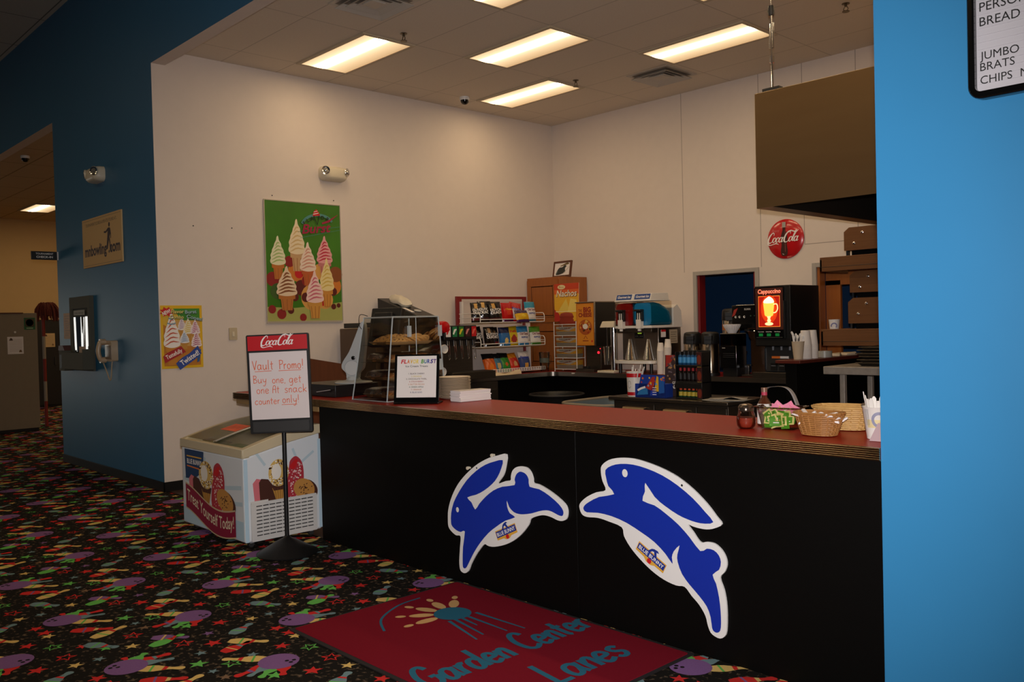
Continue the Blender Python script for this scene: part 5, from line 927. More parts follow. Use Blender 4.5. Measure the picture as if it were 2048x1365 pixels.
for s, c, nm in ((-.142, '#a50f14', 'red'), (.142, '#12a4ee', 'blue')):
    SL = M('slush_'+nm, c, .3, noise=.12, scale=60, spec=.5); m = MB(); R = []
    for y, hh in ((.0, .27), (.1, .28), (.2, .265), (.3, .23), (.36, .19), (.395, .13), (.405, .07)):
        R.append([(s+a, y-.0, .59+b) for a, b in rrect(-.128, .0, .128, hh, .05, 4)])
    m.loft(R, SL); m.build('slush_'+nm, t)
    m = MB(); vs = [(s+sx*.136, y, z) for z in (.587, .885) for sx, y in ((-1, -.012), (1, -.012), (1, .4), (-1, .4))]; m.add(vs, [(0, 1, 5, 4), (1, 2, 6, 5), (3, 0, 4, 7)], glassmat('bowl_clear', '#f8f2e8', .08)); m.build('bowl', t, smooth_=False)
    m = MB(); m.box((s-.14, -.02, .885), (s+.14, .36, .9), WPL); m.loft([[(s-.135, -.015, .9), (s+.135, -.015, .9), (s+.135, .35, .9), (s-.135, .35, .9)], [(s-.125, .02, .975), (s+.125, .02, .975), (s+.125, .34, .985), (s-.125, .34, .985)]], WPL); lid = m.build('lid', t, bevel=.004)
    m = MB(); q = Fr((s, -.012, .905), (1, 0, 0), (0, .42, 1)); m.prism(q, rect(-.118, .002, .118, .07), .001, .004, ink('#1c4488')); m.text('Gourmet Ice', q, -.0, .022, .045, W_INK, w=.2, shear=.2, bold=.02, d=.0046); m.build('brand_plate', lid, smooth_=False)
    m = MB(); m.box((s-.075, -.09, .76), (s+.03, -.01, .785), BLK); m.box((s-.06, -.06, .64), (s+.03, -.012, .76), BLK); m.build('tap_handle', t, bevel=.006)
    m = MB(); m.box((s-.05, -.075, .55), (s+.02, -.01, .66), WPL); m.cyl((s-.015, -.05, .52), (s-.015, -.05, .55), .022, WPL, n=12)
    for dx in (-.035, -.005): m.box((s+dx, -.068, .66), (s+dx+.014, -.06, .74), WPL)
    m.build('tap', t, bevel=.004)
    m = MB()
    m.lathe([(.075, .165), (.02, .42)], CHROME, (s, .1, 0), n=16); m.build('splash_cone', t)
m = MB(); q = Fr((0, .118, 0), (1, 0, 0), (0, 0, 1)); m.prism(q, rect(-.08, .43, .06, .545), 0, .006, BLK); m.text('BUNN', q, .0, .52, .018, W_INK, d=.0066); m.poly(q, rect(-.03, .485, .03, .51), M('lcd_green', '#a6c83a', .4, emit=.4), .0066)
for k in (-.06, -.035, .015, .04): m.poly(q, circ(k, .455, .008, n=10), ink('#55565a'), .0066)
m.build('control_panel', t, smooth_=False); m = MB(); q = Fr((.282, 0, 0), (0, 1, 0), (0, 0, 1)); m.prism(q, rect(.17, .44, .26, .53), 0, .003, PAPER); m.poly(q, rect(.17, .505, .26, .53), R_INK, .0035); m.prism(q, rect(.34, .36, .5, .53), 0, .003, ink('#b3a58e'))
for k in range(5): m.poly(q, rect(.36, .38+.028*k, .48-.02*(k % 2), .388+.028*k), ink('#7d705c'), .0035)
m.build('side_label', t, smooth_=False)
# ------------------------------------------------------------------ along the back counter: cups, airpots, coffee, cappuccino
FOAM = M('white_foam', '#e2dad2', .8)
def cupstack(label, loc, n, r0=.032, r1=.043, h=.1, step=.011, up=False, tilt=(0, 0)):
    t = thing('foam_cup_stack', label, 'cups', loc, 0, 'stacks of white foam cups'); t.rotation_euler = (tilt[0], tilt[1], 0)
    m = MB()
    prof = [(r1+.002, 0), (r1+.002, .006), (r1, .008), (r0, h), (r0-.004, h+.001), (.0, h+.0015)]
    m.lathe([(r1-.003, .001)]+prof, FOAM, n=20, cap=False)
    c0 = m.build('cup', t)
    for k in range(1, n):
        c = c0.copy(); COL.objects.link(c); c.parent = t; c.location = (0, 0, step*k)
    return t
cupstack('upright tall stack of white foam cups between slush machine and dark cardboard display', (-6.43, 8.5, ZB), 26)
cupstack('leaning stack of white foam cups behind the dark cardboard display', (-6.31, 8.46, ZB), 30, tilt=(0, .05))
cupstack('short stack of white foam cups between the display and the airpot', (-6.2, 8.62, ZB), 9)
def airpot(label, loc, band=None):
    t = thing('airpot', label, 'coffee airpot', loc, .4, 'coffee airpots'); m = MB(); m.lathe([(.1, .02), (.1, .36), (.098, .365)], M('airpot_steel', '#b5aa9a', .17, 1.), n=28); m.build('body', t)
    m = MB(); m.lathe([(.102, 0), (.104, .025), (.101, .035)], BLK, n=28); m.build('base', t)
    m = MB(); m.lathe([(.101, .36), (.104, .37), (.102, .44), (.095, .485), (.07, .5), (.0, .503)], BLK, n=28); m.box((-.045, -.15, .4), (.045, -.07, .46), BLK); m.box((-.045, -.15, .36), (.045, -.12, .42), BLK); lid = m.build('lid', t, bevel=.006)
    m = MB(); m.tube(smooth([(.0, .1, .42), (.0, .145, .45), (.0, .15, .3), (.0, .105, .22)], 5), .011, BLK, 8); m.build('handle', t)
    m = MB(); m.cyl((0, -.12, .5-.05), (0, -.135, .33), .009, CHROME, n=8); m.build('spout', t)
    if band: m = MB(); m.lathe([(.1005, .25), (.1005, .32)], M('airpot_band', '#b0662c', .5), n=28, cap=False); m.build('label_band', t)
    return t
airpot('steel airpot with a black pump lid, left behind the energy drink rack', (-5.97, 8.5, ZB))
airpot('steel airpot with a black lid, nearest one directly right of the energy drink rack', (-5.7, 8.46, ZB))
t = thing('airpot_riser', 'black riser stand holding the rear airpot by the service window', 'stand', (-5.68, 8.86, ZB)); m = MB(); m.box((-.13, -.13, .24), (.13, .13, .26), BLK)
for x in (-.12, .11):
    for y in (-.12, .11): m.box((x, y, 0), (x+.012, y+.012, .24), BLK)
m.build('frame', t, bevel=.003)
airpot('orange-banded steel airpot raised at the back in front of the blue service window', (-5.68, 8.86, ZB+.261), True)
m = MB(); m.lathe([(.03, 0), (.043, .12), (.045, .123)], WPL, n=18); m.build('paper_cup', None, (-5.86, 8.72, ZB), label='white paper cup standing between the two front airpots', cat='cup'); 
t = thing('coffee_brewer', 'black and steel coffee brewer left of the cappuccino machine', 'coffee maker', (-5.3, 8.6, ZB)); f = FRONT
m = MB(); m.box((-.04, .12, .0), (.17, .5, .55), BROWNM); m.build('column', t, bevel=.006)
m = MB(); m.box((-.2, .0, .53), (.17, .5, .79), BLKG); m.box((-.14, -.01, .785), (.16, .5, .795), CHROME); m.build('head', t, bevel=.025, seg=4)
m = MB(); q = Fr((0, -.001, 0), (1, 0, 0), (0, 0, 1)); m.text('BUNN', q, -.0, .735, .028, ink('#b9b5b0'), d=.001, bold=.03)
for a in (-.15, -.1, -.04): m.poly(q, circ(a, .66, .013, n=12), W_INK, .001); m.poly(q, circ(a+.004, .661, .008, n=10), K_INK, .0016)
m.poly(q, [(-.2, .66), (-.17, .74), (-.12, .76), (-.16, .68)], ink('#9a2a22'), .001)
for a in (.04, .09): m.poly(q, circ(a, .67, .008, n=10), ink('#3c5a48'), .001)
m.build('controls', t, smooth_=False)
m = MB(); m.lathe([(.045, .4), (.07, .44), (.085, .53), (.088, .535)], BROWNM, (.05, .07, 0), n=22); m.box((.02, -.1, .5), (.08, .0, .525), BLK); m.lathe([(.086, .49), (.09, .495), (.09, .5), (.086, .505)], CHROME, (.05, .07, 0), n=22); m.build('brew_basket', t)
m = MB(); m.box((.01, -.16, .0), (.175, .12, .025), DSTEEL); m.box((.03, -.13, .025), (.085, -.1, .125), CHROME); m.box((.03, -.13, .12), (.11, -.09, .135), BLK); m.build('drip_base', t, bevel=.004)
t = thing('coffee_filters', 'nested fluted white paper coffee filters on the clear bins beside the coffee brewer', 'coffee filters', (-5.4, 8.44, ZB+.482)); m = MB(); R = []
for h, r in ((0, .045), (.07, .085), (.095, .095)): R.append([(r*(1+.05*(k % 2)*(h > 0))*math.cos(2*math.pi*k/44), r*(1+.05*(k % 2)*(h > 0))*math.sin(2*math.pi*k/44), h) for k in range(44)])
m.loft(R, PAPER, True, False); m.loft([[((x*.93), y*.93, z+.003) for x, y, z in r] for r in R], PAPER, True, False); m.build('filters', t, smooth_=False)
for i, (z, h, nm) in enumerate(((.345, .135, 'upper'), )):
    t = thing('clear_bin', 'smoky clear plastic bin on the black box beside the coffee brewer', 'bin', (-5.4, 8.46, ZB+z)); m = MB(); a, b = .1, .1; SM = glassmat('smoky_clear', '#b0a48c', .1)
    m.box((-a, -b, 0), (a, b, .003), SM); m.box((-a, -b, 0), (a, -b+.003, h), SM); m.box((-a, b-.003, 0), (a, b, h), SM); m.box((-a, -b, 0), (-a+.003, b, h), SM); m.box((a-.003, -b, 0), (a, b, h), SM); m.build('bin_body', t)
    m = MB(); m.tube([(-a, -b, h-.002), (a, -b, h-.002), (a, b, h-.002), (-a, b, h-.002)], .003, M('bin_rim', '#8c8474', .3), 6, True); m.build('rim', t)
t = thing('coffee_grinder', 'black boxed coffee grinder with a bright edge under the clear bin', 'coffee grinder', (-5.4, 8.46, ZB)); m = MB(); m.box((-.11, -.1, .1), (.1, .1, .345), BLKG); m.box((.094, -.104, .1), (.101, -.099, .345), CHROME); m.box((-.1, -.06, .0), (.08, .1, .1), BLK); m.build('body', t, bevel=.005)
m = MB(); q = Fr((0, -.101, 0), (1, 0, 0), (0, 0, 1)); m.ribbon(q, [(-.08, .32), (-.04, .32)], .01, ink('#9a968e'), .001)
for k in range(3): m.ribbon(q, [(-.07, .26-.02*k), (.08, .26-.02*k)], .003, ink('#3a3a3a'), .001)
m.build('markings', t, smooth_=False)

t = thing('cappuccino_machine', 'black cappuccino machine with a glowing orange mug picture', 'cappuccino machine', (-4.9, 8.45, ZB)); f = FRONT
m = MB(); m.box((-.215, .0, .34), (.205, .62, .985), BLK); m.box((-.2, .16, .03), (.2, .62, .345), BLK); m.box((-.2, -.04, .0), (.2, .62, .035), BLK); m.build('body', t, bevel=.006)
m = MB(); q = Fr((-.03, 0, .42), (1, 0, 0), (0, 0, 1)); m.prism(q, rrect(-.18, .0, .175, .55, .015), 0, .018, BLKG); m.box((.18, .0, .05), (.186, .4, .012), BLK, q); m.build('door', t, bevel=.004)
m = MB(); q = q.sub(0, .095, .018); GLOW = M('lit_red_panel', '#b81204', .5, emit=.55); m.poly(q, rect(-.165, .0, .16, .445), ink('#4a1a10'), .001); m.poly(q, rect(-.13, .03, .125, .36), M('lit_amber', '#ff8a30', .5, emit=.9), .0014); m.poly(q, rect(-.125, .035, .12, .355), GLOW, .002)
for r, e in ((.1, .7), (.075, 1.0)): m.poly(q, circ(0, .22, r, r*1.5, 24), M('lit_halo%d' % (r*1000), '#e03a08', .5, emit=e), .0024+(.1-r)*.01)
GL = M('lit_mug', '#ffae42', .5, emit=1.5); GW = M('lit_foam', '#fff0c8', .5, emit=1.3); GR = M('lit_rim', '#ffd89a', .5, emit=1.1)
m.poly(q, smooth([(-.062, .31), (.052, .31), (.05, .2), (.035, .145), (-.045, .145), (-.06, .2)], 3, True), GL, .0034); m.poly(q, smooth([(-.06, .285), (-.06, .315), (-.02, .345), (-.0, .355), (.03, .34), (.052, .315), (.05, .285)], 3, True), GW, .004); m.ribbon(q, smooth([(.05, .27), (.09, .27), (.098, .22), (.075, .185), (.045, .18)], 5), .012, GR, .0036)
m.poly(q, [(-.03, .145), (.02, .145), (.008, .115), (.018, .1), (.008, .075), (-.018, .075), (-.028, .1), (-.018, .115)], GR, .0036); m.poly(q, circ(-.005, .062, .05, .018, 18), GR, .0038)
m.text('Cappuccino', q, .0, .39, .062, M('lit_pink', '#ff9a78', .5, emit=.7), w=.27, shear=.1, bold=.02, d=.0024); m.text('Cappuccino', q, .0, .387, .062, M('lit_deep', '#c2301a', .5, emit=.35), w=.275, shear=.1, bold=.06, d=.002); m.build('lit_panel', t, smooth_=False)
m = MB(); q = Fr((-.03, -.019, 0), (1, 0, 0), (0, 0, 1)); GB = M('lit_green', '#0c7a34', .4, emit=.3)
for i, a in enumerate((-.105, -.01, .09)): m.prism(q, rect(a-.022, .445, a+.022, .475), 0, .005, GB); m.text(('French Vanilla', 'English Toffee', 'Hot Cocoa')[i], q, a, .488, .014, W_INK, w=.07, bold=.02)
m.ribbon(q, [(-.16, .432), (.15, .432)], .003, ink('#6b6660'), .001); m.build('buttons', t, smooth_=False)
m = MB(); q = Fr((-.02, .158, 0), (1, 0, 0), (0, 0, 1)); m.box((-.15, .06, 0), (.2, .32, .02), DGREY, q); m.box((-.165, .08, .0), (-.15, .31, .03), CHROME, q)
for k in range(3): m.box((-.09+.1*k, .07, .02), (-.02+.1*k, .15, .035), BLK, q); m.ribbon(q, [(-.085+.1*k, .12), (-.03+.1*k, .12)], .005, GREY, .036)
m.box((-.08, .2, .02), (.02, .225, .026), O_INK, q); m.box((.02, .2, .02), (.12, .225, .026), W_INK, q)
for k in range(3): m.cyl(q(-.06+.1*k, .29, .03), q(-.06+.1*k, .33, .03), .012, GREY, n=8)
m.build('dispensing_panel', t); m = MB(); m.box((-.2, -.04, .035), (.2, .15, .05), BLK); m.box((-.22, -.07, 0), (.22, -.04, .06), DSTEEL); m.build('drip_tray', t, bevel=.004)

# on the half-wall ledge
ZL = 1.206
t = thing('spoon_cup', 'foam cup full of white plastic spoons on the half-wall ledge', 'cup', (-4.13, 7.56, ZL)); m = MB(); m.lathe([(.0, .004), (.04, 0), (.058, .165), (.061, .168), (.055, .165), (.038, .006)], M('tan_foam', '#c4b094', .8), n=22, cap=False); m.build('cup', t)
rnd = random.Random(4)
for k in range(9):
    a = k*.7; m = MB(); p0 = Vector((.02*math.cos(a), .02*math.sin(a), .02)); p1 = Vector((.05*math.cos(a), .05*math.sin(a), .19+.03*rnd.random()+(.03 if k == 5 else 0))); m.tube([p0, p0.lerp(p1, .6), p1], .004, WPL, 6); d = (p1-p0).normalized(); m.loft([[p1+d*h+Vector((r*math.cos(b), r*.4*math.sin(b), 0)) for b in [i*math.pi/4 for i in range(8)]] for h, r in ((-.005, .004), (.01, .011), (.022, .012), (.032, .004))], WPL); m.build('plastic_spoon', None, (-4.13, 7.56, ZL), label='white plastic spoon standing in the foam cup on the half-wall ledge', cat='spoon', group='plastic spoons in the foam cup')
cupstack('left one of two tall white foam cup stacks on the half-wall ledge', (-4.13, 7.7, ZL), 16, .042, .056, .14, .0085); cupstack('right one of two tall white foam cup stacks on the half-wall ledge', (-4.13, 7.83, ZL), 16, .04, .052, .14, .0085)
t = thing('tape_roll', 'pale roll of tape lying on the half-wall ledge', 'tape roll', (-4.12, 8.05, ZL)); m = MB(); m.lathe([(.04, 0), (.07, 0), (.07, .06), (.04, .06), (.04, 0)], M('pale_tape', '#a9a69a', .35), n=26, cap=False); m.build('roll', t)
for i, (x, y, r) in enumerate(((-4.14, 8.32, .3), (-4.12, 8.55, -.4))):
    m = MB(); m.loft([[(-.05, -.07, 0), (.05, -.07, 0), (.05, .07, 0), (-.05, .07, 0)], [(-.04, -.06, .03), (.05, -.05, .02), (.03, .07, .035), (-.05, .05, .015)]], M('crumpled_napkin', '#c4b49a', .9)); m.build('napkin', None, (x, y, ZL), r, label=('nearer' if i == 0 else 'farther')+' crumpled napkin on the half-wall ledge behind the tape roll', cat='napkin', bevel=.006)

# ------------------------------------------------------------------ steel shelving, ovens, work table, hood
t = thing('steel_overshelf', 'two-tier steel overshelf, brown reflections in its colour, carrying warming ovens at right', 'shelf', (-3.3, 8.15, 0)); BS = BRSTEEL
for z0, z1_, y in ((1.32, 1.478, -.22), (2.03, 2.165, -.22)):
    m = MB(); m.box((-.79, y, z1_-.02), (.7, .32, z1_), BS); m.box((-.79, y, z0), (.7, y+.02, z1_-.02), BS); m.box((-.79, y, z0), (-.77, .32, z1_-.02), BS); m.box((-.792, y-.004, z0+.04), (.7, y, z0+.044), BLK); m.build('shelf', t, bevel=.003)
for x in (.05, .62):
    for y in (-.18, .26):
        m = MB(); m.box((x-.02, y-.02, .003), (x+.02, y+.02, 2.03), DSTEEL); m.build('post', t, bevel=.003)
def oven(label, x, y, z, w, d, h, glassy=True):
    t = thing('warming_oven', label, 'oven', (x, y, z), 0, 'warming ovens'); q = Fr((0, 0, 0), (1, 0, 0), (0, 0, 1)); m = MB(); m.prism(Fr((0, 0, 0), (1, 0, 0), (0, 0, 1)), [(-w/2, .05), (-w/2+.0, h-.04), (-w/2+.05, h), (w/2, h), (w/2, .05)], -d, .0, BS); m.build('body', t, bevel=.004)
    m = MB(); m.box((-w/2+.06, .03, .0), (w/2-.02, d-.02, .05), BLKG); m.build('base', t); m = MB(); m.box((-w/2+.01, .02, .0), (-w/2+.03, .06, .05), CHROME); m.build('foot', t)
    for a, b in ((.18, h-.055), (.1, h-.15)):
        m = MB(); m.lathe([(.014, 0), (.013, .012), (.006, .016)], CHROME, n=10, fr=q.sub(-w/2+a, b, 0)); m.build('knob', t)
    return t
oven('steel warming oven coloured with brown reflections, resting on the lower shelf of the overshelf', -3.35, 8.0, 1.479, 1.0, .4, .29); oven('steel warming oven coloured with brown reflections, stacked in the upper gap between the two shelves', -3.35, 8.02, 1.77, .98, .38, .25); oven('steel warming oven coloured with brown reflections, on the top shelf under the exhaust hood', -3.35, 7.98, 2.166, 1.04, .4, .265)
t = thing('paper_cup', 'white patterned cup with a purple swirl on the lower overshelf beside the wooden door', 'cup', (-4.02, 8.06, 1.479)); m = MB(); m.lathe([(.042, 0), (.052, .09), (.055, .092), (.05, .09), (.04, .004), (.0, .004)], WPL, n=22, cap=False); m.ribbon(Fr((0.02, -.05, .0), (.9, .4, 0), (0, .1, 1)), circ(0, .03, .025, n=12, a0=-40, a1=200), .012, ink('#6f6f9a'), .004); m.build('cup_body', t)
t = thing('steel_work_table', 'stainless work table seen edge-on behind the counter at right', 'table', (-2.9, 7.4, 0)); m = MB(); m.box((-.75, -.3, 1.105), (.9, .35, 1.172), stretch('galvanized', '#b3aaa0', '#8f877e', .45, .35, (22, 22, 22))); m.build('tabletop', t, bevel=.005)
for x in (-.6, .8):
    for y in (-.24, .28):
        m = MB(); m.box((x-.022, y-.022, .004), (x+.022, y+.022, 1.105), MATS['galvanized']); m.build('leg', t, bevel=.004)
PT = None
for k in range(6):
    if PT is None:
        PT = thing('baking_pan', 'lowest black baking pan in the stack on the stainless work table', 'baking pan', (-2.9, 7.45, 1.173), 0, 'stacked black baking pans'); m = MB(); a = .52
        m.loft([[(x*s, y*s, z) for x, y in rect(-a, -.2, a, .2)] for s, z in ((.93, .0), (1., .025), (1.02, .026), (1.02, .028), (.985, .028), (.92, .003))], M('pan_black', '#17130f', .4), True, True); m.build('pan', PT); m = MB(); m.tube([(a*x, y*.2, .026) for x, y in ((-1.02, -1.02), (1.02, -1.02), (1.02, 1.02), (-1.02, 1.02))], .005, M('pan_rim', '#3c352c', .35, .6), 6, True); m.build('rim', PT)
    else: dup(PT, (-2.9+.015*(k % 3), 7.45, 1.173+.0265*k), .02*(k % 2), ('', 'second lowest', 'third lowest', 'third highest', 'second highest', 'topmost')[k]+' black baking pan in the stack on the stainless work table')
t = thing('exhaust_hood', 'big brushed steel exhaust hood hanging from the ceiling at right', 'exhaust hood', (-2.6, 7.1, 2.44)); m = MB(); x0, x1, y0, y1, hh = -1.0, .98, -1.1, 1.2, .875; R = []
m.loft([[(x*s0+q, y*s1+.05*q2, z) for x, y in ((x0, y0), (x1, y0), (x1, y1), (x0, y1))] for s0, s1, q, q2, z in ((1, 1, 0, 0, 0.), (1, 1, 0, 0, hh))], STEELH, False, True)
m.loft([[(x0+.0, y0, 0.), (x1, y0, 0.), (x1, y1, 0.), (x0, y1, 0.)], [(x0+.09, y0+.05, .012), (x1-.05, y0+.05, .012), (x1-.05, y1-.05, .012), (x0+.09, y1-.05, .012)]], STEELH, False, False); m.build('canopy', t, bevel=.004)
m = MB(); m.loft([[(x0+.09, y0+.05, .012), (x1-.05, y0+.05, .012), (x1-.05, y1-.05, .012), (x0+.09, y1-.05, .012)], [(x0+.12, y0+.08, .5), (x1-.08, y0+.08, .5), (x1-.08, y1-.08, .5), (x0+.12, y1-.08, .5)]], M('hood_inside_dark', '#16110c', .6), False, True); m.build('hood_cavity', t, smooth_=False)  # near-black colour on the inside of the hollow canopy
for x, y in ((x0+.12, y0+.06), (x1-.12, y0+.06), (x0+.12, y1-.1)):
    m = MB(); m.cyl((x, y, hh), (x, y, 2.0), .007, CHROME, n=8); m.cyl((x, y, hh+.22), (x, y, hh+.27), .018, CHROME, n=8); m.tube([(x-.014, y, hh+.33), (x-.016, y, hh+.52), (x+.016, y, hh+.52), (x+.014, y, hh+.33)], .005, CHROME, 6, True); m.lathe([(.02, hh+.58), (.026, hh+.61), (.02, hh+.65)], DGREY, (x, y, 0), n=10); m.box((x-.07, y-.03, hh), (x+.07, y+.03, hh+.03), DGREY); m.build('hanger_rod', t)
t = thing('round_sign', 'round red cola button sign with a bottle picture on the back wall', 'sign', (-5.15, YB, 2.5)); m = MB(); q = FRONT; COK = M('button_red', '#c2161c', .25, coat=.5); m.lathe([(.226, .002), (.226, .012), (.2, .03), (.12, .042), (.0, .046)], COK, n=44, fr=q); m.build('button', t)
m = MB(); d = .047; BOT = ink('#3a0f0c'); bp = [(-.03, -.19), (.035, -.19), (.045, -.13), (.034, -.06), (.045, .02), (.02, .1), (.016, .17), (-.012, .17), (-.016, .1), (-.04, .02), (-.03, -.06), (-.04, -.13)]
m.poly(q, smooth([(a, b) for a, b in bp], 2, True), BOT, d); m.poly(q, rect(-.02, .13, .024, .19), ink('#a9a29a'), d+.0005); m.ribbon(q, [(.015, -.15), (.015, .1)], .006, ink('#8a4a40'), d+.0006); m.ribbon(q, [(-.02, -.17), (.0, -.18)], .008, ink('#c9b8b0'), d+.0006); cola(m, q, -.205, -.035, .4, W_INK, d+.001); m.text('Enjoy', q, -.1, .085, .04, ink('#d8787a'), w=.085, shear=.2, d=d+.001); m.build('sign_print', t, smooth_=False)

# ------------------------------------------------------------------ prep table and what stands on it
ZP = .862
t = thing('prep_table', 'low dark steel drawer cabinet behind the front counter', 'cabinet', (-5.02, 7.0, 0)); PS = DSTEEL; m = MB(); m.box((-.66, -.27, .06), (.66, .32, .82), PS); m.build('body', t, bevel=.004); m = MB(); m.box((-.7, -.31, .825), (.68, .34, .86), PS); m.build('top', t, bevel=.006)
for x0, x1 in ((-.64, -.15), (-.14, .33), (.34, .65)):
    m = MB(); m.box((x0, -.285, .45), (x1, -.27, .8), PS); dr = m.build('drawer', t, bevel=.003)
    if x0 < .3: m = MB(); c = (x0+x1)/2+.02; m.loft([[(c+s*.13, y, z) for y, z in ((-.285, .77), (-.325, .765), (-.345, .725), (-.34, .722), (-.322, .757), (-.285, .762))] for s in (-1, 1)], M('handle_alu', '#b49a74', .35, .8)); m.build('handle', dr)
m = MB()
for x in (-.6, .6):
    for y in (-.2, .25): m.cyl((x, y, 0.004), (x, y, .06), .025, BLK, n=10)
m.build('foot', t)
t = thing('straw_cup', 'red-banded white paper cup holding white plastic cutlery on the prep table', 'cup', (-5.47, 6.8, ZP)); m = MB(); m.lathe([(.0, .004), (.07, 0), (.078, .24), (.081, .243), (.075, .24), (.067, .006)], WPL, n=26, cap=False); m.lathe([(.0785, .19), (.0797, .228)], REDP, n=26, cap=False); m.lathe([(.0715, .012), (.0728, .045)], REDP, n=26, cap=False); m.ribbon(Fr((0, -.0765, .12), (1, 0, 0), (0, 0, 1)), circ(-.0, .0, .018, .035, 14), .004, ink('#8a8a86'), .0035); m.build('cup', t)
for k in range(7):
    m = MB(); a = .9*k; p0 = Vector((.03*math.cos(a), .03*math.sin(a), .03)); p1 = Vector((.06*math.cos(a)+.05, .06*math.sin(a), .27+.02*(k % 3))); m.tube([p0, p1], .006, WPL, 6); m.build('plastic_fork', None, (-5.47, 6.8, ZP), label='white plastic cutlery handle sticking out of the red-banded cup', cat='cutlery', group='plastic cutlery in the red-banded cup')
t = thing('candy_box', 'bright blue and yellow cardboard candy display box on the prep table', 'display box', (-5.25, 6.82, ZP), .08); m = MB(); CB = ink('#1a3c9c'); q = Fr((0, -.07, 0), (1, 0, 0), (0, 0, 1)); m.box((-.17, -.07, 0), (.17, .07, .13), CB); m.prism(q, [(-.17, .0), (.17, 0), (.17, .215), (-.1, .22), (-.12, .13)], -.004, .0, CB); m.prism(Fr((-.17, -.07, 0), (0, 1, 0), (0, 0, 1)), [(0, 0), (.14, 0), (.14, .21), (.03, .21)], 0, .004, ink('#d8a61c')); m.build('box', t)
m = MB(); d = .001
for p, c in (([(-.05, .09), (.03, .2), (.06, .2), (.04, .06)], '#b83222'), ([(.05, .06), (.08, .21), (.1, .2), (.1, .06)], '#e8b824'), ([(-.15, .02), (-.02, .03), (-.03, .1), (-.12, .07)], '#2a78b8'), ([(.1, .04), (.165, .05), (.16, .2), (.11, .19)], '#1e5cae'), ([(.0, .02), (.08, .02), (.07, .1), (.02, .09)], '#1c3fb0')): m.poly(q, p, ink(c), d)
m.text('candy', q, -.09, .07, .035, W_INK, shear=.3, bold=.03, d=.002) if False else m.ribbon(q, [(-.14, .065), (-.1, .085), (-.05, .1)], .02, W_INK, .002)
for k in range(4): m.ribbon(q, [(.03, .03+.022*k), (.075, .03+.022*k)], .006, W_INK, .002)
rnd = random.Random(2)
for k in range(14): m.poly(q, circ(rnd.uniform(-.1, .16), rnd.uniform(.1, .2), rnd.uniform(.006, .014), n=7), ink(('#e8b824', '#d86a2a', '#7ab0d8', '#c23a2a')[k % 4]), .0014+.0001*k)
m.build('box_print', t, smooth_=False)
t = thing('display_card', 'tall dark cardboard snack display standing behind the blue candy box', 'display', (-5.12, 6.98, ZP)); m = MB(); q = Fr((0, 0, 0), (1, 0, 0), (0, .04, 1)); m.prism(q, rect(-.12, 0, .12, .4), -.03, 0, ink('#3a2a2c')); m.build('board', t, bevel=.002); m = MB(); m.poly(q, [(-.11, .4), (-.0, .4), (-.07, .3), (-.11, .28)], ink('#a52a20'), .0008)
for k in range(26): m.poly(q, circ(rnd.uniform(-.09, .1), rnd.uniform(.16, .39), rnd.uniform(.008, .022), rnd.uniform(.006, .014), 7, rot=rnd.uniform(0, 180)), ink(('#7a6a70', '#54464c', '#9a7a62', '#b8884a')[k % 4]), .001+.0001*k)
m.text('GET A', q, .02, .12, .035, W_INK, bold=.01, d=.004); m.text('SNACK', q, .02, .075, .05, W_INK, w=.16, bold=.02, d=.004); m.build('display_print', t, smooth_=False)
t = thing('energy_drink_rack', 'black three-tier rack of small energy drink bottles on the prep table', 'rack', (-4.82, 6.86, ZP)); m = MB(); m.box((-.15, .06, 0), (.15, .075, .45), BLK); m.box((-.15, -.07, 0), (-.145, .07, .44), BLK); m.box((.09, -.07, 0), (.15, -.064, .44), ink('#3a1412')); m.box((.145, -.07, 0), (.15, .07, .44), BLK)
for z in (0, .15, .305): m.box((-.15, -.075, z), (.15, .07, z+.012), BLK)
m.box((-.15, -.08, .1), (.15, -.074, .15), BLK); m.box((-.15, -.08, .255), (.15, -.074, .305), BLK) if False else None
m.build('stand', t, bevel=.002); m = MB(); q = Fr((.12, -.071, 0), (1, 0, 0), (0, 0, 1))
for z in (.06, .22, .37): m.poly(q, circ(0, z, .022, .045, 12), ink('#7a2a18'), .001); m.poly(q, rect(-.022, z-.07, .022, z-.055), ink('#b8902c'), .001)
m.build('rack_print', t, smooth_=False)
for r, (z, cap, lab, bdy, h) in enumerate(((.013, '#d8481c', '#c8b03c', '#20402a', .09), (.163, '#a51c22', '#1a1416', '#18100f', .13), (.318, '#101418', '#3f8fc4', '#1c4a74', .125))):
    b0 = None
    for k in range(5):
        p = (-4.82-.118+.047*k, 6.83, ZP+z); lb = '%s small drink bottle, %s from left on the %s tier of the black rack' % (('orange-capped', 'black red-capped', 'blue-labelled')[r], ('first', 'second', 'third', 'fourth', 'fifth')[k], ('bottom', 'middle', 'top')[r])
        if b0 is None:
            b0 = thing('drink_bottle', lb, 'bottle', p, 0, 'energy drink bottles on the black rack'); m = MB(); s = h/.13; m.lathe([(.019, 0), (.021, .005), (.021, .085*s), (.012, .1*s)], M('bottle_%d' % r, bdy, .2), n=14); m.build('body', b0); m = MB(); m.lathe([(.0213, .02*s), (.0213, .075*s)], ink(lab), n=14, cap=False); m.build('label', b0); m = MB(); m.lathe([(.0135, .098*s), (.0135, .127*s), (.0, .13*s)], ink(cap), n=12); m.build('cap', b0)
        else: dup(b0, p, 0, lb)
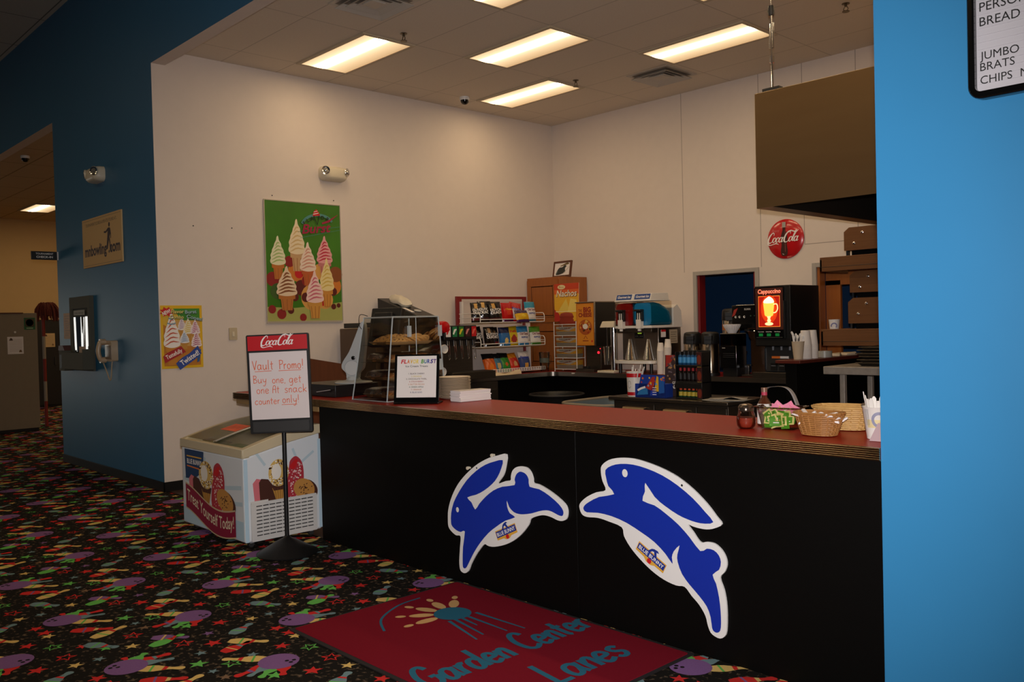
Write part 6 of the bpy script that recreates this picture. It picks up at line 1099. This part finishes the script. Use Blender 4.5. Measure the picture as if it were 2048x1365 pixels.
for i, (x, y, r, w) in enumerate(((-4.44, 6.83, .2, .2), (-4.4, 6.86, -.25, .18), (-4.47, 6.9, .5, .17))):
    m = MB(); vs = []; n = 8
    for a in range(n+1):
        for b in (-1, 1): u = -1+2*a/n; vs.append((u*w, b*.11, .002+.006*i+(.05*max(0, .5-abs(u+.2-.2*i))*(1 if b < 0 else .2) if i == 2 else .008*u*u)))
    m.add(vs, [(2*a, 2*a+2, 2*a+3, 2*a+1) for a in range(n)], M('magazine', '#9c968c', .5)); ob = m.build('paper_sheet', None, (x, y, ZP+.001), r, label=('lowest flat grey paper sheet', 'middle grey paper sheet', 'topmost curled grey paper sheet')[i]+' in the loose pile on the prep table', cat='paper', group='loose papers on the prep table'); sm = ob.modifiers.new('thickness', 'SOLIDIFY'); sm.thickness = .002
t = thing('plastic_tote', 'translucent grey plastic tub behind the front counter, left of the prep table', 'tub', (-6.12, 7.25, 0)); m = MB(); TT = M('tote_grey', '#6d7a80', .4, alpha=.85); R = [[(a*s, b*s, z) for a, b in rrect(-.4, -.5, .36, .5, .22, 6)] for s, z in ((.86, .02), (1, .74), (.97, .735), (.84, .03))]
m.loft(R, TT, True, True); m.build('tub_body', t); m = MB(); m.tube([(a*1.01, b*1.01, .745) for a, b in rrect(-.4, -.5, .36, .5, .22, 6)], .016, M('tote_rim', '#8d826f', .4), 8, True); m.build('rim', t)
t = thing('trash_can', 'round black trash can in the shadow under the back counter', 'trash can', (-7.5, 7.8, 0)); m = MB(); m.lathe([(.0, .01), (.25, .0), (.32, .7), (.335, .72), (.32, .735), (.3, .7), (.24, .02)], BLK, n=30, cap=False); m.build('can_body', t); m = MB(); m.tube([(.335*math.cos(a), .335*math.sin(a), .725) for a in [i*math.pi/16 for i in range(32)]], .012, DGREY, 8, True); m.build('rim', t)

# ------------------------------------------------------------------ on the front counter, right
ZT = 1.0695
t = thing('pepper_shaker', 'glass shaker of red pepper flakes with a dark cap on the front counter', 'shaker', (-2.315, 3.725, ZT)); m = MB(); m.lathe([(.0, .003), (.034, 0), (.043, .012), (.046, .035), (.044, .06), (.036, .082), (.033, .09)], GLS, n=28, cap=False); m.build('jar', t); m = MB(); m.lathe([(.0, .005), (.032, .005), (.041, .015), (.043, .035), (.041, .052), (.0, .054)], M('pepper_flakes', '#8e2a12', .7, noise=.7, scale=260), n=24); m.build('pepper_flakes', t)['kind'] = 'stuff'; m = MB(); m.lathe([(.037, .084), (.038, .1), (.03, .114), (.012, .119), (.0, .1195)], M('shaker_cap', '#7a6a5c', .16, .9), n=26); m.build('cap', t)
t = thing('sauce_bottle', 'brown glass sauce bottle with a white label and red neck band', 'bottle', (-2.3, 3.87, ZT)); m = MB(); m.lathe([(.0, .002), (.033, 0), (.036, .006), (.036, .095), (.03, .115), (.014, .14), (.013, .168)], M('sauce_glass', '#4a2415', .1, coat=.5), n=26); m.build('bottle', t); m = MB(); m.lathe([(.0364, .01), (.0364, .1), (.0335, .108)], WPL, n=26, cap=False); m.build('label', t); m = MB(); m.lathe([(.0145, .15), (.0145, .166)], ink('#a8324a'), n=16, cap=False); m.build('neck_band', t); m = MB(); m.lathe([(.0155, .166), (.0155, .186), (.0, .187)], M('sauce_cap', '#8a6a5a', .25, .4), n=16); m.build('cap', t)
t = thing('sweetener_tub', 'clear plastic tub with a brown rim full of green and yellow packets', 'tub', (-2.17, 3.8, ZT), .12); m = MB(); CT = glassmat('tub_clear', '#eceae6', .12); R = [[(a*s, b*s, z) for a, b in rrect(-.1, -.065, .1, .065, .02, 4)] for s, z in ((.8, .002), (.83, .02), (1.0, .1))]; m.loft(R, CT, True, False); m.build('tub_body', t); m = MB(); R = [[(a*s, b*s, z) for a, b in rrect(-.1, -.065, .1, .065, .02, 4)] for s, z in ((1.0, .1), (1.16, .104), (1.16, .108), (1.0, .104))]; m.loft(R, glassmat('tub_rim', '#a08272', .2), False, False); m.build('rim', t)
rnd = random.Random(9); lblg = 'green and yellow sweetener packet in the clear tub'; lblp = 'pink sweetener packet in the clear tub'
PKG = M('packet_green', '#4f9a22', .6); PKY = M('packet_yellow', '#e2d68a', .6); PKP = M('packet_pink', '#e48aa6', .6)
tf = Matrix.Translation((-2.17, 3.8, ZT)) @ Matrix.Rotation(.12, 4, 'Z')
def packet(label, group, base, frame, loc, rot):
    m = MB(); q = Fr((0, 0, 0), (1, 0, 0), (0, 0, 1)); m.loft([[q(a*s, b*s, c) for a, b in rect(-.032, -.022, .032, .022)] for c, s in ((-.003, .96), (0, 1.), (.003, .96))], frame); m.poly(q, rect(-.024, -.015, .024, .015), base, .0035); m.ribbon(q, [(-.014, -.006), (.014, -.006)], .005, W_INK, .0041); m.poly(q, circ(0, .006, .005, n=8), ink('#c8a05a'), .0041)
    m.poly(Fr((0, 0, 0), (-1, 0, 0), (0, 0, 1)), rect(-.024, -.015, .024, .015), base, .0035); ob = m.build('sweetener_packet', None, label=label, cat='packet', group=group, smooth_=False); ob.location = tf @ Vector(loc); ob.rotation_euler = rot
for i in range(16):
    x = -.05+.014*(i % 8); packet(lblg, 'green sweetener packets', PKG, PKY if i % 3 else PKG, (x, -.038+.022*(i//8)+rnd.uniform(-.003, .003), .034+.02*(i//8)+rnd.uniform(0, .012)), (rnd.uniform(-.35, .1), rnd.uniform(-.5, .5) if i % 2 else rnd.uniform(.9, 1.6), rnd.uniform(-.5, .5)))
for i in range(8): packet(lblp, 'pink sweetener packets', PKP, PKP, (-.045+.013*i, .025+.012*(i % 2), .085+.006*(i % 3)), (rnd.uniform(-.3, .3), rnd.uniform(-.7, .7), rnd.uniform(-.4, .4)))
WK = stretch('wicker', '#b07a3f', '#8a5a2a', .6, 0, (40, 40, 40)); WK2 = stretch('wicker_pale', '#d2aa68', '#b0854a', .6, 0, (40, 40, 40))
def basket(label, loc, w, d, h, mat, rz=0.):
    t = thing('wicker_basket', label, 'basket', loc, rz); m = MB(); N = 44; RW_ = 11
    def ring(k, ph): 
        s = .7+.3*(k/RW_)**.9; o = []
        for i in range(N):
            a = 2*math.pi*i/N; ca, sa = math.cos(a), math.sin(a); e = (abs(ca)**2.6+abs(sa)**2.6)**(-1/2.6); b = 1+.022*(1 if (i//1+k+ph) % 2 else -1); o.append((w*s*e*ca*b, d*s*e*sa*b, .006+h*k/RW_))
        return o
    for k in range(RW_): m.tube(ring(k, 0), h/RW_*.56, mat, 5, True)
    m.tube([(x*1.02, y*1.02, z) for x, y, z in ring(RW_, 0)], h/RW_*.75, mat, 6, True); m.build('weave', t)
    m = MB(); b = ring(0, 0); m.add([(x, y, .004) for x, y, z in b], [tuple(range(N))], mat); m.build('basket_floor', t)
    m = MB()
    for i in range(0, N, 2):
        a = 2*math.pi*i/N; e = (abs(math.cos(a))**2.6+abs(math.sin(a))**2.6)**(-1/2.6); m.tube([(w*s*e*math.cos(a), d*s*e*math.sin(a), z) for s, z in ((.7, .004), (.86, h*.5), (1., h))], .0035, mat, 5)
    m.build('stakes', t); return t
basket('brown wicker basket of white wrapped packets, front one of two baskets', (-1.915, 3.68, ZT), .105, .072, .095, WK)
BF = (-1.915, 3.68, ZT); rnd = random.Random(12)
for i in range(22):
    m = MB(); L_ = .05; m.loft([[(-L_, -.011, 0), (L_, -.011, 0), (L_, .011, 0), (-L_, .011, 0)], [(-L_*.9, -.006, .008), (L_*.9, -.006, .008), (L_*.9, .006, .008), (-L_*.9, .006, .008)]], M('white_wrap', '#e6dedb', .45)); ob = m.build('wrapped_packet', None, label='slim white wrapped packet heaped in the front wicker basket', cat='packet', group='white packets in the front basket', bevel=.002)
    ob.location = (BF[0]-.075+.15*((i*7) % 22)/21, BF[1]+rnd.uniform(-.04, .04), ZT+.045+.04*(i/22)+rnd.uniform(0, .02)); ob.rotation_euler = (rnd.uniform(-.3, .3), rnd.uniform(-.7, .3), rnd.uniform(-1.2, 1.2))
basket('pale wicker basket standing behind the brown one', (-1.925, 3.95, ZT), .14, .1, .1, WK2, .15)
t = thing('utensil_cup', 'white paper cup with a grey swirl full of plastic knives, against the blue wall', 'cup', (-1.672, 3.72, ZT)); m = MB(); m.lathe([(.0, .004), (.04, 0), (.058, .135), (.061, .138), (.055, .135), (.038, .006)], WPL, n=30, cap=False); m.build('cup', t)
m = MB()
def oncup(px, py, d=.0008): a = px/.055-1.57+.5; r = .04+.018*py/.135+d; return Vector((r*math.cos(a), r*math.sin(a), py))
def cpoly(pts, mat, d): m.add([oncup(a, b, d) for a, b in pts], [tuple(range(len(pts)))], mat)
for k in range(12):
    u0, u1 = -.05+.01*k, -.04+.01*k; cpoly([(u0, .05), (u1, .05), (u1, .085), (u0, .085)], ink('#dccb9a'), .0008)
n = 18
for k in range(n): a0, a1 = math.radians(60+250*k/n), math.radians(60+250*(k+1)/n); cpoly([(.005+.032*math.cos(a0), .085+.034*math.sin(a0)), (.005+.032*math.cos(a1), .085+.034*math.sin(a1)), (.005+.02*math.cos(a1), .085+.021*math.sin(a1)), (.005+.02*math.cos(a0), .085+.021*math.sin(a0))], ink('#8d8ea6'), .0014)
for k in range(3): u = -.055+.007*k; cpoly([(u, .06), (u+.002, .06), (u+.002, .13), (u, .13)], ink('#6b6b70'), .0014)
m.build('cup_print', t, smooth_=False)
for k in range(10):
    a = 2*math.pi*k/10+.3; p0 = Vector((.02*math.cos(a), .02*math.sin(a), .01)); p1 = Vector((.052*math.cos(a), .052*math.sin(a), .165+.012*((k*3) % 4))); d_ = (p1-p0).normalized(); s_ = Vector((-math.sin(a), math.cos(a), 0)); n_ = d_.cross(s_); m = MB()
    m.loft([[p0+d_*h+s_*(x*w_)+n_*(y*.0016) for x, y in ((-1, -1), (1, -1), (1, 1), (-1, 1))] for h, w_ in ((0, .004), (.1, .005), (.135, .009), (.16, .009), ((p1-p0).length, .003))], WPL); m.build('plastic_knife', None, (-1.672, 3.72, ZT), label='white plastic knife standing in the grey-swirl paper cup', cat='knife', group='plastic knives in the paper cup')
m = MB(); m.loft([[(.0, -.03, 0), (.05, -.03, 0), (.05, -.027, 0), (.0, -.027, 0)], [(.03, -.012, .075), (.06, -.012, .075), (.06, -.009, .075), (.03, -.009, .075)]], M('mauve_card', '#b9a0a4', .5)); m.build('card', None, (-1.665, 3.66, ZT), label='small mauve card leaning against the paper cup at the blue wall', cat='card')
t = thing('round_container', 'dark round plastic container behind the pale basket', 'container', (-1.83, 4.09, ZT)); m = MB(); m.lathe([(.07, .0), (.075, .01), (.075, .1), (.078, .108), (.07, .114), (.0, .116)], M('brown_black', '#241a16', .3), n=30); m.build('tub_body', t); m = MB(); q = Fr((0, 0, .1165), (1, 0, 0), (0, 1, 0)); m.text('NO. 8', q, 0, -.0, .02, GREY, d=.001) if False else m.ribbon(q, [(-.05, -.03), (.03, -.04)], .008, ink('#9a9690'), .001); m.build('lid_print', t, smooth_=False)
t = thing('condiment_caddy', 'dark caddy with a grey hoop handle behind the sauce bottle and tub', 'caddy', (-2.31, 4.02, ZT)); m = MB(); m.box((-.07, -.06, 0), (.08, .06, .07), BLK); m.build('body', t, bevel=.006); m = MB(); hp = smooth([(-.09, 0, .04), (-.09, 0, .12), (-.07, 0, .165), (-.03, 0, .18), (.04, 0, .18), (.08, 0, .15), (.11, 0, .08)], 5); m.loft([[Vector(p)+Vector((dx, dy, 0)) for dx, dy in ((-.004, -.012), (.004, -.012), (.004, .012), (-.004, .012))] for p in hp], M('hoop_grey', '#8c8682', .4)); m.build('hoop_handle', t)

# ------------------------------------------------------------------ on the front counter, left: register, pastry case, plates
t = thing('cash_drawer', 'black cash drawer on the left end of the front counter', 'cash drawer', (-6.15, 3.84, ZT)); m = MB(); m.box((-.29, -.2, 0), (.28, .2, .095), BLK); m.build('body', t, bevel=.004); m = MB(); m.lathe([(.012, 0), (.012, .006)], K_INK, n=10, fr=Fr((.2, -.2, .05), (1, 0, 0), (0, 0, 1))); m.build('lock', t)
m = MB(); m.box((-.1, -.004, 0), (.1, .004, .003), WPL); m.box((.1, -.006, 0), (.15, .006, .005), CHROME); ob = m.build('letter_opener', None, (-6.02, 3.63, ZT+.045), label='thin white stick leaning on the front of the cash drawer', cat='stick'); ob.rotation_euler = (0, -.12, .05)
t = thing('register_terminal', 'register terminal with a pale leaning arm, round base and black screen seen from behind', 'cash register', (-5.98, 3.88, ZT+.096)); q = Fr((0, 0, 0), (.8, .6, 0), (0, 0, 1)); PGR = M('terminal_grey', '#a9abaa', .4)
m = MB(); m.lathe([(.15, 0), (.152, .006), (.13, .016), (.06, .024), (.045, .05)], PGR, n=36); m.build('base', t)
m = MB(); arm = smooth([(-.04, .03), (.04, .03), (.055, .08), (.09, .12), (.1, .2), (.115, .32), (.115, .46), (.085, .48), (.03, .36), (-.02, .25), (-.075, .17), (-.085, .12), (-.05, .08)], 3, True); m.prism(q, arm, -.03, .03, PGR, LGREY); m.poly(q, circ(.0, .12, .058, n=28), LGREY, .0315); m.ribbon(q, circ(.0, .12, .06, n=28)+[(.06, .12)], .003, GREY, .032); m.build('arm', t)
m = MB(); m.lathe([(.016, .03), (.015, .04), (.004, .044)], BLKG, n=14, fr=q.sub(.015, .2)); m.build('pivot', t)
m = MB(); q2 = Fr((.1, .2, .45), (.95, .3, 0), (-.1, .25, .95)); m.box((-.1, -.17, -.05), (.2, .15, .01), BLK, q2); m.box((-.04, -.1, .01), (.14, .1, .05), BLK, q2); m.build('screen', t, bevel=.012, seg=3)
m = MB(); m.tube([q(*p) for p in smooth([(.14, .53, .02), (.08, .54, .03), (.075, .46, .04), (.1, .42, .035)], 5)], .003, BLK, 6); m.build('cable', t)

PX, PY = -5.34, 3.86; t = thing('pastry_case', 'clear acrylic pastry case with tapering sides on the front counter', 'display case', (PX, PY, ZT)); bw, bd, tw, td, ph = .22, .265, .17, .215, .605; TH = .004
B_ = [(-bw, -bd), (bw, -bd), (bw, bd), (-bw, bd)]; T_ = [(-.115, -td), (.245, -td), (.245, td-.02), (-.115, td-.02)]
m = MB()
for i in range(4):
    j = (i+1) % 4; m.add([(*B_[i], 0), (*B_[j], 0), (*T_[j], ph), (*T_[i], ph)], [(0, 1, 2, 3)], CLEAR)
m.add([(*p, ph) for p in T_], [(0, 1, 2, 3)], CLEAR); m.build('panels', t, smooth_=False)
m = MB()
for i in range(4):
    j = (i+1) % 4; m.tube([(*B_[i], .003), (*T_[i], ph)], .006, EDGE, 4); m.tube([(*T_[i], ph), (*T_[j], ph)], .005, EDGE, 4); m.tube([(*B_[i], .004), (*B_[j], .004)], .004, EDGE, 4)
m.tube([(.228, -.0, .03), (.243, -.01, ph)], .004, EDGE, 4); m.build('edges', t, smooth_=False)
for z in (.5, .25):
    s = (bw+.025*z/ph)-.02
    for y in (-.08, .2): m = MB(); m.box((s+.025, y-.012, z-.04), (s+.045, y+.012, z+.04), EDGE); m.build('hinge', t)
TRAYM = M('tray_tan', '#d0a06a', .4); COOKM = M('cookie_dough', '#cf9a55', .85, noise=.35, scale=70, bump=.4); COOKD = M('cookie_brown', '#b87a40', .8, noise=.35, scale=70, bump=.4); 
for k, (z, n, cm) in enumerate(((.022, 8, COOKD), (.15, 9, COOKD), (.28, 10, COOKD), (.405, 12, COOKM))):
    nm = ('bottom', 'second lowest', 'third', 'top')[k]; s = .18-.03*z/ph; tl = .22-.04*z/ph; ox = .06*z/ph
    tr = thing('cookie_tray', nm+' tan tray of cookies inside the clear pastry case', 'tray', (PX+ox, PY, ZT+z), 0, 'cookie trays in the pastry case'); m = MB(); R = [[(a*q_, b*q_, h) for a, b in rrect(-s, -tl, s, tl, .03, 4)] for q_, h in ((.85, .0), (1., .022), (.97, .022), (.84, .004))]; m.loft(R, TRAYM); m.build('tray', tr)
    c0 = None
    for i in range(n):
        for row in (-1, 0, 1) if k == 3 else (-1, 1):
            loc = (PX+ox+row*(.085 if k == 3 else .075), PY-tl*.72+(tl*1.45)*i/(n-1), ZT+z+.03+.004*(i % 2)+(.012 if row == 0 else 0))
            if c0 is None:
                m = MB(); m.lathe([(.0, -.008), (.045, -.007), (.052, .0), (.046, .007), (.02, .011), (.0, .011)], cm, n=14); rr3 = random.Random(k)
                for h in range(7): a, r = rr3.uniform(0, 6.28), rr3.uniform(.01, .04); m.lathe([(.006, .006), (.004, .0125), (.0, .013)], CHOC if k % 2 == 0 else NUT2, (r*math.cos(a), r*math.sin(a), 0), n=6)
                c0 = m.build('cookie', None, loc, label='round cookie lying in the overlapping rows on the %s tray of the pastry case' % nm, cat='cookie', group='cookies on the %s tray' % nm); c0.rotation_euler = (.55, 0, 0)
            else: c = c0.copy(); COL.objects.link(c); c.location = loc; c.rotation_euler = (.5+.08*(i % 3), .1*row, .4*i)
    if k < 3: m = MB(); R = [[(a*q_, b*q_, h) for a, b in rrect(-s*.97, -tl*.97, s*.97, tl*.97, .03, 4)] for q_, h in ((1., .024), (.95, .055), (.75, .068))]; m.loft(R, FILM, False, True); m.build('wrap', tr)
    m = MB(); m.box((-s-.025, -tl-.02, -.004), (s+.025, tl+.02, -.0005), CLEAR); ob = m.build('shelf', t); ob.location = (ox, 0, z)
    
m = MB(); m.prism(FRONT, rect(-.06, 0, .07, .17), 0, .002, ink('#cfc48a')); m.prism(FRONT, rect(-.02, .0, .12, .14), .002, .004, PAPER)
for k in range(5): m.poly(FRONT, rect(.0, .02+.022*k, .1-.02*(k % 2), .03+.022*k), ink('#8a857c'), .0045)
m.build('price_note', None, (PX-.05, PY+.33, ZT+.0), label='yellow and white paper notes standing behind the pastry case', cat='note', smooth_=False)
t = thing('table_sign', 'black slanted counter sign listing ice cream flavors, right of the pastry case', 'sign', (-4.86, 3.66, ZT), .62); q = Fr((0, -.02, .0), (1, 0, 0), (0, .17, 1)); W2, H2 = .16, .345
m = MB(); m.prism(q, rrect(-W2, 0, W2, H2, .006), -.008, .0, BLKG); m.box((-W2, -.03, 0), (W2, .1, .012), BLKG); m.build('holder', t, bevel=.003); m = MB(); m.poly(q, rect(-W2+.018, .045, W2-.018, H2-.012), M('sign_paper', '#e9e3de', .4), .001)
cols = ('#c8202a', '#c8202a', '#d8702a', '#e0b030', '#e8d060', '#e8d060', '#5a9a4a', '#2a7a9a', '#2c4aa0', '#3a2a80', '#5a2a7a'); tx = 'FLAVORBURST'; x = -.115
for i, ch in enumerate(tx):
    if i == 6: x += .014
    m.text(ch, q, x, .282, .038, ink(cols[i]), 'l', w=.0195, bold=.04, shear=.2, d=.0018); x += .0218
m.text('Ice Cream Treats', q, 0, .256, .018, K_INK, w=.16, bold=.01, d=.0018)
for i, (s, c) in enumerate((('1. BLACK CHERRY', '#5a4a48'), ('2. BANANA', '#d8c46a'), ('3. CHOCOLATE TWIRL', '#6a5248'), ('4. STRAWBERRY', '#b8766a'), ('5. BUTTER PECAN', '#c4906a'), ('6. GREEN APPLE', '#5a6a5a'), ('7. ORANGE', '#b8703a'), ('8. BLUE GOO', '#5a5a7a'))): m.text(s, q, 0, .205-.0185*i, .0145, ink(c), bold=.01, d=.0018)
m.build('sign_card', t, smooth_=False)
PP = (-4.955, 4.08); pl = None
for k in range(24):
    if pl is None: m = MB(); m.lathe([(.0, .002), (.085, .0), (.115, .012), (.118, .0125), (.114, .014), (.084, .003), (.0, .004)], M('plate_cream', '#dccab0', .75), n=32, cap=False); pl = m.build('paper_plate', None, (*PP, ZT), label='cream paper plate in the stack between the counter sign and the napkins', cat='plate', group='stacked paper plates')
    else: c = pl.copy(); COL.objects.link(c); c.location = (PP[0]+.002*math.sin(k*2.1), PP[1]+.002*math.cos(k*1.7), ZT+.0064*k)
nk = None; NPK = M('napkin_white', '#e9e2de', .9)
for k in range(8):
    loc = (-4.72+.003*math.sin(k*2), 4.03+.003*math.cos(k*3), ZT+.0095*k+.001)
    if nk is None:
        m = MB(); R = [[(s*.135, y, z) for y, z in ((-.06, 0), (.055, 0), (.06, .0045), (.055, .009), (-.06, .009))] for s in (-1, 1)]; m.loft(R, NPK); nk = m.build('paper_napkin', None, loc, label='folded white napkin in the neat stack in front of the paper plates', cat='napkin', group='stacked folded napkins'); nk.rotation_euler.z = 1.5
    else: c = nk.copy(); COL.objects.link(c); c.location = loc; c.rotation_euler.z = 1.5+.04*math.sin(k*1.3)
